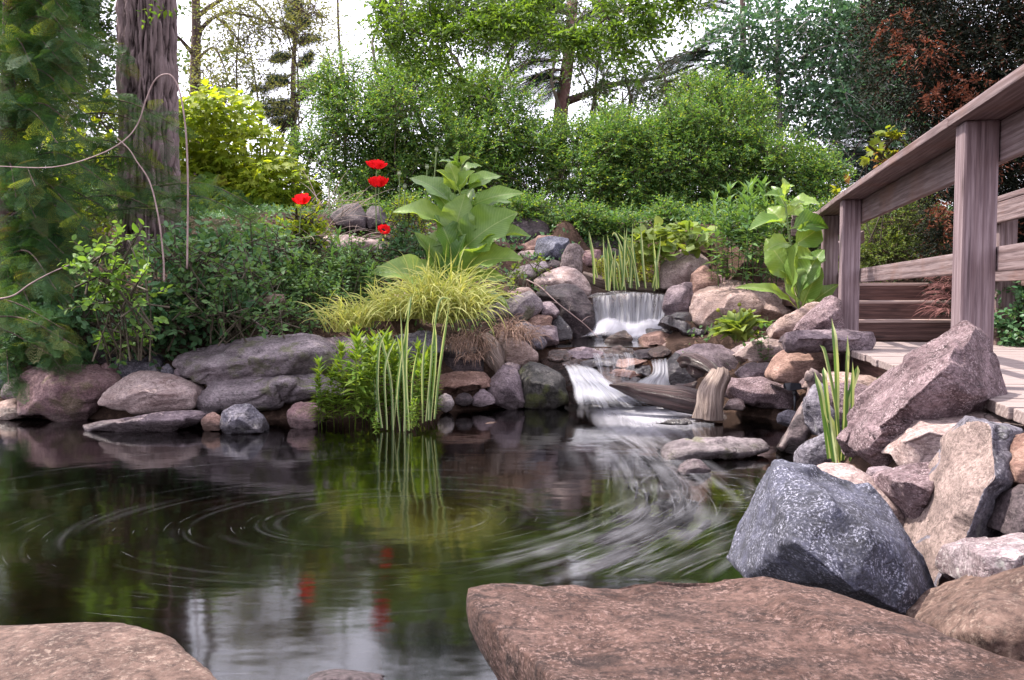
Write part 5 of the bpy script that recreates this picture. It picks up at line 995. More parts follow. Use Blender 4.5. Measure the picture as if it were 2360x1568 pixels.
for k in range(280):
    y = rng.uniform(-60, 500); x = 2130; w_ = 60 + (y + 60) * 0.25; bo.append((P(2130, y - 15, 19), P(x + rng.uniform(-w_, w_), y + rng.uniform(0, 25), 19 + rng.uniform(-1.6, 0.8)), 0))
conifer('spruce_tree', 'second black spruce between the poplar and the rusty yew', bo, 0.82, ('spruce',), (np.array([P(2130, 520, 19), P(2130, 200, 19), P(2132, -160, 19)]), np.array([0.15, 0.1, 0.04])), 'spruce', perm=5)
M_WBARK = plain('white_poplar_bark', (0.24, 0.21, 0.205), (0.36, 0.33, 0.32), 7, 0.8, 0.2, 0.3, (1, 1, 3))
branch_tree('poplar_tree', 'poplar with white trunk and loose blue green leaves over the right side of the hedge', [(1800,480,15),(1797,280,15),(1793,140,15),(1795,0,15),(1800,-160,15)], 0.06,
  [([(1793,230,15),(1840,200,14.8),(1900,150,14.6),(1960,90,14.5),(2010,40,14.4)],0.025),([(1795,180,15),(1850,130,14.7),(1930,100,14.5),(1990,110,14.4)],0.02),([(1800,300,15),(1870,310,14.6),(1940,330,14.4),(1970,345,14.3)],0.014),([(1795,120,15),(1740,100,14.8),(1690,110,14.7)],0.018),([(1890,190,14.6),(1960,210,14.4),(2030,240,14.2),(2075,260,14.1)],0.014),([(1960,210,14.4),(2010,160,14.3),(2060,130,14.2)],0.012),([(1850,290,14.8),(1900,250,14.6),(1980,270,14.4),(2030,330,14.2)],0.012)],
  [(1700,80,14.8,70,60,.6),(1780,50,14.8,90,60,.7),(1880,60,14.7,90,70,.7),(1960,110,14.5,80,70,.6),(2040,230,14.2,60,60,.5),(1880,180,14.7,90,60,.6),(1840,270,14.8,90,50,.6),(1740,180,15,70,60,.6),(2000,40,14.5,80,50,.6),(1930,240,14.5,70,40,.5),(1900,330,14.6,60,25,.4),(2060,290,14.2,40,40,.4),(1680,160,15.2,40,60,.5),(1960,30,14.7,100,60,.6),(2060,90,14.6,60,60,.5),(1960,180,14.6,70,50,.5)], 2300, 0.068, 'poplar', TROUND(), 8, 0.42, 0.2, M_WBARK, 0, 0.25, upb=0.3)
shrub('broadleaf_tree', 'pale green far tree seen through the gap left of the poplar trunk', 'tree', [(1600,260,20,70,70,.8),(1690,220,20,70,80,.8),(1740,280,20,60,60,.8),(1560,220,21,50,40,.6)], 900, 0.45, 12, 0.075, 'light', T1(0.3), P(1660, 480, 20), nst=8, r0=0.06)
shrub('broadleaf_tree', 'leafy mid green tree filling the sky above the left part of the hedge', 'tree', [(960,120,14,90,80,.8),(1060,60,14,100,80,.8),(1170,110,14,90,80,.8),(1230,30,14,90,60,.8),(1010,-20,14,120,60,.8),(900,40,14.5,40,60,.6)], 1500, 0.5, 10, 0.07, 'back', T1(0.34), P(1060, 480, 14), nst=12, r0=0.05, lumps=5, front=0.2)
shrub('broadleaf_tree', 'airy grey green tree behind the dark pine limb at the centre', 'tree', [(1380,150,14.5,80,70,.8),(1450,60,14.5,80,70,.8),(1360,40,14.5,70,70,.8),(1430,230,14.5,90,50,.8),(1540,250,14.5,70,40,.6)], 900, 0.5, 10, 0.065, 'back', T1(0.34), P(1400, 480, 14.5), nst=12, r0=0.05, lumps=5, front=0.2)
shrub('broadleaf_tree', 'pale airy tree whose thin leaves veil the white sky beside the slim pine', 'tree', [(560,120,15,90,90,.8),(640,230,15,60,70,.7),(720,250,15,50,60,.6),(500,240,15,50,70,.7),(620,30,15,90,50,.8),(760,190,15,30,60,.5)], 640, 0.6, 9, 0.06, 'sparse', T1(0.34), P(600, 500, 15), nst=14, r0=0.03, lumps=5, front=0.2)
# rust flecked yew on the right
YW = T1(0.17, 0.02)
def yew():
    base = np.array([4.5, 8.3, 0.6]); t = thing('yew_tree', 'dark yew with rust red patches towering behind the handrail on the right', 'yew', base)
    bl = blobs_px((2210,50,8.4,180,90,.7),(2120,150,8.3,110,110,.6),(2260,190,8.3,140,130,.8),(2220,330,8.2,95,130,.7),(2195,480,8.1,55,110,.5),(2185,600,8.0,38,90,.4),(2330,330,8.2,90,160,.7),(2060,40,8.6,70,60,.5),(2330,80,8.2,100,110,.7),(2320,480,8.4,70,90,.6),(2260,-120,8.5,200,120,.8),(2400,200,8.2,90,200,.8),(2200,690,8.0,40,60,.35),(2420,500,8.3,90,160,.7),(2300,620,8.6,80,80,.5))
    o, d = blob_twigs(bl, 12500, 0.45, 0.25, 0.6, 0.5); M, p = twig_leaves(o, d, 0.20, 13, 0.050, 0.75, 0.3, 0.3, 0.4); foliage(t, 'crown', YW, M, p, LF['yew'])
    rb = blobs_px((2205,270,7.6,40,60,.2),(2175,330,7.6,30,50,.2),(2260,260,7.5,35,40,.2),(2230,200,7.6,60,25,.2),(2190,400,7.6,25,35,.2),(2130,120,7.7,60,30,.2),(2330,270,7.5,30,60,.2),(2180,500,7.55,20,60,.15),(2285,340,7.5,35,30,.2),(2060,60,7.9,40,20,.2),(2300,540,7.9,40,40,.2),(2150,230,7.65,25,30,.2))
    o, d = blob_twigs(rb, 330, 0.1, -0.1, 0.7, 0.3); M, p = twig_leaves(o, d, 0.17, 12, 0.048, 0.75, 0.5, 0.3, 0.4); foliage(t, 'rust_sprays', YW, M, p, LF['rust'])
    sticks(t, 'trunk', stems_to(base, [bl[i_][0] for i_ in (2, 3, 7, 8, 12)], 0.05, 0.05), M_BARK, 5)
yew()
shrub('light_shrub', 'loose light green shrub behind the railing between middle and near posts', 'shrub', [(2060,500,10,85,60,.5),(2120,550,9.9,55,50,.4),(2015,560,9.9,40,50,.4),(2080,450,10.1,60,30,.4),(2060,590,9.8,80,30,.4),(1960,600,10,40,40,.3)], 2200, 0.2, 11, 0.030, 'light', T1(0.32), P(2060, 640, 10), nst=16, r0=0.01)
shrub('glossy_shrub', 'glossy dark green bush beside the deck at the right edge', 'shrub', [(2330,730,6.9,60,70,.3),(2370,690,6.9,50,70,.3),(2290,760,7.0,40,40,.25),(2280,690,7.2,20,40,.2),(2400,760,6.6,60,50,.3)], 420, 0.16, 8, 0.055, 'dark', TOV(0.33), np.array([4.1, 6.9, 0.55]), nst=10, r0=0.008, nparts=220)
# treeline
o, d = blob_twigs([(np.array([x * 1.5, 45 + R(-3, 5), 3 + 1.5 * h / 2]), np.array([4.8, 3, h * 1.5])) for x, h in zip(np.concatenate([np.linspace(-34, -10.5, 9), np.linspace(-9, 5, 6), np.linspace(6, 34, 11)]), np.concatenate([R(5, 7, 9), R(1.6, 2.2, 6), R(4, 6.5, 11)]))], 5200, 0.6, 0.2, 0.5, 0.6)
M, p = twig_leaves(o, d, 1.3, 7, 0.38, 0.8); V, T = place(T1(0.35), M, p); tag(solid('treeline', V, T, LF['back'], None, False, {'rnd': np.repeat(rng.random(len(p)), 4)}), kind='stuff')

# ------------------------------------------------------------------ flowers and plants of the banks
def gpt(x, y, Y, dz=0.0): p = P(x, y, Y); return p
# big leaved plants
def bigleaf_mesh(name, L, W, arch, tipdroop, fold, wav, seed, nr=11, nc=5, pet=0.14):
    r2 = np.random.default_rng(seed); sarr = np.linspace(0, 1, nr); V = []
    ph = r2.uniform(0, 6)
    for s_ in sarr:
        e = max(0.0, (s_ - pet) / (1 - pet)); w = W * (0.06 if s_ < pet else max(0.05, (math.sin(math.pi * e ** 0.72)) ** 0.75))
        zc = arch * math.sin(math.pi * s_ * 0.9) - tipdroop * s_ ** 3; yc = L * (s_ - 0.12 * tipdroop / max(L, .01) * s_ ** 3)
        for u in np.linspace(-1, 1, nc):
            ez = fold * abs(u) * w + wav * w * (u * u) * math.sin(6 * s_ * math.pi * 0.9 + ph + (1.3 if u > 0 else 0)) + 0.012 * math.sin(s_ * 40) * L * 0.3 * abs(u)
            V.append((u * w * (0.5) * (1 - 0.1 * abs(math.sin(13 * s_ + ph)) * abs(u)), yc, zc + ez))
    i = np.arange(nr - 1)[:, None] * nc + np.arange(nc - 1)[None]; T = np.stack([i, i + 1, i + nc + 1, i + nc], -1).reshape(-1, 4)
    return arrmesh(name, V, T, True)
s = NT('elecampane_leaf'); tc = s.n('TexCoord'); sx = s.n('SeparateXYZ'); s.l(tc.outputs['Object'], sx.inputs[0]); oi = s.n('ObjectInfo')
col = s.mix(oi.outputs['Random'], (0.065, 0.15, 0.028), (0.22, 0.32, 0.085))
wv = s.n('TexWave'); wv.bands_direction = 'Y'; wv.inputs['Scale'].default_value = 9; wv.inputs['Distortion'].default_value = 2.5; s.l(s.mapping(tc.outputs['Object'], (1, 1, 1)), wv.inputs[0])
ax = s.math('ABSOLUTE', sx.outputs[0]); rib = s.ramp(ax, (0.0, 1.0), (0.006, 0.0)); col = s.mix(s.math('MULTIPLY', rib, 0.7), col, (0.34, 0.40, 0.20)); vv = s.math('SINE', s.math('MULTIPLY', s.math('SUBTRACT', sx.outputs[1], s.math('MULTIPLY', ax, 0.9)), 210.0)); col = s.mix(s.math('MULTIPLY', s.ramp(vv, (0.75, 0.0), (1.0, 1.0)), 0.35), col, (0.26, 0.33, 0.13)); col = s.mix(s.ramp(s.noise(tc.outputs['Object'], 14, 4), (0.35, 0.3), (0.65, 0.0)), col, (0.06, 0.13, 0.025))
b = s.pbsdf(col, 0.42, 0.45, s.bump(wv.outputs['Fac'], 0.12, 0.006), final=False); t = s.n('BsdfTranslucent'); s.l(s.mix(1.0, col, (2.3, 2.0, 0.7), 'MULTIPLY'), t.inputs[0]); m = s.n('MixShader'); m.inputs[0].default_value = 0.42
s.l(b, m.inputs[1]); s.l(t.outputs[0], m.inputs[2]); s.l(m.outputs[0], s.out.inputs[0]); M_ELE = s.m
def leafy_plant(name, label, cat, Y, stem, leaves, arch=0.10, mat=None, stem_r=0.014, droop=0.10):
    sp_ = spline(PP(*[(x, y, Y) for x, y in stem]), 20); b = sp_[0]; t = thing(name, label, cat, b)
    V, T = tube(sp_, np.linspace(stem_r, stem_r * 0.5, len(sp_)), 8); solid('stem', V, T, M_STEMG, t)
    for k, lf in enumerate(leaves):
        (x0, y0), (x1, y1), wpx, dY = lf[0], lf[1], lf[2], (lf[3] if len(lf) > 3 else R(-0.2, 0.1)); a = P(x0, y0, Y - 0.01); e = P(x1, y1, Y + dY); L = np.linalg.norm(e - a); W = 1.12 * wpx * px(Y)
        me = bigleaf_mesh('leaf', 1.06 * L, W, arch * L * R(0.6, 1.3), droop * L * R(0.5, 1.6), R(0.10, 0.32), R(0.04, 0.11), 50 + k, 15, 7); me.materials.append(mat or M_ELE)
        Lx = unit(e - a); U = np.array([0.15 * (-1 if x1 < x0 else 1), -0.60, 0.75]) + rng.normal(size=3) * (0.45, 0.25, 0.2); X = unit(np.cross(Lx, U)); Z = np.cross(X, Lx)
        o = bpy.data.objects.new('leaf', me); COL.objects.link(o); o.parent = t; mm = Matrix.Identity(4); c = a - BASE[t.name]
        for r in range(3): mm[r][0], mm[r][1], mm[r][2], mm[r][3] = X[r], Lx[r], Z[r], c[r]
        o.matrix_basis = mm
    return t
leafy_plant('elecampane_plant', 'tall plant with very big light green leaves at the centre behind the golden grass', 'plant', 8.25, [(1042,700),(1044,600),(1056,480),(1064,385),(1062,362)],
 [((1062,395),(1016,370),36),((1062,400),(1108,383),34),((1060,385),(1056,348),24),((1063,385),(1080,362),26),((1060,385),(1040,362),24),((1050,450),(1012,392),48),((1048,475),(950,408),66,.15),((1062,450),(1036,375),56),((1072,445),(1150,408),54,.1),((1074,480),(1200,446),46,-.1),((1072,490),(1175,462),40,.1),
  ((1046,535),(915,482),70,-.1),((1042,560),(1070,452),78),((1062,580),(1182,492),104,-.15),((1075,580),(1215,545),72,-.05),((1046,610),(1008,500),76,-.1),((1058,620),(1195,595),74,-.25),((1034,660),(866,622),78,-.25),((1034,665),(962,540),58,.0),((1048,660),(1066,548),70,-.15),((1060,670),(1136,562),78,-.2),((1066,670),(1160,640),60,-.25),((1066,690),(1165,690),52,-.3),((1074,700),(1170,705),44,-.3),
  ((1052,510),(992,436),50,.1),((1070,510),(1146,486),46,.15),((1058,450),(1090,396),44),((1066,520),(1086,436),58,.15),((1040,640),(990,585),60,.1),((1058,640),(1110,610),60,.1),((1050,560),(960,560),50,.2),((1066,560),(1130,540),56,.2),((1056,600),(1040,520),66,.1),((1040,690),(985,640),60,-.1),((1064,430),(1120,430),40,.1),((1064,560),(1098,500),60,.1)])
leafy_plant('elecampane_plant', 'plant with big drooping light green leaves before the left end of the railing', 'plant', 7.85, [(1842,715),(1836,640),(1818,540),(1808,450),(1804,430)],
 [((1812,470),(1768,446),28),((1812,475),(1885,470),42,-.1),((1812,510),(1732,526),50,-.1),((1815,530),(1908,520),60,.0),((1824,570),(1890,525),60,.05),((1842,715),(1836,568),104,-.25),((1836,650),(1768,555),66,.05),((1836,710),(1712,655),32,-.3),((1846,715),(1890,620),56,.0),((1852,718),(1928,658),38,-.05),((1808,455),(1806,412),24),((1810,500),(1850,470),38,.1),((1812,520),(1772,480),40,.1),((1840,690),(1895,580),70,.1),((1838,680),(1790,600),62,.1),((1812,480),(1780,430),24),((1808,445),(1830,428),22),((1820,560),(1770,575),46,-.1),((1830,600),(1880,590),50,.1)])

# poppies
s = NT('poppy_petal'); geo = s.n('TexCoord'); nz = s.noise(geo.outputs['Object'], 40, 3); col = s.mix(nz, (0.52, 0.006, 0.010), (0.75, 0.018, 0.02)); b = s.pbsdf(col, 0.55, 0.2, final=False)
t = s.n('BsdfTranslucent'); t.inputs[0].default_value = (0.95, 0.02, 0.03, 1); m = s.n('MixShader'); m.inputs[0].default_value = 0.5; s.l(b, m.inputs[1]); s.l(t.outputs[0], m.inputs[2]); s.l(m.outputs[0], s.out.inputs[0]); M_RED = s.m
M_POD = plain('poppy_pod', (0.16, 0.20, 0.11), (0.26, 0.30, 0.19), 30, 0.6, 0.3, 0.2); M_DKC = plain('dark_flower_centre', (0.01, 0.006, 0.01), (0.03, 0.015, 0.02), 30, 0.8, 0.2, 0.3)
def petal_mesh(r, seed):
    r2 = np.random.default_rng(seed); V = []; n, m_ = 7, 9; ph = r2.uniform(0, 6)
    for i in range(n):
        t_ = i / (n - 1)
        for j in range(m_):
            u = j / (m_ - 1) * 2 - 1; a = u * 0.85 * (0.35 + 0.65 * t_); rad = r * (0.10 + 0.95 * math.sin(t_ * 1.35) ** 0.9) * (1 - 0.12 * u * u); z = r * (0.08 + 0.95 * t_ ** 1.6 * 0.9) * (1 + 0.06 * math.sin(7 * u + ph)) ; rad += r * 0.09 * math.sin(9 * u + ph) * t_
            V.append((rad * math.sin(a) * 1.04, rad * math.cos(a) * 1.04, z * 0.98 - 0.06))
    i = np.arange(n - 1)[:, None] * m_ + np.arange(m_ - 1)[None]; return arrmesh('petal', V, np.stack([i, i + 1, i + m_ + 1, i + m_], -1).reshape(-1, 4), True)
PETM = petal_mesh(1.0, 3); PETM.materials.append(M_RED)
def stalk(t, pts, Y, r=0.0065): c = spline(PP(*[(x, y, Y) for x, y in pts]), 18); V, T = tube(c, r, 5); solid('stem', V, T, M_STEMG, t); return c[-1]
def lump(name, c, r, mat, t, squash=1.0, crown=False):
    bm = bmesh.new(); bmesh.ops.create_icosphere(bm, subdivisions=2, radius=1.0)
    for v in bm.verts: f_ = 1 - 0.25 * v.co.z if not crown else 1 + 0.1 * v.co.z; v.co = Vector((v.co.x * r * f_, v.co.y * r * f_, v.co.z * r * squash)) + Vector(c - BASE[t.name])
    if crown:
        g = bmesh.ops.create_cone(bm, segments=10, radius1=r * 0.95, radius2=r * 0.95, depth=r * 0.3, cap_ends=True)
        for v in g['verts']: v.co += Vector(c - BASE[t.name]) + Vector((0, 0, r * squash * 1.0))
    me = bpy.data.meshes.new(name); bm.to_mesh(me); bm.free(); me.polygons.foreach_set('use_smooth', [True] * len(me.polygons)); return link(name, me, t, None, mat)
def poppy(label, x, y, wpx, Y, base, tilt=(0, 0), mid=None, closed=1.0):
    r = wpx * 0.5 * px(Y) / 1.02; b = P(*base, Y); t = thing('poppy', label, 'poppy', b, 'red poppies'); c = stalk(t, [base] + (mid or []) + [(x, y + wpx * 0.36)], Y)
    q = Matrix.Rotation(tilt[0], 4, 'X') @ Matrix.Rotation(tilt[1], 4, 'Y')
    for k in range(6):
        o = bpy.data.objects.new('petal', PETM); COL.objects.link(o); o.parent = t
        o.matrix_basis = Matrix.Translation(Vector(c - b)) @ q @ Matrix.Rotation(k * math.pi / 3 + 0.3 * (k % 2), 4, 'Z') @ Matrix.Diagonal((r * R(.92, 1.05), r * R(.92, 1.05), r * R(.85, 1.1) * closed, 1))
    for k in range(4):
        o = bpy.data.objects.new('petal', PETM); COL.objects.link(o); o.parent = t; q2 = r * R(.66, .78)
        o.matrix_basis = Matrix.Translation(Vector(c - b)) @ q @ Matrix.Rotation(k * math.pi / 2 + 0.5, 4, 'Z') @ Matrix.Diagonal((q2, q2, r * R(1.15, 1.4) * closed, 1))
    lump('flower_centre', c + (0, 0, r * 0.2), r * 0.26, M_DKC, t, 0.9)
poppy('upper of the two stacked red poppies before the hedge', 868, 374, 46, 8.55, (868, 540), (0.12, 0.05), [(866, 450)], 0.8)
poppy('red poppy directly under the topmost one on a curved stalk', 873, 416, 46, 8.45, (884, 530), (0.05, -0.05), [(873, 470)], 0.95)
poppy('single red poppy on the left over bright green leaves', 697, 457, 42, 8.4, (690, 540), (0.1, -0.08), [(692, 500)], 1.0)
poppy('small half open red poppy low among the leaves by the big leaved plant', 884, 523, 28, 8.3, (868, 590), (0.9, 0.3), [(874, 555)], 0.7)
for x, y, bx, by, lab in ((757,410,760,500,'green poppy bud standing alone left of the stacked poppies'),(920,400,917,500,'ripening poppy head just right of the stacked poppies'),(933,430,928,500,'short ripening poppy head below its right hand neighbour'),(984,385,975,500,'ripening poppy head close to the tip of the big leaved plant'),(1006,345,990,490,'tallest ripening poppy head rising over the big leaved plant'),(722,480,722,560,'poppy bud beside the single left poppy')):
    Y = 8.5; t = thing('poppy_seed_head', lab, 'seed head', P(bx, by, Y), 'poppy seed heads'); c = stalk(t, [(bx, by), ((x + bx) / 2 + 2, (y + by) / 2), (x, y + 6)], Y, 0.006); lump('seed_pod', c + (0, 0, 0.02), 0.019, M_POD, t, 1.25, True)

# grass-like blades
def strip(path, w, up, prof=None):
    path = np.asarray(path); n = len(path); t = unit(np.gradient(path, axis=0)); X = unit(np.cross(t, up)); pr = (np.sin(np.linspace(0.35, np.pi, n)) ** 0.6 if prof is None else prof) * w
    N_ = np.cross(X, t); V = np.concatenate([path - X * pr[:, None] * 0.5 + N_ * pr[:, None] * 0.18, path, path + X * pr[:, None] * 0.5 + N_ * pr[:, None] * 0.18]); i = np.arange(n - 1)
    return V, np.concatenate([np.stack([i, i+1, n+i+1, n+i], -1), np.stack([n+i, n+i+1, 2*n+i+1, 2*n+i], -1)]), np.concatenate([np.zeros(n), np.full(n, .5), np.ones(n)])
def tuft(par, name, centres, n, ln, w, mat, spread=0.1, lean=0.6, grav=0.6, bias=(0, 0, 0), k=9):
    Vs, Ts, Rn, o = [], [], [], 0
    for i in range(n):
        c = centres[rng.integers(len(centres))] + rng.normal(size=3) * (spread, spread, 0.0); d = unit(np.array([0, 0, 1.0]) + lean * rng.normal(size=3) * (1, 1, 0.2) + np.array(bias) * R(0.3, 1.3)); L = ln * R(0.55, 1.15); g = grav * R(0.5, 1.4); p = [c.copy()]; v = d.copy()
        for s_ in range(k - 1): p.append(p[-1] + v * L / (k - 1)); v = unit(v + np.array([0, 0, -1.0]) * g * (s_ + 1) / (k - 1) * 0.42)
        V, T, _ = strip(p, w * R(0.6, 1.2), np.array([0.2, -0.7, 0.7]) + rng.normal(size=3) * 0.4); Vs.append(V); Ts.append(T + o); o += len(V); Rn.append(np.full(len(V), rng.random()))
    return tag(solid(name, np.vstack(Vs), np.vstack(Ts), mat, par, True, {'rnd': np.concatenate(Rn)}), kind='stuff')
t = thing('golden_grass', 'arching clump of golden yellow striped grass above the water plants', 'ornamental grass', P(1000, 740, 7.55))
tuft(t, 'blades', PP((1000,725,7.6),(960,735,7.55),(1040,720,7.6),(1010,745,7.45),(1060,735,7.5)), 640, 0.62, 0.013, LF['gold'], 0.06, 0.62, 1.15, (0.1, -0.45, 0))
tuft(t, 'blades', PP((880,740,7.5),(830,755,7.45),(790,765,7.4),(910,735,7.5)), 300, 0.42, 0.012, LF['gold'], 0.06, 0.55, 0.9, (-0.1, -0.3, 0))
M_DRY = plain('dry_grass_straw', (0.17, 0.10, 0.075), (0.32, 0.22, 0.17), 20, 0.9, 0.1, 0.2)
t = thing('dry_grass_thatch', 'withered brown grass thatch hanging under the golden grass', 'dry grass', P(1065, 850, 7.5))
tuft(t, 'straws', PP((1045,800,7.6),(1080,785,7.6),(1100,800,7.6),(1060,810,7.55),(1090,830,7.55)), 300, 0.24, 0.006, M_DRY, 0.06, 0.4, 1.6, (0.15, -0.7, -0.2))
lay = [(1020,795),(1060,780),(1112,795),(1115,860),(1050,868),(1012,850)]
rk = rock('mound of brown root mat under the withered grass', [(a, b) for a, b in lay], 7.62, 'dark', th=0.4, res=30, sm=4)
t = thing('dry_grass_thatch', 'matted rusty roots draped over the tan boulder by the cascade', 'dry grass', P(1190, 800, 7.7))
tuft(t, 'straws', PP((1165,765,7.8),(1185,770,7.8),(1205,785,7.8),(1175,780,7.75)), 300, 0.30, 0.005, M_DRY, 0.05, 0.55, 1.8, (0.35, -0.6, -0.3))
t = thing('dead_twig_bush', 'dead reddish twigs spilling over the right side of the timber steps', 'dead shrub', P(2180, 740, 7.4))
tuft(t, 'twigs', PP((2200,640,7.45),(2195,690,7.4),(2190,720,7.35),(2200,665,7.45)), 260, 0.30, 0.006, plain('dead_red_twig', (0.12, 0.05, 0.045), (0.26, 0.13, 0.12), 20, 0.9, 0.1, 0.2), 0.04, 0.5, 0.8, (-1.2, -0.4, -0.5))
t = thing('dry_stalks', 'pale dry stalks leaning among the plants under the single left poppy', 'dry stalks', P(790, 560, 8.7))
tuft(t, 'stalks', PP((740,480,8.7),(770,500,8.7),(720,560,8.6),(830,570,8.6)), 70, 0.55, 0.007, plain('pale_straw', (0.30, 0.22, 0.18), (0.46, 0.36, 0.31), 20, 0.9, 0.1, 0.2), 0.12, 0.9, 0.5, (0.8, 0, -0.3))

# striped iris leaves
s = NT('striped_iris_leaf'); at = s.n('Attribute'); at.attribute_name = 'across'; oi = s.n('ObjectInfo')
g = s.mix(oi.outputs['Random'], (0.06, 0.135, 0.035), (0.12, 0.19, 0.055)); col = s.mix(s.ramp(at.outputs['Fac'], (0.50, 0.0), (0.62, 1.0)), g, (0.40, 0.43, 0.20)); b = s.pbsdf(col, 0.4, 0.4, final=False); t = s.n('BsdfTranslucent'); s.l(s.mix(1.0, col, (1.4, 1.4, 0.8), 'MULTIPLY'), t.inputs[0]); m = s.n('MixShader'); m.inputs[0].default_value = 0.35
s.l(b, m.inputs[1]); s.l(t.outputs[0], m.inputs[2]); s.l(m.outputs[0], s.out.inputs[0]); M_IRIS = s.m
def iris(label, Y, blades, w=0.022, bend=0.0):
    b = P(np.mean([q[0][0] for q in blades]), max(q[0][1] for q in blades), Y); t = thing('striped_iris', label, 'iris', b)
    for k, bl in enumerate(blades):
        pts = [P(x, y, Y + R(-.04, .04)) for x, y in bl]; yy = R(-0.08, 0.08); pts = [p + (0, yy, 0) for p in pts]; c = spline(pts, 18) if len(pts) > 2 else np.linspace(pts[0], pts[1], 12); n = len(c)
        prof = np.minimum(1, 0.75 + 0.6 * np.linspace(0, 1, n)) * np.clip((1 - np.linspace(0, 1, n)) * 4.5, 0.03, 1); V, T, ac = strip(c, w * R(0.8, 1.15), np.array([R(-.5, .5), -1, 0.1]), prof)
        if rng.random() < 0.4: ac = 1 - ac
        solid('blade', V, T, M_IRIS, t, True, {'across': ac})
    return t
iris('clump of upright striped iris leaves standing in the pond before the golden grass', 6.28, [[(905,993),(900,880),(880,790),(868,760)],[(882,985),(872,900),(876,800),(892,765)],[(868,975),(862,900),(858,870)],[(925,993),(920,900),(945,720),(950,680)],[(932,992),(928,880),(912,770)],[(945,990),(938,850),(944,690)],[(905,995),(916,880),(930,780)],[(988,970),(992,850),(1010,700),(1040,690)],[(982,972),(994,840),(996,790)],[(975,975),(975,850),(983,760)],[(1000,968),(1012,850),(1036,690)],[(992,970),(1004,820),(1000,730)],[(950,985),(952,880),(965,800)],[(893,990),(888,850),(912,780)],[(935,992),(936,905),(925,700)]], 0.019)
iris('clump of tall striped iris leaves among the rocks at the right bank', 4.02, [[(1919,1064),(1905,960),(1895,870),(1893,845)],[(1924,1064),(1908,930),(1890,860)],[(1932,1066),(1925,950),(1900,820),(1888,795)],[(1940,1066),(1941,900),(1937,800),(1929,735)],[(1946,1066),(1948,920),(1950,830)],[(1951,1066),(1958,940),(1964,840),(1966,775)],[(1954,1066),(1962,950),(1985,870),(1990,845)],[(1958,1066),(1975,960),(2010,890),(2038,858)],[(1962,1066),(1985,960),(2000,915)],[(1966,1066),(1982,990),(2005,930)],[(1936,1066),(1930,1000),(1925,960)],[(1948,1066),(1955,1000),(1958,850)],[(1970,1062),(1990,970),(1992,910)],[(1926,1066),(1915,1000),(1905,955)]], 0.024)
bl_ = []
for k in range(24):
    x0 = R(1395, 1520); dx = R(-28, 22); top = R(535, 600) if k % 3 else R(510, 550); bl_.append([(x0, 668 + R(-8, 4)), (x0 + dx * 0.4, 620), (x0 + dx, top)])
bl_ += [[(1378,640),(1366,580),(1358,530)],[(1370,655),(1368,600),(1362,548)],[(1405,640),(1398,600),(1396,570)],[(1448,650),(1435,580),(1418,540),(1410,545)],[(1470,650),(1448,570),(1425,535)]]
iris('clump of slender striped iris leaves at the rim of the upper pool', 9.45, bl_, 0.026)

# willow-leaved shoots standing in the pond
SHOOTS = []
def shoot_mesh(h, seed, whorl=3, lw=0.17, ll=0.12, lo=0.25, gap=0.045):
    r2 = np.random.default_rng(seed); V, T = tube(np.array([(0, 0, -0.1), (0.01, 0, h * 0.5), (0.0, 0.01, h)]), [0.006, 0.005, 0.0025], 5); ps, Ms = [], []; z = lo * h
    while z < h:
        f = z / h; a0 = r2.uniform(0, 6)
        for k in range(whorl):
            a = a0 + k * 2 * np.pi / whorl; a += r2.uniform(-.3, .3); el = 0.15 + 1.0 * f ** 3 + r2.uniform(-.35, .3); Ms.append((np.array([math.cos(a) * math.cos(el), math.sin(a) * math.cos(el), math.sin(el)]), ll * (0.75 + 0.4 * math.sin(f * 3)) * r2.uniform(0.8, 1.15))); ps.append((0.005, 0, z))
        z += gap * r2.uniform(0.45, 1.45) * (1.25 - 0.5 * f)
    L = np.array([q[0] for q in Ms]); M = orient(L, np.tile((0.05, -0.1, 1.0), (len(L), 1)), np.array([q[1] for q in Ms])); V2, T2_ = place(T2(lw, 0.05, 0.18), M, np.array(ps)); rn = np.concatenate([np.zeros(len(V)), np.repeat(r2.random(len(L)) * 0.9, 5)])
    return arrmesh('shoot', np.vstack([V, V2]), np.vstack([T, T2_ + len(V)]), False, {'rnd': rn})
def shoots(name, label, cat, items, mat, base, lib):
    t = thing(name, label, cat, base)
    for k, (p, h, lean) in enumerate(items):
        me = lib[k % len(lib)]; o = bpy.data.objects.new('shoot', me); COL.objects.link(o); o.parent = t; o.matrix_basis = Matrix.Translation(Vector(p - BASE[t.name])) @ Matrix.Rotation(R(0, 6.28), 4, 'Z') @ Matrix.Rotation(lean, 4, 'X') @ Matrix.Scale(h, 4)
    return t
lib = [shoot_mesh(1.0, 900 + k, 4, 0.15, 0.20, 0.18, 0.062) for k in range(5)]
for m_ in lib: m_.materials.append(LF['willow'])
it = []
for x, y, top in ((742,990,835),(752,985,905),(770,985,850),(790,980,800),(805,985,840),(818,990,790),(835,985,850),(855,990,830),(850,975,790),(870,985,800),(885,985,780),(900,980,800),(912,985,810),(930,985,850),(945,980,810),(960,985,840),(975,975,830),(985,970,820),(1000,970,850),(960,995,920),(868,1010,955),(820,975,770),(780,975,830),(990,965,810),(925,970,790),(965,965,800),(895,965,790),(840,965,795),(735,990,870),(860,960,770),(1005,965,870),(948,1000,925)):
    p = Pz(x, y, 0.0); it.append((p, (y - top) * px(p[1]), R(-.06, .06)))
shoots('water_loosestrife', 'thick clump of bright green willow leaved shoots growing out of the pond', 'water plant', it, None, Pz(870, 985, 0), lib)
lib2 = [shoot_mesh(1.0, 950 + k, 3 + k % 2, 0.15, 0.19, 0.10, 0.07 + 0.012 * k) for k in range(7)]
for m_ in lib2: m_.materials.append(LF['mid'])
it = []
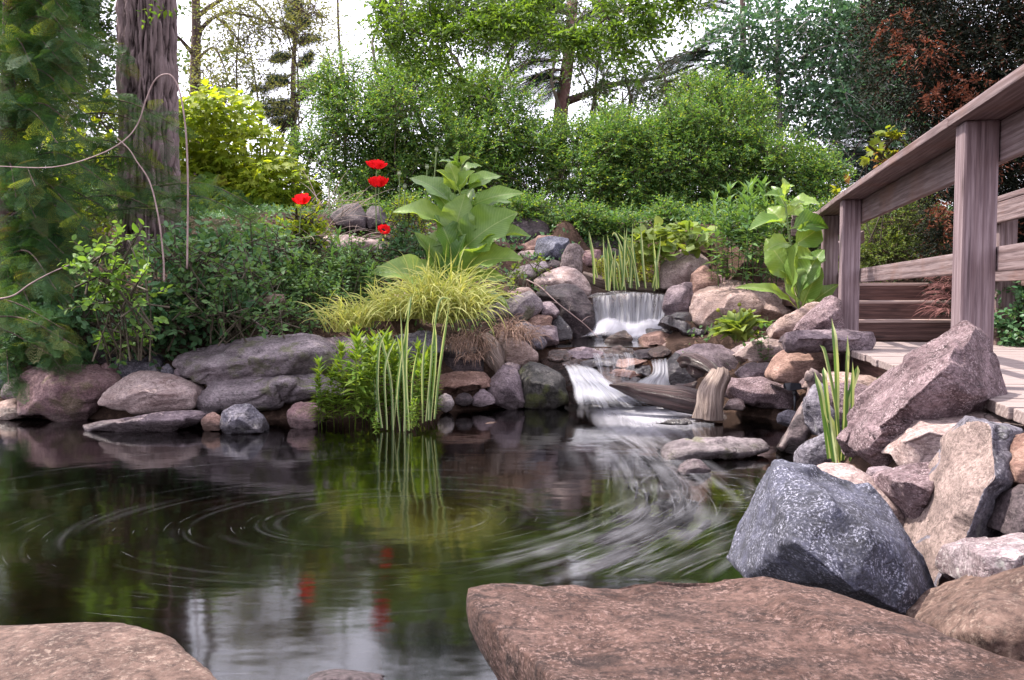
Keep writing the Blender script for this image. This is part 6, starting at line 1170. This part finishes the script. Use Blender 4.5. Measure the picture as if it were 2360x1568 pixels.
for x, top in ((1655,470),(1675,440),(1700,455),(1720,430),(1745,455),(1765,450),(1690,480),(1735,440),(1780,430),(1710,470),(1665,500),(1790,470),(1640,560),(1755,440)): it.append((P(x, R(640, 660), 9.2 + R(-.25, .25)), (650 - top) * px(9.2), R(-.16, .16)))
shoots('willowherb_stand', 'stand of tall straight leafy stems behind the tan brown boulder', 'tall plant', it, None, P(1720, 655, 9.2), lib2)
it = [(P(x, R(760, 700), 8.1 + R(-.3, .3)), h, R(-.15, .15)) for x, h in ((640,.5),(690,.6),(720,.55),(760,.6),(800,.5),(830,.55),(700,.7),(660,.55),(745,.7),(780,.65),(860,.45),(620,.5),(815,.6),(735,.45),(870,.5))]
shoots('bee_balm_stand', 'stand of leafy grey green stems left of the golden grass', 'plant', it, None, P(740, 760, 8.0), lib2)

def leaf_heap(name, label, cat, bl, n, lo, tm, mat, base, nparts, ang=0.5, stemsn=8, U0=(0, -0.45, 0.9)):
    t = thing(name, label, cat, np.array(base)); b = blobs_px(*bl); o, d = blob_twigs(b, n, 0.75, 0.3, 0.3, 0.4); L = unit(d * (1, .7, 0.3) + 0.5 * rng.normal(size=(n, 3)) + (0, -0.2, -0.15)); U = unit(np.array(U0) + ang * rng.normal(size=(n, 3)))
    foliage(t, 'foliage', tm, orient(L, U, lo * rng.uniform(0.6, 1.15, n)), o, mat, nparts); sticks(t, 'stems', [(spline([np.array(base) + rng.normal(size=3) * (.06, .06, 0), (np.array(base) + o[i]) / 2 + (0, 0, .02), o[i]], 6), 0.004) for i in rng.integers(0, n, stemsn)], M_STEMG, 3); return t
leaf_heap('butterbur_plant', 'heap of rounded bright green leaves behind the upper iris clump', 'plant', [(1540,550,10,55,35,.35),(1590,545,10,40,30,.3),(1500,560,10,40,35,.3),(1560,580,9.9,50,25,.3),(1480,575,9.9,30,30,.2)], 190, 0.15, TOV(0.55), LF['hosta'], P(1540, 620, 10), 190, 0.35)
leaf_heap('creeping_jenny', 'low yellow green creeper carpet at the left rim of the upper pool', 'ground cover', [(1420,620,9.9,45,22,.25),(1460,600,10,40,25,.25),(1395,610,9.9,25,18,.2),(1490,630,9.8,25,20,.2),(1440,640,9.7,50,10,.15)], 1300, 0.035, TOV(0.5), LF['jenny'], P(1440, 650, 9.9), 0, 0.5)
def hosta():
    b = P(1705, 788, 7.45); t = thing('hosta_plant', 'pale green rosette plant with budding flower stalks between the right bank stones', 'plant', b)
    for k in range(46):
        a = R(0, 2 * np.pi); el = R(0.15, 1.25); L = R(0.17, 0.30); d = np.array([math.cos(a) * math.cos(el) * 1.2, math.sin(a) * math.cos(el), math.sin(el)]); me = bigleaf_mesh('leaf', L, L * 0.55, 0.03, 0.05, 0.3, 0.05, 300 + k, 7, 5, 0.12) if k < 8 else None
        if k < 8: me.materials.append(LF['hosta']); hosta.lib = getattr(hosta, 'lib', []) + [me]
        me = hosta.lib[k % 8]; o = bpy.data.objects.new('leaf', me); COL.objects.link(o); o.parent = t; Lx = unit(d); X = unit(np.cross(Lx, (0.01, -0.2, 1))); Z = np.cross(X, Lx); mm = Matrix.Identity(4); c = np.array([R(-.06, .06), R(-.05, .05), R(-0.01, 0.06)])
        for r in range(3): mm[r][0], mm[r][1], mm[r][2], mm[r][3] = X[r], Lx[r], Z[r], c[r]
        o.matrix_basis = mm
    for x, y in ((1655,715),(1692,718),(1704,702),(1715,715),(1728,716),(1650,745),(1682,745)):
        c = spline([b + (R(-.05, .05), 0, 0), P((x + 1705) / 2, (y + 780) / 2, 7.4), P(x, y, 7.4)], 8); V, T = tube(c, 0.0035, 4); sk = solid('flower_stalk', V, T, M_STEMG, t); lump('flower_bud', c[-1], 0.018, LF['jenny'], t, 1.0)
hosta()
lib3 = [shoot_mesh(1.0, 980 + k, 2, 0.28, 0.26, 0.15, 0.16) for k in range(3)]
for m_ in lib3: m_.materials.append(LF['mid'])
shoots('nettle_plant', 'two leggy stems with hanging toothed leaves beside the pale rosette plant', 'plant', [(P(1755, 835, 7.6), 0.36, .05), (P(1770, 838, 7.55), 0.42, -.08), (P(1745, 832, 7.6), 0.25, .1)], None, P(1757, 838, 7.6), lib3)
# left understory
def understory(name, label, cat, bl, n, ln, k, ls, mat, tm, base, nparts, up=0.5, st=14, cols=None):
    return shrub(name, label, cat, bl, n, ln, k, ls, mat, tm, base, None, st, 0.008, 0.3, up, 0.5, nparts=nparts, stick=0.6, crown='foliage')
understory('dogwood_shrub', 'light green young dogwood with rounded leaves at the front of the left thicket', 'shrub', [(235,590,6.35,45,40,.15),(300,570,6.4,30,40,.15),(265,650,6.35,45,35,.15),(320,660,6.3,45,45,.15),(330,710,6.3,40,35,.15),(230,625,6.4,30,30,.15),(270,700,6.5,60,40,.2)], 62, 0.20, 7, 0.085, 'dog', TOV(0.30), P(300, 830, 6.6), 300)
understory('seedling_shrub', 'small spray of fresh green leaves hanging over the grey purple boulder', 'shrub', [(240,785,6.7,25,15,.08),(290,785,6.7,35,20,.08),(310,775,6.7,20,15,.08)], 12, 0.13, 6, 0.075, 'dog', TOV(0.30), P(280, 815, 7.0), 90)
understory('creeper_shrub', 'dark green broad leaved thicket between the thick trunk and the huge boulder', 'shrub', [(420,660,7.3,90,70,.3),(390,740,7.1,80,50,.25),(500,720,7.4,70,60,.3),(540,640,7.8,80,70,.3),(460,600,7.9,70,60,.3),(330,780,7.2,60,40,.25),(600,600,8.2,60,60,.3),(200,740,7.3,60,70,.3),(120,760,7.4,70,80,.3)], 520, 0.26, 8, 0.095, 'dark', TOV(0.31), P(430, 800, 7.4), 300, 0.5, 30)
understory('leafy_shrub', 'mixed mid green leaves filling the bank between left thicket and big leaved plant', 'shrub', [(660,600,8.6,70,60,.3),(740,620,8.5,70,50,.3),(820,620,8.4,60,60,.3),(700,680,8.1,90,45,.3),(790,690,8.0,70,45,.3),(620,680,8.0,50,50,.3),(860,650,8.3,40,50,.2),(580,740,7.6,80,30,.2),(680,740,7.6,70,30,.2)], 620, 0.22, 9, 0.062, 'mid', T2(0.24), P(720, 750, 8.2), 300, 0.5, 30)
understory('bramble_shrub', 'loose light green bramble leaves hanging before the dark thicket above the huge boulder', 'shrub', [(470,590,6.9,50,40,.15),(540,620,6.9,50,35,.15),(600,640,7.2,50,40,.15),(520,720,6.9,45,30,.12),(450,690,6.9,40,40,.12),(650,560,7.6,50,40,.15),(560,560,7.4,50,35,.15),(640,730,7.0,50,25,.1),(400,590,6.9,30,30,.12)], 150, 0.2, 7, 0.068, 'mid', TOV(0.29), P(540, 790, 7.2), 300)
understory('dark_leafed_plant', 'dark glossy leaved plant between the small poppy and the big leaved plant', 'plant', [(925,570,8.6,40,55,.2),(950,600,8.5,40,50,.2),(905,610,8.5,30,40,.2)], 110, 0.16, 8, 0.070, 'dark', T2(0.26), P(930, 670, 8.6), 220)
understory('yellow_leafed_plant', 'light yellowish sprays behind the ripening poppy heads', 'plant', [(940,490,8.9,50,25,.2),(920,520,8.9,40,25,.2),(965,510,8.9,30,30,.2)], 80, 0.16, 7, 0.055, 'maple', T2(0.26), P(940, 580, 8.9), 200)
understory('poppy_foliage', 'bright green leaves around the stalk of the single left poppy', 'plant', [(705,505,8.6,30,30,.15),(680,530,8.6,30,30,.15),(730,550,8.6,30,25,.15)], 60, 0.14, 6, 0.10, 'maple', T2(0.20), P(700, 580, 8.6), 180)
understory('low_plant', 'low light leaves growing between the crest rocks beside the big leaved plant', 'plant', [(1175,630,9.3,30,20,.1),(1195,660,9.0,40,15,.1),(1160,690,8.8,40,15,.1),(1230,610,9.7,25,10,.1),(1140,680,8.6,25,25,.1)], 50, 0.12, 6, 0.065, 'light', T2(0.28), P(1180, 700, 9.0), 150)
understory('maple_sapling', 'maple sapling with yellow and orange leaves before the black spruce', 'sapling', [(2020,350,9.0,45,18,.12),(1995,375,9.0,25,12,.1),(2050,325,9.0,35,14,.1),(2040,370,9.0,30,15,.1),(1960,430,9.0,30,15,.1)], 16, 0.12, 4, 0.16, 'orange', MP, P(2010, 560, 9.0), 60, 0.2, 4)
understory('backlit_shrub', 'lime backlit leaves glinting through the hemlock boughs left of the trunk', 'shrub', [(120,330,9.4,60,40,.2),(220,360,9.3,50,60,.2),(200,470,9.2,70,40,.2),(60,430,9.3,60,40,.2),(240,280,9.4,25,30,.15),(130,560,9.0,70,40,.2)], 130, 0.24, 6, 0.10, 'maple', TOV(0.32), P(150, 640, 9.2), 0)
# ground cover and litter
def scatter_ground(n, cond, ls, tm, mat, name, seed, zoff=0.02, up=0.6, ym=12.5, xs=1.0):
    r2 = np.random.default_rng(seed); x = r2.uniform(-6.5, 6.5, n * 3) * xs; y = r2.uniform(6.6, ym, n * 3); X1 = x[:, None]; z = with_mounds(x, y, ground(x, y)); d = shore_d(x, y); k = cond(x, y, d); x, y, z = x[k][:n], y[k][:n], z[k][:n]; n2 = len(x)
    L = unit(r2.normal(size=(n2, 3)) + (0, 0, up)); U = unit(r2.normal(size=(n2, 3)) * 0.5 + (0, -0.3, 1)); s_ = ls * r2.uniform(0.5, 1.2, n2); V, T = place(tm, orient(L, U, s_), np.stack([x, y, z + zoff * r2.uniform(0.2, 3.5, n2)], -1)); tag(solid(name, V, T, mat, None, False, {'rnd': np.repeat(r2.random(n2), len(tm[0]))}), kind='stuff')
nostream = lambda x, y: (np.abs(x - np.interp(y, [7.4, 8.6, 9.3, 10.6], [0.75, 1.0, 1.3, 1.35])) > 0.75) | (y > 11)
nostep = lambda x, y: ~((x > 2.3) & (x < 4.6) & (y < 9.6))
scatter_ground(13000, lambda x, y, d: (d > 0.3) & nostream(x, y) & nostep(x, y) & (fbm(np.stack([x, y, 0 * x], -1) * 1.1, 3) > -0.15), 0.06, T2(0.27), LF['mid'], 'ground_cover', 5, 0.02, 0.6, 12.5, 1.6)
scatter_ground(7000, lambda x, y, d: (d > 0.3) & nostream(x, y) & nostep(x, y) & (x < 0.5), 0.065, T2(0.30), LF['dark'], 'ground_cover', 6, 0.02, 0.6, 12.5, 1.6)
scatter_ground(12000, lambda x, y, d: (y > 10.6) & (x > -12) & ((x < 2.3) | (y > 12)) & ((np.abs(x - 1.35) > 0.9) | (y > 11.3)), 0.085, T2(0.30), LF['dark'], 'ground_cover', 9, 0.04, 0.8, 20.0, 1.6)
scatter_ground(4500, lambda x, y, d: (y > 9.9) & (x > 0.0) & (x < 2.8) & ((np.abs(x - 1.35) > 0.6) | (y > 10.7)), 0.07, T2(0.28), LF['dark'], 'ground_cover', 10, 0.035, 0.9)
M_LIT = leaf_mat('dry_leaf_litter', (0.10, 0.055, 0.04), (0.24, 0.145, 0.10), 0.1)
scatter_ground(6000, lambda x, y, d: (d > 0.05) & nostream(x, y), 0.05, T2(0.25), M_LIT, 'leaf_litter', 8, 0.004, 0.0)

# canes, twigs, driftwood
M_CANE = plain('pale_cane', (0.20, 0.135, 0.125), (0.32, 0.235, 0.22), 14, 0.7, 0.3, 0.3)
def cane(name, label, cat, pts, r0, r1, mat, side=()):
    c = spline(PP(*pts), 60); parts = [tube(c, np.linspace(r0, r1, len(c)), 6)]
    for s_ in side: q = spline(PP(*s_), 14); parts.append(tube(q, np.linspace(r1 * 0.9, r1 * 0.35, len(q)), 5))
    V, T = join(parts); tag(solid(name, V, T, mat), label, cat)
cane('bent_cane', 'long bowed bare cane arching before the thick trunk and sweeping leftward', 'cane', [(431,620,6.6),(432,560,6.6),(433,420,6.6),(428,300,6.6),(415,215,6.6),(398,178,6.6),(378,172,6.6),(355,188,6.6),(335,235,6.6),(318,285,6.6),(285,325,6.55),(220,360,6.5),(120,386,6.5),(-20,383,6.4)], 0.008, 0.004, M_CANE)
cane('bent_cane', 'shorter grey cane crossing the foot of the thick trunk', 'cane', [(378,650,6.5),(376,590,6.5),(365,500,6.5),(345,420,6.5),(315,372,6.5),(298,345,6.5),(270,318,6.5)], 0.008, 0.004, M_CANE)
cane('fallen_twig', 'reddish bare twig rising to the right out of the left edge', 'twig', [(-20,692,6.4),(30,682,6.4),(70,655,6.4),(120,628,6.4),(170,607,6.4)], 0.008, 0.004, M_TWIG)
cane('fallen_twig', 'bowed grey twig lying among the dark leaves above the huge boulder', 'twig', [(440,675,7.3),(490,678,7.3),(540,700,7.2),(580,735,7.1),(620,765,7.0)], 0.009, 0.005, M_TWIG, [[(540,700,7.2),(590,690,7.2),(640,655,7.2)]])
cane('dead_branch', 'thin pale dead branch slanting across the large dark boulder into the pool', 'branch', [(1214,645,8.75),(1245,662,8.65),(1270,685,8.55),(1290,703,8.5),(1325,730,8.5),(1352,752,8.5),(1380,780,8.5)], 0.008, 0.0035, M_CANE, [[(1288,700,8.5),(1265,695,8.5),(1240,698,8.5)],[(1318,725,8.5),(1312,715,8.5),(1316,700,8.5)],[(1340,742,8.5),(1352,732,8.5),(1365,728,8.5)],[(1256,672,8.6),(1254,660,8.6),(1250,650,8.6)]])
def rough_log(name, label, cat, pts, rad, mat, n=22, amp=0.18, sq=1.0, m_=60, freq=1.2, side=()):
    parts, at_ = [], []
    for pt, rd in [(pts, rad)] + list(side):
        c = spline(PP(*pt), m_); rr = np.interp(np.linspace(0, 1, len(c)), np.linspace(0, 1, len(rd)), rd); V, T = tube(c, rr, n); kk = len(c) * n; ctr = np.repeat(c, n, 0); dv = V[:kk] - ctr; a = np.tile(np.linspace(0, 2 * np.pi, n, endpoint=False), len(c)); sarr = np.repeat(np.linspace(0, freq, len(c)), n)
        q = np.stack([np.cos(a) * 2.4, np.sin(a) * 2.4, sarr], -1); dsp = 1 + amp * (1.4 * ridged(q * (1.4, 1.4, 0.5), 3, 2) - 0.6 + 0.7 * fbm(q * 0.8, 3, 5)); dv = dv * dsp[:, None]; dv[:, 2] *= sq; V[:kk] = ctr + dv; parts.append((V, T)); gx = np.concatenate([np.cos(a), [0, 0]]); gy = np.concatenate([np.sin(a), [0, 0]]); gs = np.concatenate([sarr, [0, freq]]); at_.append((gx, gy, gs))
    V, T = join(parts); tag(solid(name, V, T, mat, None, True, {'gx': np.concatenate([q_[0] for q_ in at_]), 'gy': np.concatenate([q_[1] for q_ in at_]), 'gs': np.concatenate([q_[2] for q_ in at_])}), label, cat)
def drift_mat(name, c0, c1, c2, rough, spec, bk=0.9):
    s = NT(name); cb = s.n('CombineXYZ')
    for i_, nm in enumerate(('gx', 'gy', 'gs')): a_ = s.n('Attribute'); a_.attribute_name = nm; s.l(a_.outputs['Fac'], cb.inputs[i_])
    g1 = s.noise(s.mapping(cb.outputs[0], (3.2, 3.2, 0.8)), 2.0, 8, 0.7, 0.5); g2 = s.noise(s.mapping(cb.outputs[0], (9, 9, 1.2)), 2.0, 5, 0.7)
    h = s.math('ADD', g1, s.math('MULTIPLY', g2, 0.5)); col = s.mix(s.ramp(g1, (0.36, 0.0), (0.62, 1.0)), c1, c2); col = s.mix(s.ramp(g2, (0.36, 0.8), (0.52, 0.0)), col, c0)
    s.pbsdf(col, rough, spec, s.bump(h, bk, 0.03)); return s.m
M_DRIFT = drift_mat('grey_driftwood', (0.045, 0.03, 0.026), (0.15, 0.105, 0.09), (0.33, 0.26, 0.225), 0.85, 0.2)
M_WETLOG = drift_mat('wet_driftwood', (0.008, 0.005, 0.005), (0.025, 0.014, 0.014), (0.10, 0.055, 0.052), 0.3, 0.5)
rough_log('driftwood_log', 'dark wet ragged log lying across the foot of the lower cascade', 'driftwood', [(1404,888,7.05),(1440,893,7.05),(1480,903,7.0),(1520,910,6.95),(1570,918,6.9),(1612,928,6.85)], [0.008, 0.05, 0.075, 0.085, 0.10, 0.09], M_WETLOG, 24, 0.22, 0.9, side=[([(1560,900,6.95),(1590,892,6.95),(1606,880,6.95)], [0.05, 0.035, 0.008])])
rough_log('driftwood_stump', 'pale grained driftwood stump standing upright beside the wet log', 'driftwood', [(1637,965,6.7),(1640,930,6.7),(1648,895,6.75),(1662,868,6.8),(1672,858,6.85)], [0.115, 0.10, 0.085, 0.07, 0.03], M_DRIFT, 26, 0.24)
rough_log('driftwood_root', 'dark curled driftwood root hooking out from the purple grey slab', 'driftwood', [(1574,838,7.3),(1585,828,7.25),(1605,832,7.2),(1630,842,7.1),(1648,856,7.0),(1655,872,6.95)], [0.05, 0.055, 0.06, 0.05, 0.035, 0.02], M_WETLOG, 20, 0.22, 1.0, side=[([(1590,845,7.25),(1605,858,7.2),(1622,862,7.15)], [0.04, 0.045, 0.02])])
rough_log('driftwood_root', 'curved grey root arching down at the right bank past the spotlight', 'driftwood', [(1800,1035,5.3),(1822,1000,5.35),(1852,945,5.4),(1866,925,5.45),(1878,900,5.5),(1880,880,5.5),(1870,866,5.5),(1860,880,5.5)], [0.02, 0.028, 0.03, 0.03, 0.04, 0.045, 0.04, 0.02], plain('dark_root', (0.04, 0.03, 0.032), (0.16, 0.115, 0.11), 16, 0.6, 0.3, 0.8), 16, 0.2)
rough_log('fallen_log', 'brown rotting log across the back of the upper pool', 'log', [(1342,632,9.85),(1365,643,9.85),(1400,652,9.8),(1440,655,9.8),(1490,658,9.8),(1520,648,9.9),(1540,618,10.0)], [0.03, 0.05, 0.065, 0.07, 0.075, 0.06, 0.04], M_DRIFT, 18, 0.2)
rough_log('fallen_log', 'broken tan log piece lying in the left thicket above the huge boulder', 'log', [(548,705,7.7),(580,698,7.7),(620,693,7.7),(655,690,7.75)], [0.05, 0.065, 0.06, 0.04], drift_mat('tan_rotten_wood', (0.08, 0.05, 0.04), (0.24, 0.16, 0.125), (0.40, 0.30, 0.25), 0.85, 0.2), 18, 0.2)
rough_log('root_stump', 'weathered grey root stump hanging over the flat orange slab', 'driftwood', [(1112,785,7.75),(1125,790,7.7),(1140,808,7.65),(1146,832,7.6),(1150,858,7.6)], [0.06, 0.085, 0.08, 0.06, 0.03], M_DRIFT, 20, 0.26, side=[([(1130,800,7.65),(1128,830,7.6),(1138,852,7.6)], [0.05, 0.03, 0.01])])
finish_rocks()
